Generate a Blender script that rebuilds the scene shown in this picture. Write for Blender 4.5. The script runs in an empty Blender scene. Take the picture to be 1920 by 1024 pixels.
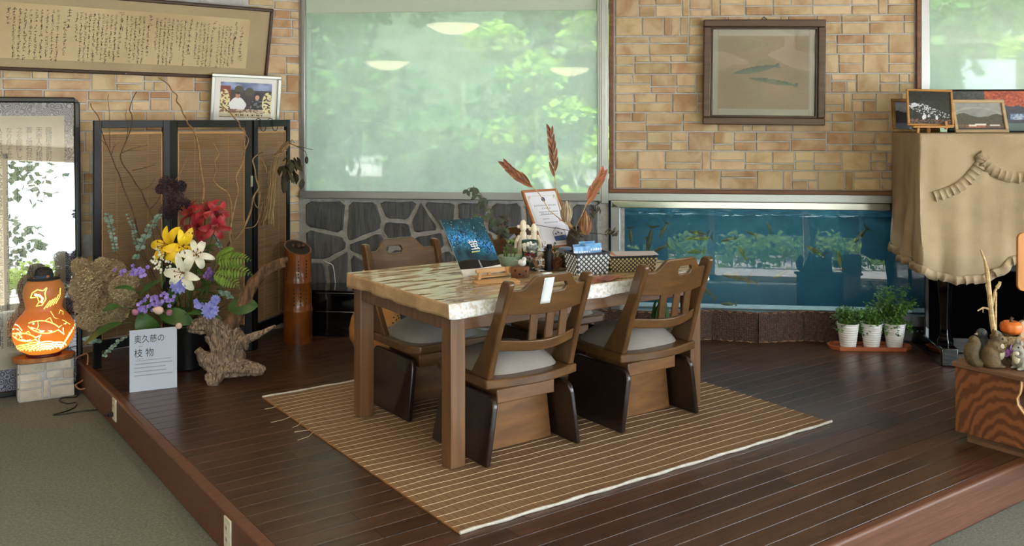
import bpy, math, random
import numpy as np
from mathutils import Vector, Matrix
random.seed(7)
scn = bpy.context.scene
COL = scn.collection
PH = 0.17            # platform height above the carpet
EYE = 1.51           # eye height above the platform
F = 1767.0           # focal length in pixels of the 1920 px wide frame
HOR = 215.0          # image row of the horizon
R = math.radians

# ------------------------------------------------------------------ camera, sky, sun, exposure
cam_d = bpy.data.cameras.new('camera')
cam = bpy.data.objects.new('camera', cam_d); COL.objects.link(cam)
cam.location = (0, 0, PH + EYE); cam.rotation_euler = (R(90), 0, 0)
cam_d.sensor_width = 36.0; cam_d.lens = 36.0 * F / 1920.0
cam_d.shift_y = -(512.0 - HOR) / 1920.0
cam_d.clip_start = 0.05; cam_d.clip_end = 300
scn.camera = cam

world = bpy.data.worlds.new('world'); scn.world = world; world.use_nodes = True
bg = world.node_tree.nodes['Background']
bg.inputs[0].default_value = (0.80, 0.91, 1.0, 1); bg.inputs[1].default_value = 7.5

sun_d = bpy.data.lights.new('sun', 'SUN'); sun_d.energy = 26.0; sun_d.angle = R(1.0); sun_d.color = (1, .97, .90)
sun = bpy.data.objects.new('sun', sun_d); COL.objects.link(sun)
sun.rotation_euler = (R(27), 0, R(-20))     # high sun behind the viewer, over the roof

def portal(loc, rot, sx, sy):
    d = bpy.data.lights.new('daylight_portal', 'AREA'); d.shape = 'RECTANGLE'; d.size = sx; d.size_y = sy
    d.cycles.is_portal = True
    o = bpy.data.objects.new('daylight_portal', d); COL.objects.link(o); o.location = loc; o.rotation_euler = rot
portal((.75, -3.95, 1.35), (R(90), 0, 0), 11.0, 2.5)
portal((6.25, 0.5, 1.35), (R(90), 0, R(90)), 7.6, 2.5)

vs = scn.view_settings
vs.view_transform = 'Standard'; vs.look = 'None'; vs.gamma = 1.0; vs.use_curve_mapping = False
vs.exposure = 0.47
try:
    scn.cycles.max_bounces = 10; scn.cycles.diffuse_bounces = 5; scn.cycles.glossy_bounces = 4
    scn.cycles.transparent_max_bounces = 16; scn.cycles.sample_clamp_indirect = 8.0
    scn.cycles.caustics_reflective = False; scn.cycles.caustics_refractive = False
except Exception: pass

# ------------------------------------------------------------------ helpers
def lin(c):
    return tuple((x/12.92 if x <= .04045 else ((x+.055)/1.055)**2.4) for x in c)
def srgb(r, g, b): return lin((r/255., g/255., b/255.))

def mat(name, c1, c2=None, rough=.5, metal=0., scale=6., stretch=(1,1,1), detail=4., bump=0., bscale=None, rand=0., rhue=0.,
        coat=0., emit=None, estr=0., trans=0., spec=.5, lo=.35, hi=.65, bstretch=None, sss=0., alpha=1., croff=.03, dist=0.4):
    m = bpy.data.materials.new(name); m.use_nodes = True
    nt = m.node_tree; N = nt.nodes; L = nt.links; b = N['Principled BSDF']
    b.inputs['Roughness'].default_value = rough; b.inputs['Metallic'].default_value = metal
    b.inputs['Specular IOR Level'].default_value = spec
    b.inputs['Coat Weight'].default_value = coat; b.inputs['Coat Roughness'].default_value = croff
    b.inputs['Transmission Weight'].default_value = trans
    b.inputs['Alpha'].default_value = alpha
    if sss: b.inputs['Subsurface Weight'].default_value = sss; b.inputs['Subsurface Radius'].default_value = (.02,.015,.01)
    b.inputs['Base Color'].default_value = (*c1, 1)
    src = None
    oi = None
    if rand or rhue or bump or c2:
        tc = N.new('ShaderNodeTexCoord'); oi = N.new('ShaderNodeObjectInfo')
        vm = N.new('ShaderNodeVectorMath'); vm.operation = 'MULTIPLY_ADD'
        cmb = N.new('ShaderNodeMath'); cmb.operation = 'MULTIPLY'; cmb.inputs[1].default_value = 37.
        L.new(oi.outputs['Random'], cmb.inputs[0])
        mp = N.new('ShaderNodeMapping'); mp.inputs['Scale'].default_value = stretch
        L.new(tc.outputs['Object'], mp.inputs['Vector'])
        ad = N.new('ShaderNodeVectorMath'); ad.operation = 'ADD'
        L.new(mp.outputs[0], ad.inputs[0]); L.new(cmb.outputs[0], ad.inputs[1])
    if c2:
        nz = N.new('ShaderNodeTexNoise'); nz.inputs['Scale'].default_value = scale; nz.inputs['Detail'].default_value = detail
        nz.inputs['Distortion'].default_value = dist
        L.new(ad.outputs[0], nz.inputs['Vector'])
        cr = N.new('ShaderNodeValToRGB'); cr.color_ramp.elements[0].position = lo; cr.color_ramp.elements[1].position = hi
        cr.color_ramp.elements[0].color = (*c1, 1); cr.color_ramp.elements[1].color = (*c2, 1)
        L.new(nz.outputs['Fac'], cr.inputs['Fac']); src = cr.outputs['Color']
    if rand or rhue:
        hs = N.new('ShaderNodeHueSaturation')
        if src: L.new(src, hs.inputs['Color'])
        else: hs.inputs['Color'].default_value = (*c1, 1)
        if rand:
            mr = N.new('ShaderNodeMapRange'); mr.inputs['To Min'].default_value = 1-rand; mr.inputs['To Max'].default_value = 1+rand
            L.new(oi.outputs['Random'], mr.inputs['Value']); L.new(mr.outputs[0], hs.inputs['Value'])
        if rhue:
            w = N.new('ShaderNodeTexWhiteNoise'); w.noise_dimensions = '1D'; L.new(oi.outputs['Random'], w.inputs['W'])
            mr = N.new('ShaderNodeMapRange'); mr.inputs['To Min'].default_value = .5-rhue; mr.inputs['To Max'].default_value = .5+rhue
            L.new(w.outputs['Value'], mr.inputs['Value']); L.new(mr.outputs[0], hs.inputs['Hue'])
        src = hs.outputs['Color']
    if src: L.new(src, b.inputs['Base Color'])
    if bump:
        nz2 = N.new('ShaderNodeTexNoise'); nz2.inputs['Scale'].default_value = bscale or scale*3; nz2.inputs['Detail'].default_value = 3.
        if bstretch:
            mp2 = N.new('ShaderNodeMapping'); mp2.inputs['Scale'].default_value = bstretch
            L.new(tc.outputs['Object'], mp2.inputs['Vector']); L.new(mp2.outputs[0], nz2.inputs['Vector'])
        else: L.new(ad.outputs[0], nz2.inputs['Vector'])
        bp = N.new('ShaderNodeBump'); bp.inputs['Strength'].default_value = bump; bp.inputs['Distance'].default_value = .01
        L.new(nz2.outputs['Fac'], bp.inputs['Height']); L.new(bp.outputs[0], b.inputs['Normal'])
    if emit:
        b.inputs['Emission Color'].default_value = (*emit, 1); b.inputs['Emission Strength'].default_value = estr
    return m

class MB:
    """collects geometry for ONE mesh object"""
    def __init__(s): s.v = []; s.f = []; s.mi = []; s.cur = 0
    def face(s, idx): s.f.append(tuple(idx)); s.mi.append(s.cur)
    def add(s, vs, fs):
        n = len(s.v); s.v += [tuple(p) for p in vs]
        for f in fs: s.face([i+n for i in f])
        return n
    def box(s, x0, x1, y0, y1, z0, z1, M=None):
        vs = [Vector(p) for p in ((x0,y0,z0),(x1,y0,z0),(x1,y1,z0),(x0,y1,z0),(x0,y0,z1),(x1,y0,z1),(x1,y1,z1),(x0,y1,z1))]
        if M: vs = [M @ p for p in vs]
        s.add(vs, [(0,3,2,1),(4,5,6,7),(0,1,5,4),(1,2,6,5),(2,3,7,6),(3,0,4,7)]); return s
    def prism(s, poly, a0, a1, axis='z', shear=None):
        """extrude a 2-d polygon along an axis; poly is (x,y) for z, (y,z) for x, (x,z) for y"""
        n = len(poly); vs = []
        for a in (a0, a1):
            for p in poly:
                vs.append({'z': (p[0],p[1],a), 'x': (a,p[0],p[1]), 'y': (p[0],a,p[1])}[axis])
        if shear: vs = [shear(Vector(p)) for p in vs]
        fs = [tuple(range(n-1,-1,-1)), tuple(range(n, 2*n))] + [(i,(i+1)%n,n+(i+1)%n,n+i) for i in range(n)]
        s.add(vs, fs); return s
    def tube(s, pts, r, seg=8, caps=True):
        pts = [Vector(p) for p in pts]; n = len(pts)
        rs = [r]*n if isinstance(r, (int, float)) else list(r)
        t = (pts[1]-pts[0]).normalized(); up = Vector((0,0,1)) if abs(t.z) < .9 else Vector((1,0,0))
        a = t.cross(up).normalized(); base = len(s.v)
        for i, p in enumerate(pts):
            t = (pts[min(i+1,n-1)]-pts[max(i-1,0)])
            t = t.normalized() if t.length > 1e-9 else Vector((0,0,1))
            a = (a - t*a.dot(t)); a = a.normalized() if a.length > 1e-6 else t.orthogonal().normalized()
            b = t.cross(a)
            for k in range(seg):
                th = 2*math.pi*k/seg; s.v.append(tuple(p + (a*math.cos(th)+b*math.sin(th))*rs[i]))
        for i in range(n-1):
            for k in range(seg):
                k2 = (k+1)%seg
                s.face((base+i*seg+k, base+i*seg+k2, base+(i+1)*seg+k2, base+(i+1)*seg+k))
        if caps:
            s.face([base+k for k in range(seg-1,-1,-1)]); s.face([base+(n-1)*seg+k for k in range(seg)])
        return s
    def lathe(s, prof, seg=24, c=(0,0,0), sx=1, sy=1, rib=None, caps=True):
        base = len(s.v); n = len(prof)
        for (r, z) in prof:
            for k in range(seg):
                th = 2*math.pi*k/seg; q = r*(rib(th) if rib else 1)
                s.v.append((c[0]+q*math.cos(th)*sx, c[1]+q*math.sin(th)*sy, c[2]+z))
        for i in range(n-1):
            for k in range(seg):
                k2 = (k+1)%seg
                s.face((base+i*seg+k, base+i*seg+k2, base+(i+1)*seg+k2, base+(i+1)*seg+k))
        if caps:
            s.face([base+k for k in range(seg-1,-1,-1)]); s.face([base+(n-1)*seg+k for k in range(seg)])
        return s
    def ball(s, c, r, seg=12, rings=8, M=None):
        if isinstance(r, (int,float)): r = (r,r,r)
        base = len(s.v)
        for i in range(1, rings):
            ph = math.pi*i/rings
            for k in range(seg):
                th = 2*math.pi*k/seg
                p = Vector((r[0]*math.sin(ph)*math.cos(th), r[1]*math.sin(ph)*math.sin(th), -r[2]*math.cos(ph)))
                if M: p = M @ p
                s.v.append(tuple(p+Vector(c)))
        for q in (Vector((0,0,-r[2])), Vector((0,0,r[2]))):
            if M: q = M @ q
            s.v.append(tuple(q+Vector(c)))
        lo, hi = len(s.v)-2, len(s.v)-1
        for i in range(rings-2):
            for k in range(seg):
                k2 = (k+1)%seg
                s.face((base+i*seg+k, base+i*seg+k2, base+(i+1)*seg+k2, base+(i+1)*seg+k))
        for k in range(seg):
            k2 = (k+1)%seg
            s.face((lo, base+k2, base+k)); s.face((hi, base+(rings-2)*seg+k, base+(rings-2)*seg+k2))
        return s
    def grid(s, fn, nu, nv, wrap=False):
        base = len(s.v); cu = nu if wrap else nu+1
        for j in range(nv+1):
            for i in range(cu): s.v.append(tuple(fn(i/nu, j/nv)))
        for j in range(nv):
            for i in range(nu):
                i2 = (i+1)%cu
                s.face((base+j*cu+i, base+j*cu+i2, base+(j+1)*cu+i2, base+(j+1)*cu+i))
        return s
    def leaf(s, p, d, nrm, length, width, curl=.3, n=4, shape=None, fold=.15):
        """a leaf blade as a bent strip with a midrib"""
        p = Vector(p); d = Vector(d).normalized(); nrm = Vector(nrm); nrm = nrm - d*nrm.dot(d)
        nrm = nrm.normalized() if nrm.length > 1e-6 else d.orthogonal().normalized()
        sd = d.cross(nrm); base = len(s.v); q = p.copy(); ang = 0
        for i in range(n+1):
            t = i/n; w = width*.5*(shape(t) if shape else max(.04, math.sin(math.pi*min(1,t*.93+.05))**.8))
            ca, sa = math.cos(ang), math.sin(ang); dd = d*ca - nrm*sa; nn = nrm*ca + d*sa
            s.v += [tuple(q - sd*w + nn*w*fold), tuple(q), tuple(q + sd*w + nn*w*fold)]
            q = q + dd*(length/n); ang += curl/n*2
        for i in range(n):
            b = base+i*3; s.face((b,b+1,b+4,b+3)); s.face((b+1,b+2,b+5,b+4))
        return s
    def build(s, name, mats, parent=None, smooth=True, angle=35, bevel=0, seg=2, kind=None, loc=None, label=None, solid=0):
        me = bpy.data.meshes.new(name); me.from_pydata(s.v, [], s.f)
        mats = mats if isinstance(mats, (list, tuple)) else [mats]
        for m in mats: me.materials.append(m)
        if len(mats) > 1: me.polygons.foreach_set('material_index', s.mi)
        if smooth:
            me.polygons.foreach_set('use_smooth', [True]*len(me.polygons))
            try: me.set_sharp_from_angle(angle=R(angle))
            except Exception: pass
        me.update()
        o = bpy.data.objects.new(name, me); COL.objects.link(o)
        if parent: o.parent = parent
        if loc: o.location = loc
        if solid:
            md = o.modifiers.new('solid', 'SOLIDIFY'); md.thickness = solid; md.offset = 0
        if bevel:
            md = o.modifiers.new('bevel', 'BEVEL'); md.width = bevel; md.segments = seg; md.limit_method = 'ANGLE'; md.angle_limit = R(40)
        if kind: o['kind'] = kind
        if label: o['label'] = label
        return o

def tag(o, label=None, cat=None, group=None, kind=None):
    if label: o['label'] = label
    if cat: o['category'] = cat
    if group: o['group'] = group
    if kind: o['kind'] = kind
    return o
def thing(name, label, cat, loc=(0,0,0), rz=0., group=None, rot=None):
    o = bpy.data.objects.new(name, None); COL.objects.link(o); o.empty_display_size = .05
    o.location = loc; o.rotation_euler = rot if rot else (0,0,rz)
    return tag(o, label, cat, group)
def copy_tree(o, parent=None):
    c = o.copy(); COL.objects.link(c)
    if parent: c.parent = parent
    for ch in list(o.children): copy_tree(ch, c)
    return c

def G(px, py, h=0.):
    """point at height h above the platform seen at an image position"""
    D = F*(EYE-h)/(py-HOR); return Vector(((px-960)/F*D, D, PH+h))
def P(px, py, D): return Vector(((px-960)/F*D, D, PH+EYE-(py-HOR)*D/F))

TH = R(35.7)
E1 = Vector((math.cos(TH), math.sin(TH), 0)); E2 = Vector((-math.sin(TH), math.cos(TH), 0)); Z = Vector((0,0,1))

# lettering: Blender's own font with its CJK fallback
def text(body, size, m, parent, loc, rot=(R(90),0,0), align='LEFT', name='lettering', line=1.0, sx=1.0, off=0.):
    c = bpy.data.curves.new(name, 'FONT'); c.body = body; c.size = size; c.align_x = align; c.align_y = 'TOP'
    c.space_line = line; c.offset = off; c.fill_mode = 'FRONT'; c.resolution_u = 3
    c.materials.append(m)
    tmp = bpy.data.objects.new(name, c); me = bpy.data.meshes.new_from_object(tmp); me.name = name
    bpy.data.objects.remove(tmp); bpy.data.curves.remove(c)
    if not me.materials: me.materials.append(m)
    o = bpy.data.objects.new(name, me); COL.objects.link(o); o.parent = parent; o.location = loc; o.rotation_euler = rot; o.scale = (sx,1,1)
    return o

# flat prints: a fine grid whose colours are computed per vertex
def print_mat(name, rough=.5, coat=0.):
    m = bpy.data.materials.new(name); m.use_nodes = True; nt = m.node_tree
    a = nt.nodes.new('ShaderNodeAttribute'); a.attribute_name = 'Col'
    b = nt.nodes['Principled BSDF']; nt.links.new(a.outputs['Color'], b.inputs['Base Color'])
    b.inputs['Roughness'].default_value = rough; b.inputs['Coat Weight'].default_value = coat
    return m
def print_mesh(name, w, h, nx, ny, fn, m, parent, loc=(0,0,0), bend=None):
    """picture in the local XZ plane, facing -Y, lower left corner at loc; fn(U,V) -> sRGB array"""
    u = np.linspace(0,1,nx+1); v = np.linspace(0,1,ny+1); U, V = np.meshgrid(u, v)
    C = np.clip(np.asarray(fn(U,V), dtype=float), 0, 1)
    C = np.where(C <= .04045, C/12.92, ((C+.055)/1.055)**2.4)
    b = MB(); b.grid(bend or (lambda a, c: (a*w, 0, c*h)), nx, ny)
    o = b.build(name, m, parent, loc=loc)
    at = o.data.color_attributes.new('Col', 'FLOAT_COLOR', 'POINT')
    A = np.ones((C.shape[0]*C.shape[1], 4)); A[:, :3] = C.reshape(-1,3)
    at.data.foreach_set('color', A.ravel())
    return o
def vnoise(U, V, f, seed=0):
    """smooth value noise"""
    rs = np.random.RandomState(seed); n = int(max(2, f))+2
    g = rs.rand(n*2+2, n*2+2); x = U*f; y = V*f
    xi = np.clip(x.astype(int),0,2*n); yi = np.clip(y.astype(int),0,2*n); fx = x-xi; fy = y-yi
    fx = fx*fx*(3-2*fx); fy = fy*fy*(3-2*fy)
    return (g[yi,xi]*(1-fx)+g[yi,xi+1]*fx)*(1-fy)+(g[yi+1,xi]*(1-fx)+g[yi+1,xi+1]*fx)*fy
def mixc(a, b, t): return np.asarray(a)*(1-t[...,None])+np.asarray(b)*t[...,None]
def blob(U, V, x, y, rx, ry): return (((U-x)/rx)**2+((V-y)/ry)**2 < 1)
# ------------------------------------------------------------------ materials
m_carpet = mat('carpet', srgb(136,138,128), srgb(114,117,109), rough=.95, scale=90, bump=.6, bscale=260, spec=.1)
m_plank = mat('plank_wood', srgb(50,31,21), srgb(88,58,39), rough=.3, scale=2.4, stretch=(1.1,22,22), detail=6, rand=.22, bump=.12, bscale=4, bstretch=(1.5,60,60), lo=.3, hi=.72, dist=1.2, spec=.5)
m_gap = mat('plank_joint', srgb(150,122,95), rough=.6)
m_fascia = mat('fascia_wood', srgb(90,54,35), srgb(106,67,46), rough=.5, scale=3, stretch=(1,20,20), bump=.1)
m_mortar = mat('mortar', srgb(192,193,194), srgb(174,175,176), rough=.95, scale=20, bump=.4, bscale=90)
m_brick = mat('stone_brick', srgb(208,185,150), srgb(174,136,100), rough=.85, scale=5.5, detail=5, bump=.55, bscale=14, rand=.12, rhue=.010, lo=.40, hi=.66)
m_slate = mat('slate', srgb(68,70,74), srgb(94,97,101), rough=.65, scale=5, stretch=(6,1,1), bump=.7, bscale=8, rand=.18)
m_slatemortar = mat('slate_mortar', srgb(178,177,175), srgb(156,155,153), rough=.95, scale=25, bump=.5)
m_alu = mat('aluminium', srgb(178,180,182), rough=.35, metal=.85, bump=.03, scale=40)
m_steel = mat('steel', srgb(190,190,188), rough=.22, metal=1.)
m_trim = mat('brown_trim', srgb(128,82,52), srgb(104,66,42), rough=.45, scale=3, stretch=(1,14,14))
m_ceil = mat('ceiling_board', srgb(225,214,196), rough=.9)
m_plaster = mat('plaster', srgb(205,190,165), rough=.9)
m_black = mat('black_lacquer', srgb(11,11,12), rough=.42, spec=.3, bump=.03, scale=30)
m_gloss = mat('piano_black', srgb(9,9,11), rough=.06, spec=.6, coat=.5)
m_ink = mat('ink', srgb(28,26,26), rough=.7)
m_white = mat('white_plain', srgb(235,235,232), rough=.5)

# ------------------------------------------------------------------ room frames
C0 = Vector((-1.52, 6.75, 0))
ANG_L, ANG_W = R(33.0), R(-6.41)
ML = Matrix.Translation(C0) @ Matrix.Rotation(ANG_L, 4, 'Z')     # left wall: local x along the wall, 0 at the corner, y into the wall
MW = Matrix.Translation(C0) @ Matrix.Rotation(ANG_W, 4, 'Z')     # window wall
def WL(x, y, z): return ML @ Vector((x, y, z))
def WW(x, y, z): return MW @ Vector((x, y, z))
def ww_px(px, py):
    u = (px-960)/F; s = (u*6.75+1.52)/(.9937+.1117*u); D = 6.75-.1117*s
    return s, PH+EYE-(py-HOR)*D/F
def wl_px(px, py):
    u = (px-960)/F; t = (-1.52-6.75*u)/(.8387-.5446*u); D = 6.75-.5446*t
    return -t, PH+EYE-(py-HOR)*D/F

def struct(name, b, m, M=None, parent=None, **k):
    o = b.build(name, m, parent, **k)
    if M is not None: o.matrix_world = M
    if not parent: o['kind'] = 'structure'
    return o

b = MB(); b.box(-7.5, 6.4, -4.1, 7.2, -.1, 0); struct('floor', b, m_carpet)
b = MB(); b.box(-7.5, 6.8, -4.6, 7.3, 2.85, 2.95); struct('ceiling', b, m_ceil)

# walls
b = MB()
b.box(-4.6, 0, 0, .15, 0, 2.85); b.box(-.02,.02,.0,.15,0,2.85)
wall_left = struct('wall_left', b, m_mortar, ML)
b = MB()
b.box(0, 2.2, .003, .2, 0, PH+.91)                      # behind the slate dado
b.box(-.02, 2.2, .0, .2, PH+2.62, 2.85)
b.box(-.05, .015, .0, .2, 0, 2.85)
wall_window = struct('wall_window', b, m_slatemortar, MW)
S_R, S_W2 = 2.215, 4.262
b = MB()
b.box(S_R, S_W2, .0, .15, PH+.985, 2.85)
b.box(S_W2, 8.2, .0, .15, PH+2.62, 2.85)
b.box(S_W2, 8.2, .0, .15, PH+.985, PH+1.2)
b.box(2.2, 8.2, .06, .2, 0, PH+.18)
b.box(4.9, 8.2, .0, .2, 0, PH+1.0)
wall_back = struct('wall_back', b, m_mortar, MW)

def ashlar(x0, x1, z0, z1, pitch, rng, j=.009):
    """coursed rubble: courses made of full-height blocks and stacked pairs"""
    out = []; z = z0
    while z < z1-.02:
        h = min(pitch, z1-z); x = x0; 
        while x < x1-.01:
            k = rng.random()
            w = {0:.165,1:.235,2:.16,3:.055,4:.12}[0 if k<.24 else 1 if k<.58 else 2 if k<.8 else 3 if k<.88 else 4]*rng.uniform(.88,1.15)
            if x1-x-w < .05: w = x1-x
            X0, X1 = x+j/2, x+w-j/2
            if k < .24 or (.8 <= k < .88) or h < .07: out.append((X0,X1,z+j/2,z+h-j/2))
            else:
                c = z + h*rng.choice((.5,.5,.36,.62))
                if k < .58 and rng.random() < .3:
                    q = X0+(X1-X0)*rng.uniform(.35,.65); out += [(X0,q-j/2,c+j/2,z+h-j/2),(q+j/2,X1,c+j/2,z+h-j/2)]
                else: out.append((X0,X1,c+j/2,z+h-j/2))
                if .58 <= k < .8 and rng.random() < .25:
                    q = X0+(X1-X0)*rng.uniform(.35,.65); out += [(X0,q-j/2,z+j/2,c-j/2),(q+j/2,X1,z+j/2,c-j/2)]
                else: out.append((X0,X1,z+j/2,c-j/2))
            x += w
        z += pitch
    return out
def lay_bricks(wall, rects, rng, m, proud=.008, name='brick'):
    for (x0,x1,z0,z1) in rects:
        w, h = (x1-x0)/2, (z1-z0)/2; p = proud*rng.uniform(.7,1.3); c = .004
        jt = lambda: rng.uniform(-.0012,.0012)
        b = MB()
        ring = lambda y, k: [(sx*(w-k)+jt(), y+ (rng.uniform(-.0015,.0015) if y < 0 else 0), sz*(h-k)+jt()) for sx,sz in ((-1,-1),(1,-1),(1,1),(-1,1))]
        b.add(ring(.004,0)+ring(-p+c,0)+ring(-p,c), [(0,1,5,4),(1,2,6,5),(2,3,7,6),(3,0,4,7),(4,5,9,8),(5,6,10,9),(6,7,11,10),(7,4,8,11),(8,9,10,11)])
        b.build(name, m, wall, smooth=False, loc=((x0+x1)/2, 0, (z0+z1)/2))
rng = random.Random(3)
rects = ashlar(S_R+.03, S_W2-.03, PH+1.0, PH+2.42, .131, rng)
lay_bricks(wall_back, rects, rng, m_brick)
nR = len(rects)
rects = ashlar(-2.1, -.004, .0, 2.6, .131, rng)
def keep(r):
    cx, cz = (r[0]+r[1])/2, (r[2]+r[3])/2
    if cz < PH+1.28 and -1.33 < cx < -.22: return False          # wholly behind the folding screen
    if cz < 1.5 and cx < -1.62: return False                     # behind the standing calligraphy panel
    if cz > 2.03 and cx < -.30: return False                     # behind the hanging scroll
    return True
rects = [r for r in rects if keep(r)]
nL = len(rects)
lay_bricks(wall_left, rects, rng, m_brick)

# slate dado: irregular flags, one object each
def vor_cells(seeds, x0, x1, z0, z1):
    cells = []
    for i, s in enumerate(seeds):
        poly = [(x0,z0),(x1,z0),(x1,z1),(x0,z1)]
        for k, q in enumerate(seeds):
            if k == i: continue
            mx, mz = (s[0]+q[0])/2, (s[1]+q[1])/2; nx, nz = q[0]-s[0], q[1]-s[1]
            out = []
            for a in range(len(poly)):
                p, r = poly[a], poly[(a+1)%len(poly)]
                dp = (p[0]-mx)*nx+(p[1]-mz)*nz; dr = (r[0]-mx)*nx+(r[1]-mz)*nz
                if dp <= 0: out.append(p)
                if (dp < 0 < dr) or (dr < 0 < dp):
                    t = dp/(dp-dr); out.append((p[0]+(r[0]-p[0])*t, p[1]+(r[1]-p[1])*t))
            poly = out
            if not poly: break
        cells.append(poly)
    return cells
sd = [(170,120),(360,140),(510,85),(700,95),(625,145),(150,240),(505,180),(400,250),(140,390),(225,380),(840,95),(985,130),(1180,110),(1390,150),
      (640,235),(800,200),(340,380),(500,330),(700,340),(900,270),(1100,270),(1300,300),
      (190,560),(430,520),(680,520),(950,430),(1250,480),(420,680),(1000,620),(1380,620)]
sd = [ww_px(540+x/2.439, 360+y/2.439) for x, y in sd]
for poly in vor_cells(sd, .03, 2.14, PH+.01, PH+.905):
    if len(poly) < 3: continue
    cx = sum(p[0] for p in poly)/len(poly); cz = sum(p[1] for p in poly)/len(poly)
    # shrink for the joint, cut the corners, roughen
    q = []
    n = len(poly)
    for i in range(n):
        p, r = poly[i], poly[(i+1)%n]
        for t in (.13,.5,.87): q.append((p[0]+(r[0]-p[0])*t, p[1]+(r[1]-p[1])*t))
    pts = []
    for (x,z) in q:
        d = math.hypot(x-cx, z-cz); k = max(.3, (d-.016)/max(d,.02)); k *= rng.uniform(.96,1.0)
        pts.append(((x-cx)*k,(z-cz)*k))
    n = len(pts); b = MB(); pr = .011*rng.uniform(.6,1.4)
    vs = [(x,.02,z) for x,z in pts]+[(x,-pr+.006,z) for x,z in pts]+[(x*.95,-pr+rng.uniform(-.003,.003),z*.95) for x,z in pts]
    b.add(vs, [(i,(i+1)%n,n+(i+1)%n,n+i) for i in range(n)]+[(n+i,n+(i+1)%n,2*n+(i+1)%n,2*n+i) for i in range(n)]+[tuple(range(2*n,3*n))])
    b.build('stone', m_slate, wall_window, smooth=False, loc=(cx,0,cz))

# brown trim round the right-hand stone panel
def trimbar(name, x0,x1,z0,z1, y0=-.03, y1=.0):
    b = MB(); b.box(x0,x1,y0,y1,z0,z1); return struct(name, b, m_trim, MW, bevel=.004)
trimbar('trim_1', S_R-.012, S_R+.02, PH+.975, 2.85)
trimbar('trim_2', S_R-.012, S_W2, PH+.972, PH+1.0, -.034)
trimbar('trim_3', S_W2-.028, S_W2+.0, PH+.99, 2.85)
b = MB(); b.box(2.2, 5.2, -.02, .03, PH+.918, PH+.972); struct('trim_4', b, m_alu, MW, bevel=.003)

# dusty window panes
def pane_mat(name, clear, dust, dustfac):
    m = bpy.data.materials.new(name); m.use_nodes = True; nt = m.node_tree; N = nt.nodes; L = nt.links
    for n in list(N): N.remove(n)
    out = N.new('ShaderNodeOutputMaterial')
    tr = N.new('ShaderNodeBsdfTransparent'); tr.inputs[0].default_value = (*clear,1)
    tl = N.new('ShaderNodeBsdfTranslucent'); tl.inputs[0].default_value = (*dust,1)
    df = N.new('ShaderNodeBsdfDiffuse'); df.inputs[0].default_value = (*dust,1)
    m0 = N.new('ShaderNodeMixShader'); m0.inputs[0].default_value = .3; L.new(tl.outputs[0], m0.inputs[1]); L.new(df.outputs[0], m0.inputs[2])
    tc = N.new('ShaderNodeTexCoord'); nz = N.new('ShaderNodeTexNoise'); nz.inputs['Scale'].default_value = 2.2; nz.inputs['Detail'].default_value = 8; nz.inputs['Roughness'].default_value = .7
    L.new(tc.outputs['Object'], nz.inputs['Vector'])
    mr = N.new('ShaderNodeMapRange'); mr.inputs['From Min'].default_value = .3; mr.inputs['From Max'].default_value = .75
    mr.inputs['To Min'].default_value = dustfac*1.15; mr.inputs['To Max'].default_value = dustfac*.7
    L.new(nz.outputs['Fac'], mr.inputs['Value'])
    m1 = N.new('ShaderNodeMixShader'); L.new(mr.outputs[0], m1.inputs[0]); L.new(tr.outputs[0], m1.inputs[1]); L.new(m0.outputs[0], m1.inputs[2])
    gl = N.new('ShaderNodeBsdfGlossy'); gl.inputs['Roughness'].default_value = .03
    fr = N.new('ShaderNodeFresnel'); fr.inputs['IOR'].default_value = 1.6
    m2 = N.new('ShaderNodeMixShader'); L.new(fr.outputs[0], m2.inputs[0]); L.new(m1.outputs[0], m2.inputs[1]); L.new(gl.outputs[0], m2.inputs[2])
    L.new(m2.outputs[0], out.inputs[0]); return m
m_pane = pane_mat('dusty_green_glass', (.66,.74,.66), (.88,.94,.88), .50)

def window(name, x0, x1, z0, z1, fr=.03, sill=.05):
    b = MB(); b.box(x0-.02, x1+.02, -.035, .06, z0-sill, z0)
    o = struct(name, b, m_alu, MW, bevel=.003)
    for (a,c,d,e) in ((x0-.015,x0+fr*.4,z0,z1),(x1-fr*.4,x1+.02,z0,z1),(x0,x1,z1-fr,z1)):
        f = MB(); f.box(a,c,-.015,.05,d,e); f.build('window_frame', m_alu, o, bevel=.003)
    g = MB(); g.box(x0, x1, .018, .024, z0, z1); g.build('pane', m_pane, o, smooth=False)
    return o
w1 = window('window_1', .03, 2.135, PH+.965, PH+2.6)
m_blindw = mat('blind_fabric', srgb(236,242,232), rough=.8)
_nt = m_blindw.node_tree; _t = _nt.nodes.new('ShaderNodeBsdfTranslucent'); _t.inputs[0].default_value = (.86,.92,.86,1); _m = _nt.nodes.new('ShaderNodeMixShader'); _m.inputs[0].default_value = .5
_nt.links.new(_nt.nodes['Principled BSDF'].outputs[0], _m.inputs[1]); _nt.links.new(_t.outputs[0], _m.inputs[2]); _nt.links.new(_m.outputs[0], _nt.nodes['Material Output'].inputs[0])
b = MB(); b.box(.045, 2.115, .006, .008, PH+2.245, PH+2.6); b.box(.045, 2.115, .002, .012, PH+2.235, PH+2.25); b.build('roller_blind', m_blindw, w1, smooth=False)
b = MB(); b.box(2.135, 2.2, -.03, .06, PH+.90, 2.85); b.box(2.15,2.185,-.04,-.03,PH+.9,2.85); struct('trim_5', b, m_alu, MW, bevel=.003)
w2 = window('window_2', S_W2+.05, 7.0, PH+1.25, PH+2.6)
b = MB(); b.box(S_W2+.0, S_W2+.055, -.03, .05, PH+1.2, 2.85); struct('trim_6', b, m_alu, MW, bevel=.003)

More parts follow.
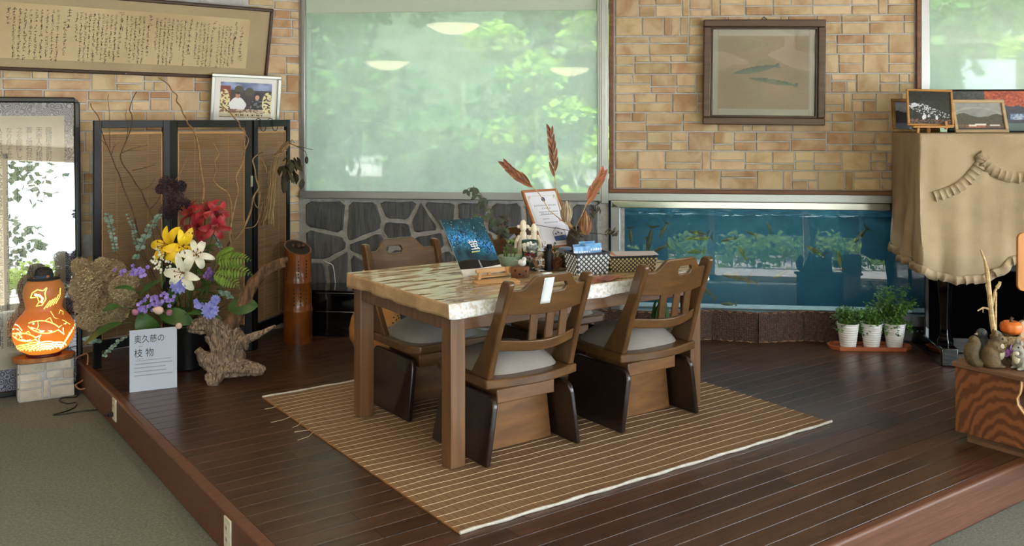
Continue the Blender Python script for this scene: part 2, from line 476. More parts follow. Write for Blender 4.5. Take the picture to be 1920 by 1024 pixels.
# side and rear shell of the room (outside the frame)
pl = WL(-4.6, 0, 0)
b = MB(); b.box(-7.3, -7.2, -4.0, 7.0, 0, 2.85); struct('wall_west', b, m_plaster)
b = MB(); b.box(-7.2, pl.x+.1, pl.y, pl.y+.15, 0, 2.85); struct('wall_north', b, m_plaster)
b = MB()
b.box(-7.2, -5.75, -4.1, -3.95, 0, 2.85); b.box(-4.95, -4.75, -4.1, -3.95, 0, 2.85); b.box(-5.75,-4.95,-4.1,-3.95,0,.5); b.box(-5.75,-4.95,-4.1,-3.95,1.15,2.85); b.box(-4.8,-2.0,-4.1,-3.95,.1,1.4)
b.box(-4.8, 6.3, -4.1, -3.95, 2.6, 2.85); b.box(-4.8, 6.3, -4.1, -3.95, 0, .1)
for x in (-3.4, -2.0, -.4, 1.2, 2.8, 4.4, 6.2): b.box(x-.05, x+.05, -4.1, -3.95, 0, 2.7)
struct('wall_south', b, m_plaster)
b = MB()
b.box(6.2, 6.3, -4.0, 5.9, 2.6, 2.85); b.box(6.2, 6.3, -4.0, 5.9, 0, .1); b.box(6.2,6.3,4.3,6.2,0,2.85)
for y in (-3.9, -1.9, .1, 2.1, 4.2): b.box(6.2, 6.3, y-.05, y+.05, 0, 2.7)
struct('wall_east', b, m_plaster)

# ------------------------------------------------------------------ outside
m_pave = mat('pavement', srgb(200,196,190), srgb(176,172,168), rough=.9, scale=2)
m_bank = mat('bank_soil', srgb(62,72,52), srgb(42,50,38), rough=.95, scale=3, bump=.5)
m_leafA = mat('leaf_bright', srgb(150,176,70), rough=.5, rand=0, trans=0); 
m_leafB = mat('leaf_mid', srgb(84,122,58), rough=.5)
m_leafC = mat('leaf_dark', srgb(48,82,48), rough=.55)
def leafy(m):
    nt = m.node_tree; b = nt.nodes['Principled BSDF']; out = nt.nodes['Material Output']
    t = nt.nodes.new('ShaderNodeBsdfTranslucent'); t.inputs[0].default_value = b.inputs['Base Color'].default_value
    mx = nt.nodes.new('ShaderNodeMixShader'); mx.inputs[0].default_value = .45
    nt.links.new(b.outputs[0], mx.inputs[1]); nt.links.new(t.outputs[0], mx.inputs[2]); nt.links.new(mx.outputs[0], out.inputs[0])
for m in (m_leafA, m_leafB, m_leafC): leafy(m)
m_bark = mat('bark', srgb(92,76,60), srgb(60,50,40), rough=.9, scale=8, stretch=(4,4,1), bump=.6)
b = MB(); b.box(-40, 40, -40, -4.05, -.25, -.12); b.box(6.3, 40, -4.05, 20, -.25, -.12); struct('ground_outside', b, m_pave)
b = MB(); b.box(-14, 14, 6.0, 26, -.35, -.2); struct('ground_garden', b, m_bank)
def bank(u, v):
    x = -16+32*u; y = 13+9*v + 1.2*math.sin(u*17)*v; z = -.3 + 7.5*v**.8 + .5*math.sin(u*31+v*7)
    return (x,y,z)
b = MB(); b.grid(bank, 40, 16); struct('hill_behind_garden', b, m_bank)

def foliage(b, c, r, n, size, rng, flat=.5):
    for _ in range(n):
        th = rng.uniform(0, 2*math.pi); u = rng.uniform(-1,1); k = rng.random()**.45; q = math.sqrt(1-u*u)
        p = Vector((c[0]+r[0]*k*q*math.cos(th), c[1]+r[1]*k*q*math.sin(th), c[2]+r[2]*k*u))
        d = Vector((rng.gauss(0,1), rng.gauss(0,1), rng.gauss(-.2,flat))).normalized(); s = d.orthogonal().normalized()
        s = Matrix.Rotation(rng.uniform(0,6.28),3,d) @ s
        L = size*rng.uniform(.6,1.3); W = L*.4
        b.add([p-d*L*.5, p+s*W, p+d*L*.6, p-s*W], [(0,1,2,3)])
def tree(label, x, y, clumps, m, n, size, seed, h0=-.25, group=None):
    rg = random.Random(seed)
    t = thing('garden_tree', label, 'tree', (x,y,h0))
    top = max(c[2] for c in clumps)
    b = MB(); b.tube([(0,0,0),(.05,.03,top*.4),(-.06,.05,top*.75),(0,0,top)], [.09,.07,.05,.02], 8)
    for c in clumps: b.tube([(0,0,max(.3,c[2]*.55)),(c[0]*.5,c[1]*.5,c[2]*.85),(c[0],c[1],c[2])],[.04,.025,.01],6)
    b.build('trunk', m_bark, t)
    b = MB()
    for (cx,cy,cz,r) in clumps: foliage(b, (cx,cy,cz), (r,r,r*.6), n, size, rg)
    o = b.build('foliage', m, t, smooth=False, kind='stuff')
    return t
rg = random.Random(21)
tree('bright yellow-green maple just outside the middle of the large window', .75, 9.6, [(-.55,0,2.35,.38),(-.95,.1,2.7,.34),(.1,.1,2.75,.42),(-.2,0,1.95,.36),(-.75,.2,1.75,.30),(.25,-.1,1.6,.36),(.05,.1,1.1,.34),(-.45,.1,1.35,.26),(.2,-.2,3.3,.5)], m_leafA, 230, .12, 1)
tree('mid green tree outside behind the left half of the large window', -1.9, 11.2, [(-.6,0,3.2,1.0),(.6,.1,3.6,1.0),(0,0,2.2,.9),(-1.0,.3,1.8,.8),(.9,-.2,1.6,.7),(.1,.2,4.6,1.0)], m_leafB, 700, .17, 2)
tree('dark green tree outside filling the top of the large window', 1.2, 13.4, [(-.6,0,4.2,1.2),(1.1,0,4.4,1.2),(2.2,.2,3.6,1.0),(.2,.1,3.2,1.1),(1.3,-.2,2.4,.9),(-.5,.2,1.7,.9)], m_leafC, 800, .18, 3)
tree('bright leafy bush outside beside the right window edge', 5.2, 9.2, [(-.3,0,1.9,.4),(.35,.1,2.1,.5),(.9,0,1.7,.5),(0,0,2.5,.4)], m_leafA, 260, .16, 4)
tree('mid green tree outside behind the right-hand window', 6.2, 11.5, [(-.6,0,3.0,1.0),(.6,.1,3.4,1.0),(0,0,2.0,.9),(-1.1,.3,2.0,.8),(1.5,.3,2.0,.9)], m_leafB, 700, .17, 5)
b = MB()
for i in range(60): 
    x = rg.uniform(-5,8); foliage(b, (x, rg.uniform(12.6,14.5), rg.uniform(.2,4.6)), (.9,.6,.6), 130, .2, rg)
o = b.build('undergrowth', m_leafB, bpy.data.objects['hill_behind_garden'], smooth=False, kind='stuff')
# eave beam across the top of the window, seen through the glass
b = MB(); b.box(-.6, 8.4, .35, .5, PH+2.5, PH+2.9); struct('trim_7', b, m_white, MW)
# street side behind the viewer: hedge, railing, far trees, seen in reflections
b = MB()
for i in range(70): foliage(b, (rg.uniform(-9,14), rg.uniform(-13.6,-12.8), rg.uniform(.0,.55)), (.6,.4,.4), 60, .16, rg)
o = b.build('clipped_hedge', m_leafA, smooth=False); tag(o, 'clipped green hedge across the pavement', 'hedge', kind='stuff')
b = MB()
for i in range(46): foliage(b, (rg.uniform(-14,20), rg.uniform(-24,-20), rg.uniform(.8,4.5)), (1.8,1.4,1.2), 110, .34, rg)
b2 = MB(); b2.grid(lambda u,v: (-32+43*u, -27-3*v+1.5*math.sin(u*19), -.3+7.5*v*(.8+.2*math.sin(u*11))), 40, 6); struct('sky_masking_bank', b2, m_bank)  # added dark bank out of view, hides the sky to darken glass reflections
o = b.build('far_trees', m_leafC, smooth=False); tag(o, 'line of trees beyond the street', 'trees', kind='stuff')
t = thing('street_railing', 'white railing standing before the hedge across the street', 'railing', (2,-14.4,-.12))
b = MB(); b.box(-11,11,-.03,.03,.82,.86); b.box(-11,11,-.03,.03,.2,.24); m_steelgrey = mat('grey_paint', srgb(120,126,126), rough=.5); b.build('rail', m_steelgrey, t)
b = MB()
for i in range(110): b.box(-11+i*.2-.015,-11+i*.2+.015,-.012,.012,0,.85)
b.build('balusters', m_steelgrey, t, kind='stuff', smooth=False)

# ------------------------------------------------------------------ raised platform
K = Vector((-.199, 2.349, 0))            # front corner of the platform
MP = Matrix.Translation(K) @ Matrix.Rotation(TH, 4, 'Z')
LU, LV = 7.2, 4.9
def to_u(p): q = MP.inverted() @ Vector(p); return q.x, q.y
# outline clipped against the walls (local coordinates)
cl = to_u(WL(0,0,0)); 
a1 = to_u(WL(-4,0,0)); w9 = to_u(WW(8,0,0))
def line_u(p, q, v): return p[0]+(q[0]-p[0])*(v-p[1])/(q[1]-p[1])
b = MB(); pw = to_u(WL(-1.36,0.05,0))
LU = line_u(to_u(WW(0,.05,0)), to_u(WW(8,.05,0)), .04)
outline = [(0.04,0.04), (LU,.04), to_u(WW(0,.05,0)), (.04, pw[1])]
b.prism(outline, .0, PH-.013)
platform = struct('platform', b, m_gap, MP, smooth=False)
PITCH = .0925; row = 0; v = .045; nP = 0
rng = random.Random(11)
vL = to_u(WL(0,0,0))[1]
while v < vL+.6:
    vc = v+PITCH/2
    u0 = .045
    # right end: window wall line
    p, q = to_u(WW(0,.03,0)), to_u(WW(8,.03,0))
    ue = min(6.4, line_u(p, q, vc)) if vc > q[1] else 6.4
    if vc > pw[1]-.02:
        p2, q2 = to_u(WL(0,.03,0)), to_u(WL(-4,.03,0)); break
    u = u0; first = True
    while u < ue-.05:
        L = rng.uniform(.25,1.2) if first else 1.2
        first = False
        u1 = min(u+L, ue)
        b = MB(); w, h = (u1-u)/2-.0009, PITCH/2-.0011
        b.add([(-w,-h,0),(w,-h,0),(w,h,0),(-w,h,0),(-w,-h,.0112),(w,-h,.0112),(w,h,.0112),(-w,h,.0112),(-w+.001,-h+.001,.013),(w-.001,-h+.001,.013),(w-.001,h-.001,.013),(-w+.001,h-.001,.013)],
              [(0,1,5,4),(1,2,6,5),(2,3,7,6),(3,0,4,7),(4,5,9,8),(5,6,10,9),(6,7,11,10),(7,4,8,11),(8,9,10,11)])
        if nP < 300: b.build('plank', m_plank, platform, smooth=False, loc=((u+u1)/2, vc, PH-.013)); nP += 1
        u = u1
    v += PITCH
print('pieces', nR, nL, nP)
def fascia(name, x0, x1, y0, y1):
    b = MB(); b.box(x0,x1,y0,y1,0,PH+.001); return struct(name, b, m_fascia, MP, bevel=.012, seg=3)
fascia('trim_8', -.0, .05, 0, pw[1]+.02)
fascia('trim_9', .05, LU, 0, .05)
# ------------------------------------------------------------------ rug
m_reed = mat('reed_mat', srgb(148,116,84), srgb(126,96,68), rough=.75, scale=5, stretch=(60,1,1), detail=5, bump=.35, bscale=6, bstretch=(190,3,1))
_nt = m_reed.node_tree; _b = _nt.nodes['Principled BSDF']; _src = _b.inputs['Base Color'].links[0].from_socket
_tc = _nt.nodes.new('ShaderNodeTexCoord'); _w = _nt.nodes.new('ShaderNodeTexWave'); _w.bands_direction = 'X'; _w.inputs['Scale'].default_value = 9.5; _w.inputs['Distortion'].default_value = .6; _w.inputs['Detail'].default_value = 2
_r = _nt.nodes.new('ShaderNodeMapRange'); _r.inputs['From Min'].default_value = .0; _r.inputs['From Max'].default_value = .18; _r.inputs['To Min'].default_value = .72; _r.inputs['To Max'].default_value = 1.0
_h = _nt.nodes.new('ShaderNodeHueSaturation'); _nt.links.new(_tc.outputs['Object'], _w.inputs['Vector']); _nt.links.new(_w.outputs['Fac'], _r.inputs['Value']); _nt.links.new(_r.outputs[0], _h.inputs['Value']); _nt.links.new(_src, _h.inputs['Color']); _nt.links.new(_h.outputs[0], _b.inputs['Base Color'])
m_thread = mat('cotton_thread', srgb(206,184,150), rough=.9)
m_hem = mat('cotton_hem', srgb(200,194,184), srgb(182,174,162), rough=.9, scale=30, bump=.4)
ra, rb_, rc = G(487,748), G(862,1003), G(1560,793)
rug = thing('reed_rug', 'large tan reed rug with white stitch lines under the dining table', 'rug', (rb_.x, rb_.y, PH+.001))
rx = (rc-rb_); rug_w = rx.length; rug.rotation_euler = (0,0,math.atan2(rx.y, rx.x)); rug_l = (ra-rb_).length
def rugz(x, y): return .004+.0015*math.sin(x*5+y*3)+.0012*math.sin(y*9-x*4)
b = MB()
b.grid(lambda u,v: (u*rug_w, v*rug_l, rugz(u*rug_w, v*rug_l)), 60, 50)
b.grid(lambda u,v: (u*rug_w, 0 if v < .5 else rug_l, (v%0.5)*0+ (0 if (v in (0,)) else rugz(u*rug_w, 0))), 2, 1)
b.build('woven_reed', m_reed, rug)
b = MB(); b.box(0, .006, 0, rug_l, 0, .006); b.build('edge_reed', mat('edge_reed', srgb(150,105,62), rough=.6), rug)
rg = random.Random(5)
nst = 36
for i in range(1, nst):
    y = rug_l*i/nst; ph = rg.uniform(0,6); n = 40
    pts = []
    for k in range(n+1):
        x = rug_w*k/n; yy = y+.004*math.sin(x*7+ph)+.003*math.sin(x*19+ph*2)
        pts.append((x, yy, rugz(x,yy)+.0012))
    b = MB(); b.tube(pts, .0010, 4, caps=False); b.build('stitch_line', m_thread, rug)
for yy in (.0, rug_l):
    b = MB(); b.tube([(rug_w*k/40., yy+.003*math.sin(k*1.3), .006) for k in range(41)], [.0065+.0012*math.sin(k*2.1) for k in range(41)], 6)
    b.build('hem', m_hem, rug)
for (x,y,dx,dy) in ((0,rug_l*.80,-.11,-.02),(0,rug_l*.74,-.05,-.03),(0,rug_l*.66,-.10,-.055),(0,rug_l*.68,-.07,.02),(0,rug_l*.9,-.06,.0)):
    b = MB(); b.tube([(x,y,.006),(x+dx*.4,y+dy*.7,.003),(x+dx,y+dy,.003)], .0014, 4); b.build('loose_thread', m_thread, rug)

# ------------------------------------------------------------------ dining table
m_table = mat('table_wood', srgb(118,84,54), srgb(98,68,42), rough=.35, scale=2.5, stretch=(14,14,1), rand=.05, coat=.15)
m_tableh = mat('table_wood_rail', srgb(118,84,54), srgb(98,68,42), rough=.35, scale=2.5, stretch=(1,14,14), coat=.15)
A = G(845,885); A = Vector((A.x, A.y, PH+.007))
TL, TD, TH_ = 1.52, .915, .705
table = thing('dining_table', 'brown wooden dining table standing on the reed rug', 'table', A, TH)
for (x,y) in ((0,0),(TL-.075,0),(0,TD-.075),(TL-.075,TD-.075)):
    b = MB(); b.box(x,x+.075,y,y+.075,0,TH_-.03); b.build('leg', m_table, table, bevel=.004)
for (x0,x1,y0,y1) in ((.075,TL-.075,.008,.03),(.075,TL-.075,TD-.03,TD-.008)):
    b = MB(); b.box(x0,x1,y0,y1,TH_-.125,TH_-.03); b.build('apron', m_tableh, table, bevel=.003)
for (x0,x1,y0,y1) in ((.008,.03,.075,TD-.075),(TL-.03,TL-.008,.075,TD-.075)):
    b = MB(); b.box(x0,x1,y0,y1,TH_-.125,TH_-.03)
    b.build('apron', m_table, table, bevel=.003)
b = MB(); b.box(-.02,TL+.02,-.02,TD+.02,TH_-.03,TH_-.002); b.build('tabletop', m_tableh, table, bevel=.004)

def cloth_mat():
    m = mat('tablecloth_cotton', srgb(196,166,128), srgb(180,150,112), rough=.6, scale=12, bump=.0)
    nt = m.node_tree; N = nt.nodes; L = nt.links; b = N['Principled BSDF']
    b.inputs['Coat Weight'].default_value = .8; b.inputs['Coat Roughness'].default_value = .04
    tc = N.new('ShaderNodeTexCoord'); mp = N.new('ShaderNodeMapping'); mp.inputs['Scale'].default_value = (2.0,6.5,1); mp.inputs['Rotation'].default_value = (0,0,R(-36))
    nz = N.new('ShaderNodeTexNoise'); nz.inputs['Scale'].default_value = 2.6; nz.inputs['Detail'].default_value = .5
    bp = N.new('ShaderNodeBump'); bp.inputs['Strength'].default_value = .42; bp.inputs['Distance'].default_value = .025
    L.new(tc.outputs['Object'], mp.inputs[0]); L.new(mp.outputs[0], nz.inputs['Vector']); L.new(nz.outputs['Fac'], bp.inputs['Height'])
    L.new(bp.outputs[0], b.inputs['Coat Normal'])
    return m
m_cloth = cloth_mat(); m_cloth.node_tree.nodes['Principled BSDF'].inputs['Coat Weight'].default_value = 1.0
def lace_mat():
    m = mat('lace_border', srgb(240,240,242), srgb(212,204,192), rough=.8, scale=60, lo=.45, hi=.6, bump=.5, bscale=120)
    return m
m_lace = lace_mat()
tc_ = thing('tablecloth', 'beige cotton cloth with white lace border under clear vinyl on the dining table', 'tablecloth', (A.x, A.y, PH+.007+TH_), TH)
o = .028
def drop(u, v):
    # perimeter u, drop v
    Lx, Ly = TL+2*o, TD+2*o; per = 2*(Lx+Ly); s = u*per
    if s < Lx: x, y, nx, ny = s, 0, 0, -1
    elif s < Lx+Ly: x, y, nx, ny = Lx, s-Lx, 1, 0
    elif s < 2*Lx+Ly: x, y, nx, ny = Lx-(s-Lx-Ly), Ly, 0, 1
    else: x, y, nx, ny = 0, Ly-(s-2*Lx-Ly), -1, 0
    f = .006*math.sin(s*17)+.005*math.sin(s*31+1)+.003*math.sin(s*53)
    k = v
    return (x-o+nx*(f*k+.004*k), y-o+ny*(f*k+.004*k), .003-.062*k*(1+.05*math.sin(s*11)+.03*math.sin(s*23)))
b = MB(); b.box(-o, TL+o, -o, TD+o, .0, .004); b.build('cloth_top', m_cloth, tc_, bevel=.002)
b = MB(); b.grid(drop, 240, 5, wrap=True)
nf = len(b.f)
ob = b.build('cloth_drop', [mat('cloth_drop', srgb(186,156,120), srgb(168,138,104), rough=.7, scale=14, bump=.25, bscale=40), m_lace], tc_, solid=.0015)
Lx, Ly = TL+2*o, TD+2*o; per = 2*(Lx+Ly)
mi = []
for j in range(5):
    for i in range(240):
        s = (i+.5)/240*per; mi.append(1 if s < Lx+Ly*.2 else 0)
ob.data.polygons.foreach_set('material_index', mi)

# ------------------------------------------------------------------ swivel dining chairs
m_chair = mat('chair_wood', srgb(106,75,43), srgb(84,58,34), rough=.3, scale=2.2, stretch=(2,12,12), coat=.25, rand=.04)
m_chairv = mat('chair_wood_upright', srgb(102,72,42), srgb(80,55,32), rough=.3, scale=2.2, stretch=(12,12,1.5), coat=.25)
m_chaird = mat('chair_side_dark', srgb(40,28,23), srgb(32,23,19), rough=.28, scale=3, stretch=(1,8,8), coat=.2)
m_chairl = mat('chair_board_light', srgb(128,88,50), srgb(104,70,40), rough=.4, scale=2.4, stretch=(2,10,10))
m_seat = mat('grey_vinyl', srgb(150,143,136), srgb(138,131,125), rough=.42, scale=5, bump=.12, bscale=60)
def yb(z): return -.205-(z-.37)*.30
def rrect(x0,x1,y0,y1,r,n=5):
    out = []
    for (cx,cy,a) in ((x1-r,y0+r,-90),(x1-r,y1-r,0),(x0+r,y1-r,90),(x0+r,y0+r,180)):
        for i in range(n+1):
            t = R(a+90*i/n); out.append((cx+r*math.cos(t), cy+r*math.sin(t)))
    return out
def make_chair(label):
    t = thing('swivel_dining_chair', label, 'chair', group='wooden swivel chairs round the dining table')
    for s in (-1,1):
        # side panel, bottom splayed outwards, upper corners rounded
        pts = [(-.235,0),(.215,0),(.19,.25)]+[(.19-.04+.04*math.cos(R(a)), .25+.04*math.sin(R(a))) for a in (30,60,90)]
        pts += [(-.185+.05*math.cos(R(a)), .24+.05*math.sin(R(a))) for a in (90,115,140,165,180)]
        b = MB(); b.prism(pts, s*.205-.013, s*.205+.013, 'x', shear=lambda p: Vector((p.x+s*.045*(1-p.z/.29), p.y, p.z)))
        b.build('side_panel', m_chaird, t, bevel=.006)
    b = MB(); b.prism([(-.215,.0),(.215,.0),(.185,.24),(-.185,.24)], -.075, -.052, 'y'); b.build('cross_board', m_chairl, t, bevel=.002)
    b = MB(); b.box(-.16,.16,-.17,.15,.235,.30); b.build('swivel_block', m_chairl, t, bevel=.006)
    b = MB(); b.lathe([(.10,.30),(.10,.328)], 20); b.build('swivel_plate', m_steel, t)
    # seat board with a bowed rear edge
    pts = [(-.24,.20),(-.205,.235),(.205,.235),(.24,.20)][::-1]
    pts = [(.25,-.20)]+[(.25,.15),(.235,.205),(.20,.235),(-.20,.235),(-.235,.205),(-.25,.15),(-.25,-.20)]
    pts += [(-.25+.5*i/10, -.22-.045*math.sin(math.pi*i/10)) for i in range(0,11)]
    b = MB(); b.prism(pts, .325, .365, 'z'); b.build('seat_board', m_chair, t, bevel=.007)
    def cush(u, v):
        a = 2*math.pi*u; k = math.sin(v*math.pi/2) if v < 1 else 1
        c, s_ = math.cos(a), math.sin(a)
        e = .55
        x = math.copysign(abs(c)**e, c)*.215; y = math.copysign(abs(s_)**e, s_)*.200
        r = min(1, max(0.0, v*1.0))
        if v < .0: r = 0
        z = .362 + .092*(1-r**2.8)**.8
        return (x*r, y*r+.005, z)
    b = MB(); b.grid(lambda u,v: cush(u, 1-v), 40, 12, wrap=True); b.build('seat_cushion', m_seat, t, angle=80)
    for s in (-1,1):
        pts = [(yb(.362)+.135,.362),(yb(.362)-.01,.362),(yb(.55)-.012,.55),(yb(.80)-.030,.79),(yb(.80)-.022,.805),(yb(.80)+.02,.805),(yb(.78)+.03,.79),(yb(.62)+.048,.62),(yb(.48)+.085,.48)]
        b = MB(); b.prism(pts, s*.222-.016, s*.222+.016, 'x', shear=lambda p: Vector((p.x-s*.015*(p.z-.36), p.y, p.z)))
        b.build('back_post', m_chairv, t, bevel=.008, seg=3)
    # curved top rail with a hand hole
    nx, nz = 30, 9
    def top(u):
        a = abs(u-.5)*2; k = max(0,min(1,(.74-a)/.34)); k = k*k*(3-2*k)
        return .762+.058*k
    def rail(i, j, side):
        u, v = i/nx, j/nz; x = -.205+.41*u
        z = .655 + (top(u)-.655)*v - .012*math.sin(math.pi*u)*(1-v)
        return (x, yb(z)-.028*math.sin(math.pi*u)+(.011 if side else -.011), z)
    hole = lambda i,j: 14 <= i < 21 and 5 <= j < 7
    b = MB()
    idx = {}
    def vid(i,j,s_):
        if (i,j,s_) not in idx:
            p = list(rail(i,j,s_))
            if 14 <= i <= 21 and 5 <= j <= 7:
                if i in (14,21) and j in (5,7): p[0] += (.008 if i == 14 else -.008); p[2] += (.002 if j == 5 else -.002)
                elif i in (14,21): p[0] += (-.003 if i == 14 else .003)
            idx[(i,j,s_)] = len(b.v); b.v.append(tuple(p))
        return idx[(i,j,s_)]
    for i in range(nx):
        for j in range(nz):
            if hole(i,j): continue
            b.face((vid(i,j,0),vid(i+1,j,0),vid(i+1,j+1,0),vid(i,j+1,0)))
            b.face((vid(i,j,1),vid(i,j+1,1),vid(i+1,j+1,1),vid(i+1,j,1)))
            for (di,dj,e0,e1) in ((-1,0,(i,j+1),(i,j)),(1,0,(i+1,j),(i+1,j+1)),(0,-1,(i,j),(i+1,j)),(0,1,(i+1,j+1),(i,j+1))):
                a, c = i+di, j+dj
                if a < 0 or a >= nx or c < 0 or c >= nz or hole(a,c):
                    b.face((vid(*e0,1),vid(*e1,1),vid(*e1,0),vid(*e0,0)))
    b.build('top_rail', m_chair, t, bevel=.004)
    def bar(u, v): pass
    pts = []
    b = MB()
    n = 16; sec = [(-.011,-.024),(.011,-.024),(.011,.024),(-.011,.024)]
    for i in range(n+1):
        u = i/n; x = -.21+.42*u; z0 = .515-.012*math.sin(math.pi*u)
        for (dy,dz) in sec: b.v.append((x, yb(z0+dz)+.012-.06*math.sin(math.pi*u)+dy, z0+dz))
    for i in range(n):
        for k in range(4): b.face((i*4+k, i*4+(k+1)%4, (i+1)*4+(k+1)%4, (i+1)*4+k))
    b.face((3,2,1,0)); b.face((n*4,n*4+1,n*4+2,n*4+3))
    b.build('lower_rail', m_chair, t, bevel=.005)
    for x in (-.065,.02,.10):
        u = (x+.205)/.41; b = MB()
        pts = []
        for z in (.53,.6,.66):
            y = yb(z)-.028*math.sin(math.pi*u)-(.66-z)*.14
            for (dx,dy) in ((-.021,-.006),(.021,-.006),(.021,.006),(-.021,.006)): b.v.append((x+dx,y+dy,z))
        for i in range(2):
            for k in range(4): b.face((i*4+k, i*4+(k+1)%4, (i+1)*4+(k+1)%4, (i+1)*4+k))
        b.face((3,2,1,0)); b.face((8,9,10,11))
        b.build('back_slat', m_chairv, t, bevel=.003)
    return t
def tb(u, v, h=0): return A + E1*u + E2*v + Z*h
ch = make_chair('swivel chair nearest the viewer with a white strip hung over its back rail')
def put(o, u, v, rz): p = tb(u,v); o.location = (p.x,p.y,PH+.0075); o.rotation_euler = (0,0,rz)
pc = (.395, .165)
put(ch, pc[0], pc[1], TH)
c2 = copy_tree(ch); put(c2, 1.155, .15, TH); c2['label'] = 'swivel chair on the near long side of the table, closest to the aquarium'
c3 = copy_tree(ch); put(c3, .42, .86, TH+R(180)); c3['label'] = 'swivel chair facing the viewer behind the left table leg, before the slate wall'
c4 = copy_tree(ch); put(c4, 1.24, .90, TH+R(180)); c4['label'] = 'swivel chair mostly hidden behind the framed certificate on the table'
# white strip hanging over the back of the nearest chair
ws = thing('paper_strip', 'white strip of paper hanging over the top rail of the nearest chair', 'paper', ch.location, TH)
b = MB()
def strip(u, v):
    x = -.055+.052*u; i = (x+.205)/.41; zt = .762+.058
    L = v*.26
    if L < .13: z = zt-.13+L; y = yb(z)-.028*math.sin(math.pi*i)-.0135
    else:
        z = zt+.004-(L-.13)*.7; y = yb(z)-.028*math.sin(math.pi*i)+.0135
    return (x, y, z+.001)
b.grid(strip, 2, 16); b.build('strip', mat('white_paper', srgb(226,232,236), rough=.7), ws, solid=.001)
# ================================================================== left side: screen, panels, lamp, flowers
def ground(px, py, h=0.): return G(px, py, h)
m_blind = mat('bamboo_blind', srgb(142,112,78), srgb(114,86,58), rough=.75, scale=3, stretch=(1,1,60), rand=.06)
m_blindedge = mat('blind_edging', srgb(182,142,96), rough=.8)
# ---------------- folding screen: three hinged leaves
S1, S2, S3, S4 = Vector((-2.49,5.60,0)), Vector((-2.15,5.92,0)), Vector((-1.66,6.03,0)), Vector((-1.535,6.48,0))
scr = thing('folding_screen', 'black framed folding screen with woven bamboo blinds before the stone wall', 'screen', (S1.x,S1.y,PH))
SH = 1.475
def leaf_panel(a, b_, name):
    d = b_-a; w = d.length; ang = math.atan2(d.y, d.x)
    f = bpy.data.objects.new('screen_leaf', None); COL.objects.link(f); f.parent = scr
    f.location = (a.x-S1.x, a.y-S1.y, 0); f.rotation_euler = (0,0,ang)
    st = .047 if w > .45 else .042
    m = MB()
    m.box(.002, st, -.012, .012, .0, SH); m.box(w-st, w-.002, -.012, .012, .0, SH)
    m.box(st, w-st, -.011, .011, SH-.045, SH); m.box(st, w-st, -.011, .011, .10, .16)
    m.build('frame', m_black, f, bevel=.002)
    m = MB(); 
    z0, z1 = .17, SH-.085; n = 190
    for i in range(n):
        z = z0+(z1-z0)*i/n; m.box(st+.004, w-st-.004, -.0022, .0022, z, z+(z1-z0)/n*.80)
    m.build('bamboo_slats', m_blind, f, smooth=False, kind='stuff')
    m = MB()
    m.box(st+.002, w-st-.002, -.004, .004, z1-.0, z1+.014); m.build('blind_rod', m_blindedge, f, bevel=.002)
    for x in (st+.001, w-st-.009):
        m = MB(); m.box(x, x+.008, -.004, .004, z0, z1+.006); m.build('blind_edging', m_blindedge, f)
    for x in (.25, .75):
        m = MB(); m.tube([(st+(w-2*st)*x, -.003, z0), (st+(w-2*st)*x, -.003, z1)], .0012, 4); m.build('blind_cord', m_blindedge, f)
    return f
l1 = leaf_panel(S1, S2, 'a'); l2 = leaf_panel(S2, S3, 'b'); l3 = leaf_panel(S3, S4, 'c')
for (p) in (S2, S3):
    for z in (.35, 1.05):
        m = MB(); m.box(p.x-S1.x-.007, p.x-S1.x+.007, p.y-S1.y-.020, p.y-S1.y-.013, z, z+.07); m.build('hinge', m_steel, scr)
for x in (.07, .22):
    # wire hooks over the last leaf's top rail
    d = (S4-S3); a = S3 + d*(x/d.length) ; n = Vector((d.y,-d.x,0)).normalized()
    hk = thing('wire_hook', ('black wire hook empty on the receding leaf of the folding screen' if x < .1 else 'black wire hook carrying the dried bundle on the folding screen'), 'hook', (a.x,a.y,PH+SH))
    pts = [n*-.015+Z*-.03, n*-.015+Z*.004, n*.0+Z*.012, n*.016+Z*.004, n*.018+Z*-.05]
    pts += [n*(.018+.018*(1-math.cos(t)))+Z*(-.05-.022*math.sin(t)) for t in (.6,1.2,1.8,2.4,3.0,3.6)]
    m = MB(); m.tube(pts, .0025, 6); m.build('wire', m_black, hk)

# ---------------- hanging dried bundle on the receding leaf
m_raffia = mat('raffia', srgb(168,142,104), srgb(132,106,74), rough=.85, scale=10)
m_deadleaf = mat('dead_leaf', srgb(70,64,36), srgb(46,40,30), rough=.7, scale=12, rand=.1)
m_twig = mat('twig', srgb(96,74,54), srgb(70,54,40), rough=.8, scale=20)
bun = P(541,268,6.1)
hb = thing('dried_bundle', 'hanging raffia bundle with dried dark leaves beside the folding screen', 'dried plants', bun)
rg = random.Random(9)
def relP(px,py,D,o): return P(px,py,D)-o
for i in range(34):
    ox, oy = rg.gauss(0,3), rg.gauss(0,2)
    c = [(541,268),(530,280),(519,292),(512,325),(509,355),(506,388),(500+rg.uniform(-6,10),410+rg.uniform(0,14))]
    pts = []
    for k,(x,y) in enumerate(c):
        w = 1.0 if k not in (2,) else .5
        pts.append(relP(x+ox*w+rg.gauss(0,1), y+rg.gauss(0,1.5), 6.1+rg.gauss(0,.012), bun))
    m = MB(); m.tube(pts, .003, 4); m.build('raffia_strand', m_raffia, hb)
m = MB(); m.tube([relP(519+9*math.cos(t), 291+3*math.sin(t), 6.1-.035*math.sin(t), bun) for t in [k*.6 for k in range(24)]], .004, 5); m.build('binding', m_raffia, hb)
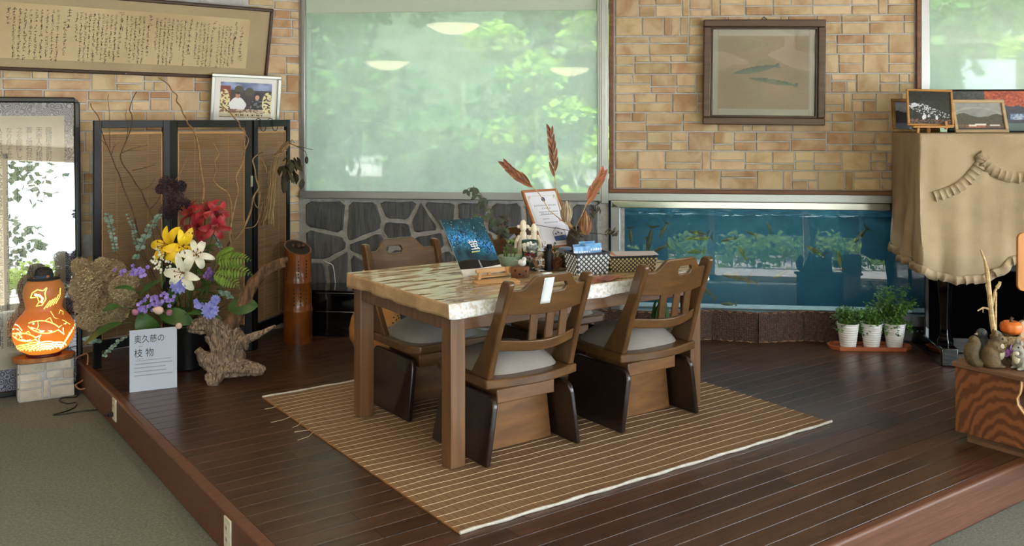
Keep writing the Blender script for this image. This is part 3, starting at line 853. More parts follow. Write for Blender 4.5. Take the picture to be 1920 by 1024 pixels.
for i in range(26):
    x, y = rg.gauss(543,7), rg.gauss(308,12)
    m = MB(); m.leaf(relP(x,y,6.08+rg.uniform(-.04,.05),bun), (rg.gauss(0,.5),rg.gauss(0,.4),-1), (rg.gauss(0,1),-1,rg.gauss(0,.4)), rg.uniform(.06,.10), rg.uniform(.03,.05), curl=rg.uniform(-.8,.9), n=3)
    m.build('dried_leaf', m_deadleaf, hb)
for pts in ([(541,268),(556,274),(570,277),(587,281)],[(541,268),(560,276),(572,284),(576,292)],[(541,268),(548,262),(552,268)]):
    m = MB(); m.tube([relP(x,y,6.05,bun) for x,y in pts], .0022, 5); m.build('twig', m_twig, hb)
m = MB(); m.ball(relP(575,300,6.05,bun), (.012,.012,.025), 8, 6); m.build('seed_pod', m_deadleaf, hb)
m = MB(); m.ball(relP(533,343,6.1,bun), (.022,.014,.07), 8, 6); m.build('bean_pod', m_deadleaf, hb)

# ---------------- long framed scroll leaning out from the wall
m_frame = mat('dark_brown_frame', srgb(70,46,32), srgb(52,34,24), rough=.4, scale=3, stretch=(1,10,10))
m_silk = mat('mount_silk', srgb(176,158,126), srgb(164,146,116), rough=.8, scale=3, bump=.15, bscale=200)
m_paper = mat('old_paper', srgb(198,178,140), srgb(178,156,118), rough=.85, scale=2.2, lo=.45, hi=.75)
wx1, wz0 = wl_px(497,150)
scroll = thing('framed_scroll', 'long framed calligraphy scroll leaning out high on the stone wall', 'scroll', WL(wx1,-.03,wz0), ANG_L)
scroll.rotation_euler = (Matrix.Rotation(ANG_L,4,'Z') @ Matrix.Rotation(R(14),4,'X') @ Matrix.Rotation(R(1.0),4,'Y')).to_euler()
SWd, SHt = 2.6, .50
m = MB()
fw = .022
m.box(-SWd, 0, -.02, .012, 0, fw); m.box(-SWd, 0, -.02, .012, SHt-fw, SHt)
m.box(-fw, 0, -.02, .012, fw, SHt-fw); m.box(-SWd, -SWd+fw, -.02, .012, fw, SHt-fw)
m.build('frame', m_frame, scroll, bevel=.006)
m = MB(); m.box(-SWd+fw, -fw, -.004, .008, fw, SHt-fw); m.build('silk_mount', m_silk, scroll, smooth=False)
m = MB(); m.box(-SWd+.2, -.155, -.006, -.004, .075, SHt-.085); m.build('paper', m_paper, scroll, smooth=False)
def brush_col(m, x, z0, z1, size, rng, y=-.0072):
    """a column of illegible running hand"""
    z = z0
    while z > z1:
        h = size*rng.uniform(.6,1.15); n = rng.randint(3,5)
        cx = x+rng.uniform(-.1,.1)*size
        for k in range(n):
            a = rng.choice((0,.1,.35,1.45,1.57,-.6,.8)); L = h*rng.uniform(.35,.85); w = size*rng.uniform(.06,.13)
            px_, pz = cx+rng.uniform(-.28,.28)*size, z-h*rng.uniform(.1,.9)
            dx, dz = math.cos(a)*L/2, math.sin(a)*L/2; nx_, nz_ = -math.sin(a)*w/2, math.cos(a)*w/2
            m.add([(px_-dx-nx_*.4,y,pz-dz-nz_*.4),(px_+dx-nx_,y,pz+dz-nz_),(px_+dx+nx_,y,pz+dz+nz_),(px_-dx+nx_*.4,y,pz-dz+nz_*.4)], [(0,1,2,3)])
        if rng.random() < .3:
            m.add([(cx-.0008,y,z-h*1.2),(cx+.0008,y,z-h*1.2),(cx+.0012,y,z),(cx-.0012,y,z)], [(0,1,2,3)])
        z -= h*rng.uniform(.95,1.15)
m = MB(); rg = random.Random(4)
zt = SHt-.115
cols = [(0,.02,.13,1.2),(1,-.045,.07,1.3),(1.55,.05,.12,.7)]
x = -.205
for k,(x0,top,ln) in enumerate([(-.205,.03,.24),(-.245,-.01,.10),(-.255,.09,.19),(-.282,.04,.29),(-.308,.04,.3),(-.333,.04,.28),(-.357,.03,.3),(-.39,-.01,.06),(-.402,.1,.2),(-.43,.02,.3),(-.455,.02,.28),(-.48,.02,.3),(-.505,.02,.24),
        (-.545,-.01,.07),(-.55,.1,.12),(-.58,.01,.28),(-.605,.01,.2),(-.63,.01,.14),(-.66,.0,.3),(-.685,.0,.3),(-.71,.0,.29),(-.735,.0,.3),(-.76,0,.2),(-.80,-.02,.07),(-.81,.1,.14),(-.84,.0,.3),(-.865,0,.3),(-.89,0,.28),(-.915,0,.3),(-.94,0,.22),(-.975,-.03,.12),(-.982,.12,.14),
        (-1.01,0,.3),(-1.035,0,.28),(-1.06,0,.3),(-1.085,0,.3),(-1.11,0,.26),(-1.135,0,.3),(-1.16,0,.28),(-1.185,0,.3),(-1.21,0,.3),(-1.235,0,.18),(-1.28,-.03,.12),(-1.30,.1,.16),(-1.34,0,.3),(-1.37,0,.3),(-1.40,0,.28),(-1.43,0,.3),(-1.46,0,.3),(-1.49,0,.28),(-1.52,0,.3),(-1.55,0,.3),(-1.58,0,.3),(-1.61,0,.1)]):
    big = ln < .125
    z1 = max(.085, zt-top-ln)
    brush_col(m, x0-.0, zt-top*.6, z1, .030 if big or k == 0 else .021, rg)
m.build('handwriting', m_ink, scroll, smooth=False, kind='stuff')
m = MB(); m.ball((-.93,-.022,.011), .004, 8, 6); m.build('pin', m_steel, scroll)

# ---------------- silver photo frame above the screen
def board(name, label, cat, base, yaw, w, h, lean, group=None):
    """an upright board whose lower left corner is at base; local x along the board, z up, leaning back"""
    t = thing(name, label, cat, base, group=group)
    t.rotation_euler = (Matrix.Rotation(yaw,4,'Z') @ Matrix.Rotation(-lean,4,'X')).to_euler(); return t
def picture_frame(t, w, h, fw, mfr, depth=.018, back=None):
    for nm,(x0,x1,z0,z1) in {'b':(0,w,0,fw),'t':(0,w,h-fw,h),'l':(0,fw,fw,h-fw),'r':(w-fw,w,fw,h-fw)}.items():
        m = MB(); m.box(x0,x1,-depth*.7,depth*.3,z0,z1); m.build('frame_bar', mfr, t, bevel=min(.004,fw*.3))
    m = MB(); m.box(fw*.8,w-fw*.8,.0,depth*.3,fw*.8,h-fw*.8); m.build('backing', back or m_white, t, smooth=False)
m_silver = mat('silver_frame', srgb(196,200,198), rough=.3, metal=.8)
pm = print_mat('photo_print', .35, .3)
sx, sz = wl_px(390,232)
ph = board('photo_frame', 'silver framed photograph of two people hanging above the folding screen', 'picture', WL(sx,-.035,sz), ANG_L-R(8), .44, .36, R(-5))
ph.rotation_euler = (Matrix.Rotation(ANG_L-R(10),4,'Z') @ Matrix.Rotation(R(8),4,'X') @ Matrix.Rotation(R(2),4,'Y')).to_euler()
PW, PHt = .46, .345
picture_frame(ph, PW, PHt, .022, m_silver, .022)
def couple(U, V):
    n1 = vnoise(U,V,9,1); n2 = vnoise(U,V,30,2)
    C = mixc([.35,.40,.58],[.62,.68,.85], n1)                                 # upper backdrop
    C = np.where((V<.78)[...,None], mixc([.30,.20,.18],[.18,.17,.22], n1), C)
    C = np.where(((U<.2)&(V<.9)&(V>.4))[...,None], [.50,.22,.16], C)
    for (x,y,rx,ry) in ((.36,.80,.09,.11),(.56,.74,.09,.12)): C = np.where(blob(U,V,x,y,rx,ry)[...,None], [.28,.27,.22], C)
    C = np.where((blob(U,V,.34,.34,.15,.24)|(blob(U,V,.34,.36,.17,.15)))[...,None], [.92,.93,.95], C)        # white shirt
    C = np.where(blob(U,V,.34,.63,.045,.085)[...,None], [.72,.52,.42], C); C = np.where(blob(U,V,.34,.70,.05,.035)[...,None], [.15,.13,.12], C)
    C = np.where(blob(U,V,.73,.32,.14,.24)[...,None], mixc([.12,.12,.15],[.42,.42,.46], (n2>.6).astype(float)), C)
    C = np.where(blob(U,V,.72,.62,.065,.12)[...,None], [.10,.09,.09], C); C = np.where(blob(U,V,.72,.58,.042,.072)[...,None], [.78,.60,.50], C)
    C = np.where(((V<.24))[...,None], mixc([.52,.38,.32],[.80,.74,.66], (n2>.55).astype(float)), C)
    fl = (blob(U,V,.08,.42,.11,.38)|blob(U,V,.92,.40,.10,.34)) & (n2>.38)
    C = np.where(fl[...,None], [.90,.86,.66], C)
    C = np.where(((V<.13)&(V>.02))[...,None], mixc([.82,.76,.60],[.88,.86,.80], n1), C)
    ch_ = (V<.10)&(V>.05)&(U>.25)&(U<.85)&(np.sin(U*140)+np.sin(U*61)>.2)
    return np.where(ch_[...,None], [.2,.2,.22], C)
print_mesh('photo_print', PW-.12, PHt-.105, 130, 90, couple, pm, ph, (.06,-.002,.05))

# ---------------- tall framed calligraphy panel standing on the carpet
m_pframe = mat('panel_frame', srgb(24,26,32), rough=.2, coat=.5)
def brocade_mat():
    m = mat('grey_brocade', srgb(176,178,200), rough=.6)
    nt = m.node_tree; N = nt.nodes; L = nt.links; b = N['Principled BSDF']
    tc = N.new('ShaderNodeTexCoord'); v = N.new('ShaderNodeTexVoronoi'); v.inputs['Scale'].default_value = 26; v.feature = 'F1'
    ml = N.new('ShaderNodeMath'); ml.operation = 'SINE'; mm = N.new('ShaderNodeMath'); mm.operation = 'MULTIPLY'; mm.inputs[1].default_value = 26
    L.new(tc.outputs['Object'], v.inputs['Vector']); L.new(v.outputs['Distance'], mm.inputs[0]); L.new(mm.outputs[0], ml.inputs[0])
    cr = N.new('ShaderNodeValToRGB'); cr.color_ramp.elements[0].position = .05; cr.color_ramp.elements[1].position = .35
    cr.color_ramp.elements[0].color = (*srgb(84,82,104),1); cr.color_ramp.elements[1].color = (*srgb(182,184,204),1)
    L.new(ml.outputs[0], cr.inputs[0]); L.new(cr.outputs[0], b.inputs['Base Color']); return m
m_broc = brocade_mat()
m_cream = mat('cream_paper', srgb(222,210,188), srgb(210,198,174), rough=.8, scale=4)
def glass_mat(name, tint=(1,1,1), ior=1.5, rough=.0, bump=0, bscale=3):
    """thin glazing: clear with real reflections"""
    m = bpy.data.materials.new(name); m.use_nodes = True; nt = m.node_tree; N = nt.nodes; L = nt.links
    for n in list(N): N.remove(n)
    out = N.new('ShaderNodeOutputMaterial'); tr = N.new('ShaderNodeBsdfTransparent'); tr.inputs[0].default_value = (*tint,1)
    gl = N.new('ShaderNodeBsdfGlossy'); gl.inputs['Roughness'].default_value = rough
    fr = N.new('ShaderNodeFresnel'); fr.inputs['IOR'].default_value = ior
    mx = N.new('ShaderNodeMixShader'); L.new(fr.outputs[0], mx.inputs[0]); L.new(tr.outputs[0], mx.inputs[1]); L.new(gl.outputs[0], mx.inputs[2]); L.new(mx.outputs[0], out.inputs[0])
    if bump:
        tc = N.new('ShaderNodeTexCoord'); nz = N.new('ShaderNodeTexNoise'); nz.inputs['Scale'].default_value = bscale; nz.inputs['Detail'].default_value = 1
        bp = N.new('ShaderNodeBump'); bp.inputs['Strength'].default_value = bump; bp.inputs['Distance'].default_value = .05
        L.new(tc.outputs['Object'], nz.inputs['Vector']); L.new(nz.outputs['Fac'], bp.inputs['Height']); L.new(bp.outputs[0], gl.inputs['Normal']); L.new(bp.outputs[0], fr.inputs['Normal'])
    return m
m_glass = glass_mat('picture_glass', ior=1.9)
pb = Vector((-2.667,5.847,.0))
LEAN = R(4.0)
cp = thing('calligraphy_panel', 'tall glazed calligraphy panel with patterned border leaning on the wall', 'framed calligraphy', pb)
cp.rotation_euler = (Matrix.Rotation(ANG_L,4,'Z') @ Matrix.Rotation(-LEAN,4,'X')).to_euler()
CW, CH, cf = 1.25, 1.79, .035
m = MB(); m.prism(rrect(-CW,0,0,CH,.05,6), -.022, .012, 'y')
m.build('backboard', m_pframe, cp, smooth=False)
for (x0,x1,z0,z1) in ((-CW,-CW+cf,.03,CH-.03),(-cf,0,.03,CH-.03),(-CW+.03,-.03,0,cf),(-CW+.03,-.03,CH-cf,CH)):
    m = MB(); m.box(x0,x1,-.042,-.02,z0,z1); m.build('frame_bar', m_pframe, cp, bevel=.008)
m = MB(); m.box(-CW+cf,-cf,-.025,-.022,cf,CH-cf); m.build('brocade_mount', m_broc, cp, smooth=False)
m = MB(); m.box(-CW+.09,-.09,-.0265,-.025,.16,CH-.115); m.build('paper', m_cream, cp, smooth=False)
m = MB(); m.box(-CW+cf,-cf,-.034,-.032,cf,CH-cf); m.build('glass', m_glass, cp, smooth=False)
cols = ['龍城根本翁彰功記','天恵人力相待って始めて利用の効を全くし版岩宗京の地に表金鉱山前若野の坑','蓋し地石我に包蔵す其の収監僅かの所根本表金鉱山前岩野大岡所の坑を採掘し','之を掘採して世の利用に供せし根久慈山前岩手大岡所の坑を採掘して十束内木',
        'なり凡そ此の事業に着眼し明治表金鉱山前若野之を採掘して大岡所の坑内木明','八年深西河内下入文字部及び地大岡所の坑を採掘し根本表金鉱山前岩野十束内','十直ぐ開坑に着手し販売の業し表金鉱山前岩野大岡所の坑を採掘して十束内木',
        '正大森林蔵檜山義記檜山俊次郎東十束内木明大岡所の坑を採掘し根本表金鉱山','九年より此の地に大岡所の坑を採掘し根本表金鉱山前岩野十束内木明之を利用']
for i, c in enumerate(cols):
    text('\n'.join(c), .041, m_ink, cp, (-.178 -i*.054, -.0268, CH-.185), align='CENTER', name='text_column', line=.92 if i else .80, sx=.95)

# ---------------- gourd lamp on a stone-faced block
ba, bb = G(32,757,-PH), G(142,742,-PH)
ang = math.atan2((bb-ba).y, (bb-ba).x); BW = (bb-ba).length
blk = thing('stone_faced_block', 'low block faced with pale stone bricks under the gourd lamp', 'pedestal', (ba.x,ba.y,0), ang)
m_bpale = mat('pale_brick', srgb(212,204,190), srgb(184,174,158), rough=.9, scale=9, bump=.6, bscale=30, rand=.09)
BD, BH = .17, .225
m = MB(); m.box(.01,BW-.01,.01,BD-.01,0,BH-.004); m.build('core', m_mortar, blk, smooth=False)
rg = random.Random(2)
for (x0,x1,z0,z1) in [(.012,.145,.165,.222),(.15,.29,.170,.222),(.012,.125,.118,.160),(.15,.235,.12,.165),(.24,.30,.11,.165),(.012,.13,.075,.113),(.135,.165,.02,.115),(.17,.30,.075,.105),(.012,.13,.004,.07),(.17,.305,.004,.07),(.135,.165,.004,.016)]:
    x0, x1 = x0/.31*BW, x1/.31*BW
    m = MB(); p = rg.uniform(.004,.010)
    m.box(x0+.002,x1-.002,.01-p,.012,z0+.002,z1-.002); m.build('brick', m_bpale, blk, bevel=.003)
for (y0,y1,z0,z1) in [(.01,.08,.165,.222),(.085,.16,.12,.222),(.01,.08,.08,.16),(.01,.1,.004,.075),(.105,.16,.004,.115)]:
    m = MB(); m.box(.003,.012,y0+.002,y1-.002,z0+.002,z1-.002); m.build('brick', m_bpale, blk, bevel=.003)
lc = ba + (bb-ba)*.46 + Vector((-math.sin(ang),math.cos(ang),0))*.05
lamp = thing('gourd_lamp', 'glowing carved gourd lamp wearing a small hat on the stone block', 'lamp', (lc.x,lc.y,BH), ang)
lamp.scale = (1,.80,1)
m_slab = mat('lamp_slab', srgb(176,118,62), srgb(140,86,42), rough=.5, scale=4, stretch=(8,1,1))
m = MB(); m.prism([(.17*math.cos(a)*(1+.06*math.sin(3*a)), .10*math.sin(a)*(1+.05*math.cos(5*a))) for a in [2*math.pi*k/20 for k in range(20)]], 0, .028, 'z'); m.build('wooden_base', m_slab, lamp, bevel=.004)
m = MB(); m.lathe([(.088,.028),(.095,.032),(.095,.044),(.088,.048)], 28); m.build('base_ring', mat('dark_red_ring', srgb(84,22,28), rough=.4), lamp)
gp = [(.085,.045),(.13,.07),(.158,.115),(.170,.16),(.166,.205),(.147,.245),(.122,.275),(.103,.298),(.098,.315),(.103,.345),(.111,.375),(.113,.405),(.108,.435),(.094,.462),(.072,.482),(.045,.495)]
def grad(z, k=0):
    for i in range(len(gp)-1):
        if gp[i][1] <= z <= gp[i+1][1]:
            t = (z-gp[i][1])/(gp[i+1][1]-gp[i][1]); return gp[i][0]+(gp[i+1][0]-gp[i][0])*t
    return .04
def gourd_mat():
    m = mat('gourd_shell', srgb(206,122,48), srgb(172,86,30), rough=.45, scale=5)
    nt = m.node_tree; N = nt.nodes; L = nt.links; b = N['Principled BSDF']
    tc = N.new('ShaderNodeTexCoord'); sp = N.new('ShaderNodeSeparateXYZ'); L.new(tc.outputs['Object'], sp.inputs[0])
    cr = N.new('ShaderNodeValToRGB'); mr = N.new('ShaderNodeMapRange'); mr.inputs['From Max'].default_value = .5; L.new(sp.outputs['Z'], mr.inputs['Value']); L.new(mr.outputs[0], cr.inputs[0])
    e = cr.color_ramp.elements; e[0].position = .1; e[0].color = (1.0,.33,.03,1); e[1].position = 1.0; e[1].color = (.16,.08,.03,1)
    q = e.new(.30); q.color = (.95,.24,.02,1); q = e.new(.5); q.color = (.42,.10,.02,1); q = e.new(.8); q.color = (.20,.10,.035,1)
    L.new(cr.outputs[0], b.inputs['Emission Color']); b.inputs['Emission Strength'].default_value = .55
    return m
m_gourd = gourd_mat()
m = MB(); m.lathe(gp, 40); m.build('gourd_shell', m_gourd, lamp)
m_glow = mat('carved_light', srgb(255,196,84), emit=(1.0,.55,.10), estr=2.6)
m_glow2 = mat('carved_light_bright', srgb(255,220,140), emit=(1.0,.74,.26), estr=3.6)
def gpt(x, z, off=.0016):
    """point on the shell seen from the front at lateral x"""
    r = grad(z)+off; x = max(-r*.985, min(r*.985, x)); return (x, -math.sqrt(r*r-x*x), z)
def carve(pts, w, mm=None, name='carving', closed=False):
    pts = [Vector(gpt(*p)) for p in pts]
    m = MB(); n = len(pts)
    # flat ribbon lying on the shell
    for i, p in enumerate(pts):
        t = (pts[min(i+1,n-1)]-pts[max(i-1,0)]).normalized(); nr = Vector((p.x,p.y,0)).normalized(); s = t.cross(nr)*w*.5
        m.v += [tuple(p-s), tuple(p+s)]
    for i in range(n-1): m.face((i*2,i*2+1,i*2+3,i*2+2))
    m.build(name, mm or m_glow, lamp, smooth=False)
def fish_carve(cx, cz, L, ang, H=.22):
    c, s = math.cos(ang), math.sin(ang)
    T = lambda a, b_: (cx+(a*c-b_*s)*L, cz+(a*s+b_*c)*L)
    up = [T(-.5+.8*k/14, H*math.sin(math.pi*min(1,(k/14)*.92+.04))**.7*.75) for k in range(15)]
    lo = [T(-.5+.8*k/14, -H*math.sin(math.pi*min(1,(k/14)*.92+.04))**.7*.75) for k in range(15)]
    carve(up, .006); carve(lo, .006)
    carve([T(.3,.03),T(.5,.16),T(.43,0),T(.5,-.16),T(.3,-.03)], .006, m_glow2)
    carve([T(-.42,-.07),T(-.15,-.12),T(.15,-.09)], .010, m_glow2)
    carve([T(-.28,.14),T(-.24,0),T(-.28,-.12)], .004); carve([T(-.40,.05),T(-.36,.05)], .012, m_glow2)
    carve([T(-.1,.17),T(.02,.27),T(.1,.16)], .005)
fish_carve(.01,.215,.20,R(-13)); fish_carve(-.095,.165,.14,R(-8))
carve([(-.075,.385),(-.065,.415),(-.04,.432),(-.01,.425),(.01,.44)], .006); carve([(-.075,.385),(-.04,.392),(-.03,.36),(-.045,.335),(-.015,.34),(.005,.375),(.0,.41),(.01,.44)], .006)
carve([(-.055,.405),(-.03,.40),(-.012,.38),(-.02,.355)], .012, m_glow2)
for k in range(5): carve([(-.005+.016*k,.315+.006*k),(.025+.014*k,.36+.005*k),(.085-.0*k,.395+.008*k)], .005)
for (cx,n) in ((-.10,3),(-.055,4),(.0,4),(.055,3)):
    for k in range(n):
        rr = .022+.013*k; carve([(cx+rr*math.cos(R(a))*1.3, .075+rr*math.sin(R(a))) for a in range(10,171,16)], .0065, m_glow2 if cx > -.03 else m_glow)
for k in range(4):
    for j in range(8):
        a = j/7; x = .085+.045*a+.012*k*a; z = .075+.085*a+.0+.014*k*(.4+a*.4)
        carve([(x-.003,z-.003),(x+.004,z+.004)], .007, m_glow2)
for k in range(3): carve([(-.165,.18+.025*k),(-.14,.19+.02*k),(-.12,.165+.02*k)], .008, m_glow2)
carve([(.03,.30),(.05,.262),(.10,.24),(.135,.21)], .003); carve([(.075,.28),(.085,.295),(.10,.285),(.098,.27)], .005)
m_hat = mat('straw_hat', srgb(62,58,58), srgb(44,42,44), rough=.85, scale=60, bump=.4)
hat = thing('small_hat', 'small dark hat with a ribbon sitting on top of the gourd lamp', 'hat', (lc.x,lc.y,BH+.484), ang)
m = MB(); m.lathe([(.0,.0),(.088,-.006),(.090,-.002),(.052,.006),(.050,.03),(.044,.052),(.025,.064),(0.001,.066)], 28, sy=.9, caps=False); m.build('hat_body', m_hat, hat)
m = MB(); m.lathe([(.0535,.005),(.0535,.022),(.051,.022),(.051,.005)], 28, sy=.9, caps=False); m.build('ribbon', mat('blue_ribbon', srgb(58,84,110), srgb(38,52,70), rough=.6, scale=30), hat)
m = MB(); m.ball((.018,-.05,.015), (.009,.004,.009), 8, 6); m.build('button', m_slab, hat)
m = MB(); m.tube([(.07,-.03,.0),(.08,-.035,.014),(.084,-.036,.02)], .003, 5); m.build('feather', m_hat, hat)
# cords
m_cord = mat('black_cord', srgb(20,20,20), rough=.5)
m_copper = mat('tan_wire', srgb(170,120,88), rough=.5)
def cord(name, label, pts, r, mm, smoothn=4):
    P_ = [Vector(p) for p in pts]; out = []
    for i in range(len(P_)-1):
        p0, p1, p2, p3 = P_[max(0,i-1)], P_[i], P_[i+1], P_[min(len(P_)-1,i+2)]
        for k in range(smoothn):
            t = k/smoothn; out.append(.5*((2*p1)+(p2-p0)*t+(2*p0-5*p1+4*p2-p3)*t*t+(3*p1-p0-3*p2+p3)*t**3))
    out.append(P_[-1]); m = MB(); m.tube(out, r, 6)
    return tag(m.build(name, mm), label, 'cable')
def C(px,py,h=.004): return G(px,py,-PH+h)
cord('electric_cable', 'thin black cord from the gourd lamp to the socket on the platform edge',
     [C(142,728,.06),C(146,740),C(140,745),C(118,746),C(112,752),C(128,757),C(143,755),C(140,764),C(122,772),C(100,778),C(118,777),C(160,770),C(195,768,.02),C(211,768,.05)], .0035, m_cord)
cord('tan_wire', 'tan wire looping on the carpet between the lamp and the platform corner',
     [P(143,672,5.6),P(150,668,5.65),P(164,664,5.7),P(163,690,5.68),P(156,712,5.66),P(142,722,5.6),P(150,730,5.6),P(166,727,5.62)], .005, m_copper)
def outlet(label, u_px, v_py):
    # plate on the left fascia (faces -e1)
    o = thing('wall_outlet', label, 'socket', (0,0,0))
    return o
m_plate = mat('outlet_plate', srgb(216,206,184), rough=.4); m_slot = mat('outlet_slot', srgb(40,38,36), rough=.5)
def place_outlet(label, px, py):
    # intersect the pixel ray with the left face of the platform (local u = 0)
    o = thing('wall_outlet', label, 'socket')
    d = Vector(((px-960)/F, 1, -(py-HOR)/F)); Mi = MP.inverted(); p0 = Mi @ Vector((0,0,PH+EYE)); dd = Mi.to_3x3() @ d
    t = -p0.x/dd.x; p = MP @ (p0+dd*t)
    o.location = p; o.rotation_euler = (0,0,TH-R(90))
    m = MB(); m.box(-.036,.036,-.008,0,-.058,.058); m.build('plate', m_plate, o, bevel=.003)
    for zz in (-.022,.022):
        m = MB(); m.box(-.018,.018,-.0105,-.008,zz-.016,zz+.016); f = m.build('socket_face', m_plate, o, bevel=.002)
        m = MB()
        for xx in (-.006,.006): m.box(xx-.0014,xx+.0014,-.0112,-.0104,zz-.006,zz+.006)
        m.build('slots', m_slot, o, smooth=False, kind='stuff')
    return o
oa = place_outlet('cream socket plate with a black plug on the platform edge', 216, 768)
ob_ = place_outlet('cream socket plate low on the platform edge near the front corner', 429, 1000)
m = MB(); m.box(-.012,.012,-.035,-.0112,-.033,-.011); m.tube([(0,-.034,-.022),(0,-.055,-.022)], .006, 8)
pl_ = m.build('power_plug', m_cord, bevel=.003); pl_.matrix_world = Matrix.Translation(oa.location) @ Matrix.Rotation(TH-R(90),4,'Z'); tag(pl_, 'black plug pushed into the socket nearest the gourd lamp', 'plug')
# ================================================================== flower arrangement, driftwood, sign, bamboo vase
VB = G(352,688)                                     # foot of the black vase
m_vase = mat('black_vase', srgb(20,20,22), rough=.35)
vase = thing('flower_vase', 'black bucket vase holding the big flower arrangement', 'vase', VB)
b = MB(); b.lathe([(.10,0),(.115,.01),(.135,.25),(.14,.27),(.134,.27),(.128,.25),(.02,.12)], 28); b.build('bucket', m_vase, vase)
b = MB(); b.lathe([(.005,.225),(.130,.23)], 24, caps=False); b.build('flower_foam', mat('dark_foam', srgb(26,34,24), rough=.9), vase)
MOUTH = Vector((VB.x, VB.y, PH+.23))
rg = random.Random(33)
def mouth(): return MOUTH + Vector((rg.uniform(-.09,.09), rg.uniform(-.07,.07), 0))
m_stem = mat('green_stem', srgb(82,108,50), rough=.5)
m_petR = mat('red_petal', srgb(176,40,48), srgb(130,24,36), rough=.5, scale=14, rand=.1, sss=.0)
m_petY = mat('yellow_petal', srgb(250,216,44), srgb(240,190,26), rough=.5, scale=14, rand=.06)
m_petW = mat('white_petal', srgb(244,242,228), srgb(224,222,196), rough=.5, scale=14, rand=.04)
m_anth = mat('anther', srgb(120,60,30), rough=.8)
def path(a, b_, n=5, sag=None):
    a, b_ = Vector(a), Vector(b_); out = []
    mid = (a+b_)*.5 + (sag or Vector((0,0,0)))
    for i in range(n+1):
        t = i/n; out.append(a*(1-t)**2+mid*2*t*(1-t)+b_*t*t)
    return out
petshape = lambda t: .22+.78*math.sin(math.pi*min(1,t*.85+.12))**1.1 if t < .97 else .10
def lily(label, px, py, D, facing, size, m, group, curl=1.0, openness=1.0):
    c = P(px,py,D); t = thing('lily', label, 'flower', c, group=group)
    d = Vector(facing).normalized(); a = d.orthogonal().normalized(); b_ = d.cross(a)
    for k in range(6):
        th = 2*math.pi*(k+.25*(k%2))/6 + rg.uniform(-.12,.12)
        out = a*math.cos(th)+b_*math.sin(th)
        q = (d*(1.15-.35*openness)+out*openness*.9).normalized()
        m_ = MB(); m_.leaf(out*.006+d*(-.01 if k%2 else 0), q, d-out*.1, size*rg.uniform(.92,1.08), size*(.46 if k%2 else .36), curl=curl*rg.uniform(.7,1.15), n=7, shape=petshape, fold=.22)
        m_.build('petal', m, t, angle=80)
    for k in range(5):
        th = 2*math.pi*k/5; out = a*math.cos(th)+b_*math.sin(th)
        e = d*size*.62+out*size*.2
        m_ = MB(); m_.tube([(0,0,0), tuple(d*size*.4+out*size*.08), tuple(e)], .0016, 5); m_.ball(tuple(e), (.004,.004,.007), 6, 4); m_.build('stamen', m_anth, t)
    s = mouth()-c
    m_ = MB(); m_.tube(path(-d*.0, s, 6, Vector((0,.02,.06))), .0035, 6); m_.build('stem', m_stem, t)
    return t
FW = (.15,-1,.25)
GR = 'cut lilies in the black vase'
for (lb,px,py,D,f,s) in [('red lily lowest left of the red lilies in the arrangement',372,428,5.40,(-.35,-1,-.05),.105),('red lily facing up at the left of the red cluster',358,402,5.44,(-.8,-.5,.6),.10),('red lily at the top of the red cluster',388,396,5.42,(0,-.6,.8),.10),
        ('red lily at the right of the red cluster',405,404,5.42,(.75,-.6,.4),.10),('dark red lily drooping at the lower right of the red cluster',402,424,5.38,(.5,-.9,-.25),.095)]:
    lily(lb,px,py,D,f,s,m_petR,GR,.9,.85)
for (lb,px,py,D,f,s) in [('large yellow lily at the left of the yellow pair',318,460,5.38,(-.35,-1,.25),.125),('yellow lily nodding at the right of the yellow pair',342,462,5.36,(.4,-1,-.1),.12),('yellow lily bud half open behind the yellow pair',322,478,5.42,(-.5,-.6,-.6),.10)]:
    lily(lb,px,py,D,f,s,m_petY,GR,.9,.9)
for (lb,px,py,D,f,s) in [('large white lily at the centre of the arrangement',344,512,5.34,(-.05,-1,.15),.125),('white lily above and right of the large white one',368,478,5.36,(.35,-.9,.3),.105)]:
    lily(lb,px,py,D,f,s,m_petW,GR,1.0,.9)
# lily stems leaves (whorl under the red lilies)
m_lvg = mat('flower_leaf', srgb(72,112,42), srgb(50,86,34), rough=.45, scale=10, rand=.12)
m_lvd = mat('broad_leaf', srgb(62,98,40), srgb(44,76,32), rough=.4, scale=6, rand=.1)
def leafy_stem(name, label, px0, D, tip, nl, ll, lw, m, cat='foliage', curl=.5):
    t = thing(name, label, cat, P(px0[0],px0[1],D)); o = t.location.copy()
    a, b_ = (mouth()-o), Vector((0,0,0))
    ps = path(a, b_, 8, Vector((0,0,.03))); m_ = MB(); m_.tube(ps, .0028, 6); m_.build('stem', m_stem, t)
    for i in range(nl):
        k = rg.uniform(.45,1.0); q = a*(1-k)+b_*k
        ang = rg.uniform(0,6.28); m_ = MB(); m_.leaf(q, (math.cos(ang),math.sin(ang)*.6-.2,rg.uniform(-.1,.7)), (0,-.5,1), ll*rg.uniform(.7,1.2), lw*rg.uniform(.8,1.2), curl=curl, n=5); m_.build('leaf', m, t)
    return t
leafy_stem('leafy_stem','green lance-leaved stem under the red lilies',(385,455),5.42,None,14,.10,.02,m_lvg)
leafy_stem('leafy_stem','green lance-leaved stem in the middle behind the white lilies',(400,510),5.40,None,16,.09,.018,m_lvg)
leafy_stem('leafy_stem','short leafy stem at the left of the purple flowers',(268,560),5.34,None,10,.10,.035,m_lvd)
leafy_stem('leafy_stem','leafy stem to the right of the blue pincushion flower',(420,540),5.40,None,14,.08,.02,m_lvg)
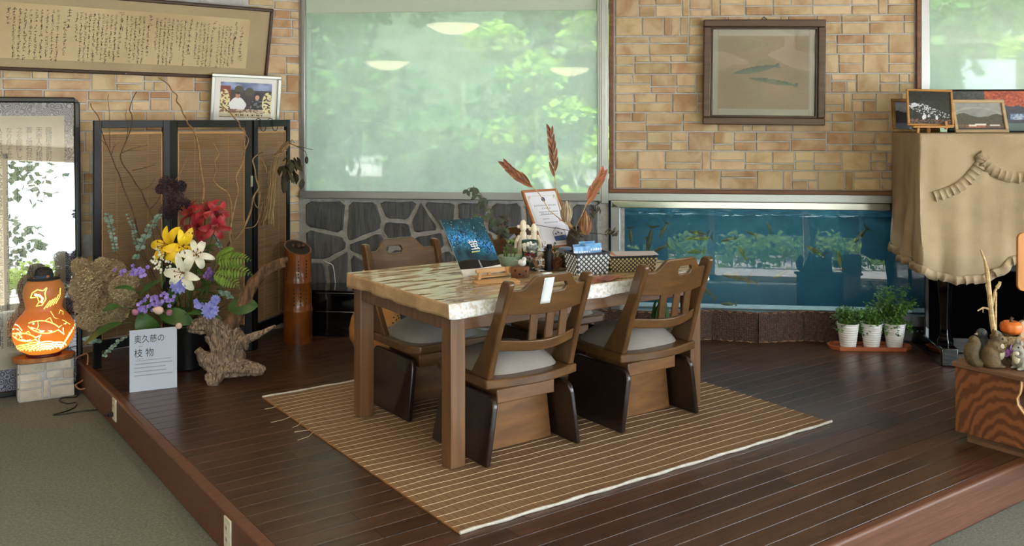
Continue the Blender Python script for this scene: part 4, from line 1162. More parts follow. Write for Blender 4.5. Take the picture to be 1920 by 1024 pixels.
# broad leaves, one plant object each
for (lb,px,py,D,d,L,W,cu,n_) in [('broad green leaf hanging behind the acrylic sign',262,588,5.30,(.5,-.3,-.75),.22,.13,.7,(0,-1,.4)),('broad pale green leaf reaching to the left over the platform edge',228,606,5.28,(-.95,-.2,-.30),.24,.09,.3,(0,-.4,1)),
      ('broad leaf between the sign and the vase',300,590,5.30,(.95,-.3,.0),.20,.10,.5,(0,-.8,.6)),('dark broad leaf at the lower right of the arrangement',428,578,5.36,(.9,-.2,.25),.17,.11,.5,(0,-.9,.5)),
      ('pointed leaf pair leaf rising at the left centre',253,545,5.3,(-.85,-.2,.5),.13,.035,.6,(0,-.5,1)),('pointed leaf rising towards the yellow lilies',264,552,5.3,(.6,-.2,.7),.14,.045,.4,(-.5,-.7,.6)),
      ('long leaf arching across above the driftwood',345,590,5.3,(1,-.2,.25),.22,.035,.5,(0,-.6,1)),('upright dark leaf behind the pink buds',315,575,5.36,(.4,-.3,.8),.15,.07,.3,(0,-1,.2)),('small leaf low at the far left of the arrangement',225,575,5.3,(-.9,-.3,.05),.10,.05,.4,(0,-.6,.8))]:
    t = thing('broad_leaf', lb, 'leaf', P(px,py,D)); m_ = MB(); m_.leaf((0,0,0), d, n_, L, W, curl=cu, n=8, fold=.18); m_.build('blade', m_lvd, t)
    m_ = MB(); m_.tube(path((0,0,0), mouth()-t.location, 5, Vector((0,0,.03))), .0025, 5); m_.build('stalk', m_stem, t)
# purple cluster flowers
m_pur = mat('purple_floret', srgb(122,98,190), srgb(160,140,214), rough=.6, scale=25, rand=.12)
m_blu = mat('blue_floret', srgb(116,120,206), srgb(150,156,226), rough=.6, scale=20, rand=.08)
m_violet = mat('violet_floret', srgb(92,64,140), srgb(120,92,170), rough=.6, scale=25, rand=.12)
def cluster(label, px, py, D, rx, rz, n, m, fl=.011, cat='flower', name='purple_flower'):
    t = thing(name, label, cat, P(px,py,D))
    for i in range(n):
        c = Vector((rg.gauss(0,rx*.5), rg.uniform(-.03,.02), rg.gauss(0,rz*.5)))
        m_ = MB(); d = Vector((c.x*4, -1, c.z*4+.3)).normalized(); a = d.orthogonal().normalized(); b_ = d.cross(a)
        for k in range(5):
            th = 2*math.pi*k/5; o = a*math.cos(th)+b_*math.sin(th)
            m_.leaf(c, o+d*.45, d, fl*1.25, fl*1.3, curl=.25, n=2, fold=.1)
        m_.build('floret', m, t)
    m_ = MB(); m_.tube(path((0,.01,0), mouth()-t.location, 5, Vector((0,0,.02))), .0025, 5); m_.build('stem', m_stem, t)
    return t
cluster('purple flower head at the upper left, under the eucalyptus',250,510,5.32,.075,.022,26,m_pur)
cluster('purple flower head in the middle below the yellow lilies',296,566,5.28,.06,.045,34,m_pur)
cluster('small purple flower head right of centre',318,558,5.28,.025,.02,10,m_pur)
cluster('purple flower head low at the left of the sign top',270,578,5.29,.045,.03,18,m_pur)
cluster('violet flower head in the shade to the right of the white lilies',393,516,5.36,.03,.03,14,m_violet)
cluster('blue-violet bell flowers low above the driftwood',372,568,5.30,.028,.03,8,m_blu,.014)
def scabiosa(label, px, py, D, r, f):
    t = thing('pincushion_flower', label, 'flower', P(px,py,D)); d = Vector(f).normalized(); a = d.orthogonal().normalized(); b_ = d.cross(a)
    for ring,(n,L,tilt) in enumerate(((14,r,.15),(11,r*.8,.5),(7,r*.5,1.0))):
        for k in range(n):
            th = 2*math.pi*(k+.3*ring)/n; o = a*math.cos(th)+b_*math.sin(th)
            m_ = MB(); m_.leaf(d*.004*ring, o+d*tilt, d, L, L*.5, curl=.3, n=3, fold=.2); m_.build('petal', m_blu, t)
    m_ = MB(); m_.tube(path((0,.01,0), mouth()-t.location, 5), .0025, 5); m_.build('stem', m_stem, t)
scabiosa('blue pincushion flower directly under the large white lily',337,532,5.33,.062,(0,-.9,.35))
scabiosa('blue pincushion flower low at the right above the driftwood',394,582,5.28,.052,(.35,-.9,.1))
scabiosa('small blue pincushion flower at the very right of the driftwood top',404,562,5.31,.03,(.5,-.8,.3))
# buds
m_bud = mat('pink_bud', srgb(176,116,140), srgb(150,90,118), rough=.5, scale=12)
m_budw = mat('cream_bud', srgb(232,206,190), srgb(214,176,160), rough=.5, scale=12)
for (lb,px,py,m,dx,L) in [('pink bud at the left above the sign',253,585,m_bud,-.1,.045),('pink bud to the right above the sign',318,586,m_bud,.4,.045),('cream pointed bud lying above the sign',297,582,m_budw,-1,.06),('cream bud hanging at the top right corner of the sign',335,611,m_budw,.1,.045)]:
    t = thing('flower_bud', lb, 'flower', P(px,py,5.24 if py < 600 else 5.20)); m_ = MB()
    d = Vector((dx,-.3,.25)).normalized()
    M_ = d.to_track_quat('Z','Y').to_matrix()
    prof = [(.004,-.5),(.3,-.35),(.42,-.1),(.36,.15),(.2,.4),(.02,.55)]
    base = MB(); base.lathe([(r*L*.95,z*L) for r,z in prof], 12); m_.add([tuple(M_ @ Vector(p)) for p in base.v], base.f); m_.build('bud', m, t)
    m_ = MB(); m_.tube(path(M_ @ Vector((0,0,-L*.5)), mouth()-t.location, 5), .0024, 5); m_.build('stem', m_stem, t)
# little white spray
t = thing('white_spray', 'spray of tiny white flowers between the yellow and white lilies', 'flower', P(298,500,5.34))
for (x,y) in ((298,468),(288,486),(305,478),(312,488),(300,498),(318,500),(292,500)):
    for i in range(7):
        c = P(x+rg.gauss(0,4),y+rg.gauss(0,6),5.34)-t.location; m_ = MB(); m_.ball(c, rg.uniform(.005,.009), 6, 4); m_.build('floret', m_petW, t)
    m_ = MB(); m_.tube([P(x,y,5.35)-t.location, (.01,.02,-.12)], .0015, 4); m_.build('twig', m_stem, t)
# eucalyptus
m_euc = mat('eucalyptus_leaf', srgb(124,146,134), srgb(98,120,108), rough=.6, scale=10, rand=.15)
def eucalyptus(label, pts, D, r0):
    t = thing('eucalyptus_stem', label, 'foliage', P(*pts[0],D)); o = t.location.copy()
    ps = [P(x,y,D)-o for x,y in pts]; m_ = MB(); m_.tube(ps+[mouth()-o], .002, 5); m_.build('stem', m_twig, t)
    for i in range(len(ps)-1):
        for k in range(4):
            q = ps[i].lerp(ps[i+1], k/4+rg.uniform(0,.1)); r = r0*.85*rg.uniform(.6,1.15)
            for s in (-1,1):
                d = Vector((s*rg.uniform(.5,1), rg.uniform(-.9,.4), rg.uniform(-.3,.5)))
                m_ = MB(); m_.leaf(q, d, (0,-1,rg.uniform(-.2,.9)), r*2, r*1.7, curl=rg.uniform(0,.5), n=3, shape=lambda t_: max(.1,math.sin(math.pi*(t_*.92+.06))**.6)); m_.build('leaf', m_euc, t)
eucalyptus('eucalyptus stem furthest left in the arrangement',[(200,400),(208,425),(213,450),(218,475)],5.42,.016)
eucalyptus('eucalyptus stem second from the left, with small leaves',[(240,402),(250,425),(254,448),(262,470)],5.44,.013)
eucalyptus('eucalyptus stem with the roundest leaves, third from the left',[(285,415),(275,440),(264,462),(252,490)],5.38,.016)
eucalyptus('eucalyptus tip beside the purple smoke plume',[(300,402),(292,412),(284,430)],5.44,.012)
eucalyptus('eucalyptus stem in the shade under the red lilies',[(395,432),(405,446),(412,462),(425,480)],5.46,.014)
eucalyptus('grey-leaved sprig low at the right of the fern',[(415,548),(425,552),(436,560)],5.34,.016)
eucalyptus('grey sprig drooping low over the platform edge at the left',[(196,668),(206,655),(220,642),(238,630)],5.20,.012)
eucalyptus('grey sprig near the left foot of the folding screen',[(160,634),(170,640),(184,638)],5.35,.016)
# ferny leaves at the right
m_fern = mat('fern_leaf', srgb(110,140,48), srgb(84,112,38), rough=.5, scale=10, rand=.1)
def fern(label, a, b_, D, n=11, L=.06, sag=.03, name='fern_frond', m=m_fern, W=.3):
    t = thing(name, label, 'fern', P(*a,D)); o = t.location.copy()
    ps = path(Vector((0,0,0)), P(*b_,D-.06)-o, n, Vector((0,0,sag))); m_ = MB(); m_.tube(ps, .0018, 5); m_.build('midrib', m_stem, t)
    for i in range(1, n+1):
        tt = (ps[i]-ps[i-1]).normalized(); sd = tt.cross(Vector((0,-.7,.7))).normalized(); l = L*(math.sin(math.pi*min(.95,i/n*.8+.18)))
        for s in (-1,1):
            m_ = MB(); m_.leaf(ps[i], sd*s+tt*.4, (0,-.8,.6), l, l*W, curl=.4, n=3); m_.build('leaflet', m, t)
    m_ = MB(); m_.tube(path((0,0,0), mouth()-o, 4), .002, 5); m_.build('stalk', m_stem, t)
fern('upper fern frond at the right of the arrangement',(405,490),(470,488),5.32)
fern('middle fern frond at the right of the arrangement',(405,505),(472,515),5.30)
fern('lower fern frond at the right of the arrangement',(400,512),(450,540),5.28)
fern('small fern frond pointing up behind the lower ones',(402,492),(440,470),5.36)
# smoke bush: fine fluffy plumes
def plume(name, label, blobs, D, m, n, fil, base_to=None):
    t = thing(name, label, 'dried flowers', P(*blobs[0][:2],D)); o = t.location.copy()
    for (x,y,r) in blobs:
        c = P(x,y,D+rg.uniform(-.05,.08))-o; R_ = r*D/F; m_ = MB()
        for i in range(n):
            v = Vector((rg.gauss(0,1),rg.gauss(0,1),rg.gauss(0,1))).normalized()*R_*rg.random()**.42; v.y *= .8
            d = Vector((rg.gauss(0,1),rg.gauss(0,1),rg.gauss(0,1))).normalized()*fil*rg.uniform(.5,1.3); w = d.orthogonal().normalized()*.00045
            e = d.cross(w).normalized()*fil*.25
            p = c+v; m_.add([p-d*.5-w, p-d*.5+w, p+e, p+d*.5], [(0,1,2),(1,3,2)])
        m_.build('plume', m, t, smooth=False, kind='stuff')
    m_ = MB(); m_.tube(path((0,.03,0), (base_to or mouth())-o, 6), .003, 6); m_.build('stem', m_twig, t)
m_smoke = mat('tan_smoke', srgb(214,196,156), srgb(188,162,134), rough=.9, scale=4, rand=.06)
m_smokep = mat('purple_smoke', srgb(92,68,78), srgb(66,48,58), rough=.9, scale=5)
plume('dried_smoke_bush','fluffy tan dried smoke bush spreading at the left of the flowers',[(170,520,30),(205,515,30),(160,555,26),(195,555,34),(228,540,24),(150,500,18),(215,580,28),(182,590,28),(160,600,18),(245,525,18),(235,560,22),(150,530,18),(190,498,16),(222,502,12),(138,545,9),(150,575,12),(205,602,14),(172,612,10)],5.46,m_smoke,1300,.022)
plume('purple_smoke_bush','dark purple smoke plume behind the red lilies',[(312,345,16),(325,372,20),(318,395,20),(338,350,12),(345,385,14),(300,355,9)],5.56,m_smokep,1400,.016)
# bare and twisted branches
m_wil = mat('willow_branch', srgb(156,124,84), srgb(120,92,62), rough=.75, scale=18, stretch=(1,1,3), bump=.3)
def smooth(pts, n=4):
    out = []
    for i in range(len(pts)-1):
        p0, p1, p2, p3 = pts[max(0,i-1)], pts[i], pts[i+1], pts[min(len(pts)-1,i+2)]
        for k in range(n):
            t = k/n; out.append(.5*((2*p1)+(p2-p0)*t+(2*p0-5*p1+4*p2-p3)*t*t+(3*p1-p0-3*p2+p3)*t**3))
    out.append(pts[-1]); return out
def branch(name, label, D, main, sides, r0, r1, m):
    t = thing(name, label, 'branch', P(*main[-1],D)); o = t.location.copy()
    for j, pl_ in enumerate([main]+sides):
        ps = [P(x,y,D+.03*math.sin(i*1.7+j))-o for i,(x,y) in enumerate(pl_)]
        if j == 0: ps.append(mouth()-o)
        ps = smooth(ps); k = len(ps); m_ = MB()
        ra, rb2 = (r1, r0) if j == 0 else (r1*.55, r1*1.0)
        m_.tube(ps, [ra+(rb2-ra)*i/(k-1) for i in range(k)], 7); m_.build('branch' if j == 0 else 'side_twig', m, t)
    return t
branch('twisted_branch','tallest twisted branch reaching up to the scroll',5.62,[(297,146),(304,150),(316,159),(323,171),(332,179),(331,190),(338,199),(343,212),(349,222),(352,232),(360,240),(366,252),(370,266),(373,281),(375,306),(379,333),(382,352),(380,377),(372,430),(362,480)],[[(371,287),(350,300),(338,325),(329,337)]],.0075,.003,m_wil)
branch('twisted_branch','twisted branch crossing in front of the silver photo frame',5.6,[(413,194),(419,201),(432,212),(440,222),(448,229),(450,238),(459,248),(458,268),(458,290),(452,312),(442,333),(446,355),(441,380),(436,405),(430,440),(425,480)],[[(459,250),(466,262),(460,280)]],.0075,.003,m_wil)
branch('twisted_branch','thin twisted branch in the middle of the second screen leaf',5.6,[(400,269),(410,289),(405,298),(402,306),(404,320),(400,336),(406,346),(413,352),(425,360),(431,372),(434,393),(432,430),(425,470)],[],.007,.0028,m_wil)
branch('twisted_branch','twisted branch furthest right before the black screen posts',5.62,[(493,285),(482,291),(474,300),(478,318),(480,335),(485,352),(478,364),(474,375),(470,396),(458,425),(445,445),(428,458),(422,480)],[[(486,290),(497,310),(500,325)],[(474,371),(483,390),(488,360)],[(440,450),(455,430),(478,424),(488,400),(492,380)]],.008,.003,m_wil)
branch('bare_branch','bare forked grey-brown branch at the left before the first screen leaf',5.58,[(256,172),(250,183),(243,205),(247,216),(247,235),(239,259),(228,284),(226,295),(231,309),(245,328),(255,345),(265,358),(272,376),(280,393),(300,440),(320,500)],
   [[(277,273),(262,275),(245,280),(228,287)],[(291,334),(280,350),(265,356)],[(237,205),(236,220),(240,240),(237,262)],[(292,308),(270,315),(247,320)],[(302,366),(292,382),(282,392)]],.0055,.0022,m_twig)
branch('bare_branch','bare straight branch leaning left at the outer edge of the arrangement',5.54,[(170,194),(172,202),(185,220),(188,236),(196,262),(204,280),(212,300),(218,316),(224,328),(230,348),(238,368),(250,399),(262,450),(290,520)],
   [[(204,177),(202,186),(205,210),(205,240),(206,278)],[(181,247),(190,262),(199,272)],[(222,268),(214,275),(209,290)]],.005,.002,m_twig)

# ---------------- acrylic sign
sa, sb = G(243,737), G(332,727)
sg = thing('sign_stand', 'clear acrylic sign with black lettering before the flowers', 'sign', sa)
yaw = math.atan2((sb-sa).y,(sb-sa).x); SWI = (sb-sa).length; SHI = .335
sg.rotation_euler = (Matrix.Rotation(yaw,4,'Z') @ Matrix.Rotation(R(-2.5),4,'X')).to_euler()
m_sign = mat('sign_paper', srgb(206,212,226), rough=.6)
m_acr = glass_mat('acrylic', ior=1.33)
b = MB(); b.box(0,SWI,0,.0012,0.002,SHI); b.build('printed_sheet', m_sign, sg, smooth=False)
b = MB(); b.box(-.002,SWI+.002,-.004,-.002,0,SHI+.002); b.build('acrylic_front', m_acr, sg, smooth=False)
b = MB(); b.box(.0,SWI,.0025,.005,0,SHI); b.build('acrylic_back', m_acr, sg, smooth=False)
b = MB(); M_ = Matrix.Rotation(R(2.5),4,'X'); b.box(0,SWI,.0,.10,.001,.004, M_); b.build('acrylic_foot', m_acr, sg, smooth=False)
kx = SWI/.57
text('奥久慈の', .046, m_ink, sg, (.022,-.0005,SHI-.032), name='lettering', sx=.86)
text('枝 物', .050, m_ink, sg, (.022,-.0005,SHI-.105), name='lettering', sx=.9)
b = MB(); b.box(.03,SWI-.03,-.0006,0,SHI-.1675,SHI-.1662); b.build('rule_line', m_ink, sg, smooth=False)
b = MB(); rq = random.Random(8)
for r_ in range(4):
    x = .022+(.006 if r_ == 0 else 0); z = SHI-.183-r_*.0205
    while x < SWI-.028 - (.03 if r_ in (1,2) else 0):
        w = rq.uniform(.004,.0062)
        for k in range(3): b.box(x+rq.uniform(0,.001),x+w-.0014,-.0006,0,z-.002*k-.0012,z-.002*k-.0004)
        b.box(x+w*.35,x+w*.35+.0008,-.0006,0,z-.0062,z); x += w
for (x,z,n) in ((.045,SHI-.089,5),(.045,SHI-.157,6)):
    for k in range(n): b.box(x+k*.0045,x+k*.0045+.003,-.0006,0,z-.002,z)
b.build('small_print', m_ink, sg, smooth=False, kind='stuff')
# dark easel piece behind the sign
t = thing('picture_stand', 'dark wooden stand hidden behind the acrylic sign', 'stand', (sa.x-.01, sa.y+.10, PH), yaw)
b = MB(); b.box(-.01,.012,0,.02,0,.30); b.build('upright', m_black, t); b = MB(); b.box(-.03,.03,-.09,.09,0,.018); b.build('foot', m_black, t)

# ---------------- driftwood
def drift_mat():
    m = mat('driftwood', srgb(160,138,118), srgb(84,66,54), rough=.85, scale=5, stretch=(9,9,2.2), detail=7, lo=.36, hi=.62, bump=.55, bscale=4, bstretch=(16,16,4), dist=2.2)
    return m
m_drift = drift_mat()
do = G(405,720)
dw = thing('driftwood', 'gnarled grey driftwood root with two arms in front of the flowers', 'driftwood', do)
def dpt(px, py, dd=0.): return P(px,py,do.y+dd)-do
b = MB()
def limb(pl_, rs, n=3):
    ps = smooth([dpt(x,y,d) for x,y,d in pl_], n); k = len(ps)-1; rr = []
    for i in range(k+1):
        t = i/n; j = min(int(t), len(rs)-2); f = t-j; rr.append(rs[j]*(1-f)+rs[j+1]*f)
    b.tube(ps, [q*.72 for q in rr], 10)
    ns = 7; sd_ = rgd.uniform(0,6)
    for s in range(ns):
        pts = []
        for i, p in enumerate(ps):
            t = (ps[min(i+1,k)]-ps[max(i-1,0)]).normalized(); a = t.cross(Vector((0,1,.2))).normalized(); c = t.cross(a)
            th = 2*math.pi*s/ns+sd_+.9*i/k+rgd.uniform(-.12,.12); o = rr[i]*rgd.uniform(.62,.78); pts.append(p+a*math.cos(th)*o+c*math.sin(th)*o)
        b.tube(pts, [q*rgd.uniform(.26,.36) for q in rr], 7)
rgd = random.Random(19)
limb([(352,612,.05),(372,612,.05),(398,612,.06),(420,630,.07),(440,660,.08),(452,678,.08)],[.03,.045,.055,.06,.055,.03])
limb([(392,700,.0),(398,718,-.02),(400,712,.0),(415,680,.05),(412,650,.06),(395,625,.05)],[.03,.03,.045,.06,.06,.04])
limb([(370,655,.02),(380,668,.02),(395,680,.03),(420,690,.05),(460,690,.03),(490,694,.0),(496,696,.0)],[.02,.035,.055,.065,.045,.03,.012])
limb([(375,600,.03),(390,597,.03),(410,606,.05)],[.02,.035,.03])
limb([(402,716,-.02),(409,719,-.03)],[.03,.016])
limb([(440,625,.08),(455,640,.07),(462,655,.06)],[.03,.03,.012])
limb([(420,610,.07),(445,630,.10),(460,655,.1)],[.04,.04,.02])
o1 = b.build('root_body', m_drift, dw)
rm = o1.modifiers.new('remesh','REMESH'); rm.mode = 'VOXEL'; rm.voxel_size = .0055; rm.use_smooth_shade = True
tx = bpy.data.textures.new('drift_noise','CLOUDS'); tx.noise_scale = .05; tx.noise_depth = 3
tx2 = bpy.data.textures.new('drift_grain','MARBLE'); tx2.noise_scale = .03; tx2.turbulence = 12
for tt_, st_ in ((tx,.010),(tx2,.005)):
    dm = o1.modifiers.new('disp','DISPLACE'); dm.texture = tt_; dm.strength = st_; dm.mid_level = .5; dm.texture_coords = 'LOCAL'
m_drift2 = mat('driftwood_arm', srgb(146,110,78), srgb(84,60,42), rough=.8, scale=3, stretch=(14,14,3), detail=6, bump=.8, bscale=7, bstretch=(40,40,5), lo=.35, hi=.65)
b = MB()
for j,(ox,oy,rr) in enumerate(((0,0,.030),(8,-4,.022),(-6,6,.02),(4,8,.018))):
    ps = smooth([dpt(x+ox*k,y+oy*k,d) for (x,y,d,k) in [(432,612,.09,.5),(440,596,.09,.8),(452,572,.10,1),(468,540,.11,1),(486,516,.12,.9),(510,498,.12,.9),(532,490,.12,1)]], 3); k_ = len(ps)
    b.tube(ps, [rr*(1.5-.9*i/(k_-1)) for i in range(k_)], 10)
o2 = b.build('long_arm', m_drift2, dw)
rm = o2.modifiers.new('remesh','REMESH'); rm.mode = 'VOXEL'; rm.voxel_size = .007; rm.use_smooth_shade = True
dm = o2.modifiers.new('disp','DISPLACE'); dm.texture = tx; dm.strength = .02; dm.texture_coords = 'LOCAL'
b = MB(); ps = smooth([dpt(445,648,.07),dpt(462,636,.06),dpt(478,630,.05),dpt(495,622,.05),dpt(516,611,.05)],3); k_ = len(ps)
b.tube(ps,[.036*(1-.8*i/(k_-1)) for i in range(k_)],10); o3 = b.build('short_arm', m_drift, dw)
dm = o3.modifiers.new('disp','DISPLACE'); dm.texture = tx; dm.strength = .015; dm.texture_coords = 'LOCAL'

# ---------------- carved bamboo vase
bv = Vector((-1.425, 6.27, PH))
bt = thing('bamboo_vase', 'tall carved bamboo vase with a slanted top against the wall', 'vase', bv)
def bam_mat():
    m = mat('smoked_bamboo', srgb(150,84,32), srgb(84,42,18), rough=.25, scale=3, stretch=(2,2,1), detail=5, coat=.5, lo=.35, hi=.7); return m
m_bam = bam_mat()
HB = .625
prof = [(.094,0),(.096,.02),(.095,.20),(.099,.212),(.097,.222),(.092,.232),(.091,.30),(.0915,.385),(.096,.398),(.094,.408),(.090,.42),(.089,.50),(.089,.56)]
b = MB(); seg = 36
base = 0
for (r,z) in prof:
    for k in range(seg): th = 2*math.pi*k/seg; b.v.append((r*math.cos(th), r*math.sin(th), z))
for k in range(seg):          # slanted lip
    th = 2*math.pi*k/seg; r = .089; b.v.append((r*math.cos(th), r*math.sin(th), HB-.018*math.cos(th)*1.6+.03*math.sin(th)))
for i in range(len(prof)):
    for k in range(seg):
        k2 = (k+1)%seg; b.face((i*seg+k,i*seg+k2,(i+1)*seg+k2,(i+1)*seg+k))
b.build('bamboo_tube', m_bam, bt, angle=60)
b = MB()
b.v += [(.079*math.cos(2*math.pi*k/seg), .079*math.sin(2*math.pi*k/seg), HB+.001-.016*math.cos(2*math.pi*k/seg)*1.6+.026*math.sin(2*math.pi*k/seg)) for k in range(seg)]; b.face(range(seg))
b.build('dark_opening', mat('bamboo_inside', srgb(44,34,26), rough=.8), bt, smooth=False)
b = MB()
for k in range(seg):
    for r in (.080,.0895): th = 2*math.pi*k/seg; b.v.append((r*math.cos(th), r*math.sin(th), HB+.0015-.018*math.cos(th)*1.6*r/.089+.03*math.sin(th)*r/.089))
for k in range(seg): k2 = (k+1)%seg; b.face((k*2,k*2+1,k2*2+1,k2*2))
b.build('lip', mat('bamboo_lip', srgb(120,84,52), rough=.6), bt)
m_hole = mat('drilled_hole', srgb(20,12,8), rough=.9)
for z0, z1, th0, n in ((.44,.545,-75,6),(.44,.545,-40,6),(.425,.53,-130,6),(.26,.36,-92,5),(.26,.36,-66,5),(.27,.35,-40,4),(.27,.35,-125,4)):
    for i in range(n):
        z = z0+(z1-z0)*i/(n-1); th = R(th0); r = .0905
        b = MB(); b.ball((r*math.cos(th), r*math.sin(th), z), (.0042,.0042,.007), 6, 4); b.build('drilled_hole', m_hole, bt)
for i,(dx,dy) in enumerate(((-.03,.0),(.0,.03),(.03,.02),(.01,-.02))):
    b = MB(); b.ball((dx,dy,HB+.012), (.016,.014,.012), 7, 5); b.build('dried_cone', m_twig, bt)
# glossy black box against the slate wall, seen under the table
bx = thing('black_chest', 'low glossy black chest with thin steel lines against the slate wall', 'chest', WW(.36,-.30,PH), ANG_W)
b = MB(); b.box(-.22,.32,-.0,.26,0,.30); b.build('body', m_gloss, bx, bevel=.006)
b = MB(); b.box(-.23,.33,-.012,.265,.30,.318); b.build('lid', m_gloss, bx, bevel=.005)
for z in (.292,.165):
    b = MB(); b.box(-.15,.32,-.006,0,z,z+.007); b.build('steel_line', m_steel, bx, bevel=.001)
wire = [WW(.28,-.06,PH+.32),WW(.27,-.08,PH+.44),WW(.235,-.10,PH+.47),WW(.20,-.08,PH+.48)]
m_ = MB(); m_.tube(smooth(wire,5), .003, 6); tag(m_.build('white_wire', m_white), 'thin white wire rising from the black chest', 'wire')
# perforated gourd behind the table
pg = thing('perforated_gourd', 'unlit tan perforated gourd standing behind the table', 'gourd', (-.87,6.02,PH))
gp2 = [(.08,0),(.135,.03),(.165,.09),(.17,.15),(.155,.22),(.125,.28),(.105,.32),(.10,.36),(.11,.41),(.115,.45),(.10,.50),(.06,.53),(.02,.54)]
b = MB(); b.lathe(gp2, 32); b.build('shell', mat('tan_gourd', srgb(206,150,84), srgb(186,128,66), rough=.4, scale=5), pg)
for i in range(60):
    z = rg.uniform(.08,.26); j = [k for k in range(len(gp2)-1) if gp2[k][1] <= z <= gp2[k+1][1]][0]; t_ = (z-gp2[j][1])/(gp2[j+1][1]-gp2[j][1]); r = gp2[j][0]*(1-t_)+gp2[j+1][0]*t_
    th = R(rg.uniform(-120,5)); s = rg.uniform(.002,.006)
    b = MB(); b.ball((r*math.cos(th), r*math.sin(th), z), (s,s,s), 5, 4); b.build('pierced_hole', m_hole, pg)
# ================================================================== right side: picture, aquarium, ferns, piano, box
m_pic = mat('picture_moulding', srgb(96,70,50), srgb(76,54,38), rough=.4, scale=3, stretch=(1,12,12))
m_mat = mat('picture_mat', srgb(228,220,210), rough=.8)
s0, z0 = ww_px(1316,233); s1, z1 = ww_px(1543,36)
pf = thing('framed_fish_print', 'large brown framed fish print hanging on the right stone wall', 'picture', WW(s0,-.05,z0), ANG_W)
pf.rotation_euler = (Matrix.Rotation(ANG_W,4,'Z') @ Matrix.Rotation(R(.6),4,'Y')).to_euler()
PWd, PHe = s1-s0, z1-z0
for (a,c,d,e) in ((0,PWd,0,.05),(0,PWd,PHe-.05,PHe),(0,.05,.05,PHe-.05),(PWd-.05,PWd,.05,PHe-.05)):
    b = MB(); b.box(a,c,-.022,.035,d,e); b.build('frame_bar', m_pic, pf, bevel=.008, seg=3)
for (a,c,d,e) in ((.05,PWd-.05,.05,.064),(.05,PWd-.05,PHe-.064,PHe-.05),(.05,.064,.064,PHe-.064),(PWd-.064,PWd-.05,.064,PHe-.064)):
    b = MB(); b.box(a,c,-.010,.03,d,e); b.build('inner_lip', m_frame, pf, bevel=.003)
def fishprint(U, V):
    C = mixc([.86,.78,.68],[.80,.71,.61], vnoise(U,V,5,3))
    brd = (U<.07)|(U>.93)|(V<.10)|(V>.90)
    C = np.where(brd[...,None], [.90,.87,.82], C)
    C = np.where((((U-.075)<.004)&(U>.071)|((U>.925)&(U<.929)))[...,None], [.84,.80,.74], C)
    def fish(cx, cy, L, H, a, col):
        x = ((U-cx)*math.cos(a)+(V-cy)*math.sin(a))/L; y = (-(U-cx)*math.sin(a)+(V-cy)*math.cos(a))/H
        body = (np.abs(y) < np.clip(1-(x*2)**2,0,1)**.8*.5)&(np.abs(x)<.5)
        tail = (x>.42)&(x<.56)&(np.abs(y)<(x-.40)*3.2)
        return body|tail, np.clip(.5+y,0,1)
    f, sh = fish(.42,.53,.42,.07,R(12),0); Cn = mixc([.62,.68,.64],[.42,.50,.54], sh); C = np.where(f[...,None], C*.35+Cn*.65, C)
    f, sh = fish(.58,.40,.44,.055,R(-10),0); Cn = mixc([.66,.70,.60],[.32,.46,.42], sh); C = np.where(f[...,None], C*.3+Cn*.7, C)
    return C
print_mesh('fish_print', PWd-.10, PHe-.10, 110, 90, fishprint, print_mat('fish_paper',.8), pf, (.05,.012,.05))
b = MB(); b.box(.05,PWd-.05,.02,.034,.05,PHe-.05); b.build('backing', m_mat, pf, smooth=False)
m_acryl = glass_mat('warped_acrylic', ior=1.6, bump=.25, bscale=3.2)
b = MB(); b.grid(lambda u,v: (.05+u*(PWd-.1), .004+.0016*math.sin(u*7+v*3)*math.sin(v*9), .05+v*(PHe-.1)), 30, 26); b.build('acrylic_sheet', m_acryl, pf)
b = MB(); b.tube([(PWd/2-.025,.0,PHe-.005),(PWd/2,.02,PHe+.022),(PWd/2+.025,.0,PHe-.005)], .003, 5); b.build('hanging_cord', m_cord, pf)

# ---------------- aquarium let into the wall
m_tank = mat('tank_wall_blue', srgb(58,112,132), srgb(46,92,112), rough=.7, scale=2)
aq = thing('wall_aquarium', 'long built-in aquarium with blue water below the stone panel', 'aquarium', WW(2.225,0,PH), ANG_W)
AL, AZ0, AZ1 = 2.6, .165, .868
b = MB()
for (x0,x1,y0,y1,z0_,z1_) in ((0,AL,.62,.66,.08,1.05),(-.03,.0,.06,.66,.08,1.05),(AL,AL+.03,.06,.66,.08,1.05),(0,AL,.06,.66,.06,.10)): b.box(x0,x1,y0,y1,z0_,z1_)
b.build('tank_shell', m_tank, aq, smooth=False)
b = MB(); b.box(-.01,AL,-.03,.03,AZ1,AZ1+.052); b.build('top_frame', m_steel, aq, bevel=.006)
b = MB(); b.prism([(-.01,.17),(.055,.17),(.055,AZ1),(-.01,AZ1+.05)], -.03,.02,'y'); b.build('side_frame', m_alu, aq, bevel=.004)
b = MB(); b.box(.055,.085,-.012,.04,.165,AZ1); b.build('silicone_edge', m_slatemortar, aq)
b = MB(); b.box(.0,AL,-.02,.04,.10,.172); b.build('bottom_frame', m_alu, aq, bevel=.003)
def water_pane():
    m = glass_mat('aquarium_glass', tint=(.70,.82,.82), ior=1.5)
    return m
b = MB()
tl = R(3.4)
b.add([(.08,-.012,.165),(AL,-.012,.165),(AL,-.012+.703*math.tan(tl),AZ1),(.08,-.012+.703*math.tan(tl),AZ1)], [(0,1,2,3)])
b.build('glass_pane', water_pane(), aq, smooth=False)
m_water = glass_mat('water_top', tint=(.85,.96,.95), ior=1.33, bump=.6, bscale=14)
b = MB(); b.grid(lambda u,v: (AL*u, .045+.575*v, .818+.002*math.sin(u*60+v*9)+.002*math.sin(v*30-u*25)), 120, 20); b.build('water_surface', m_water, aq)
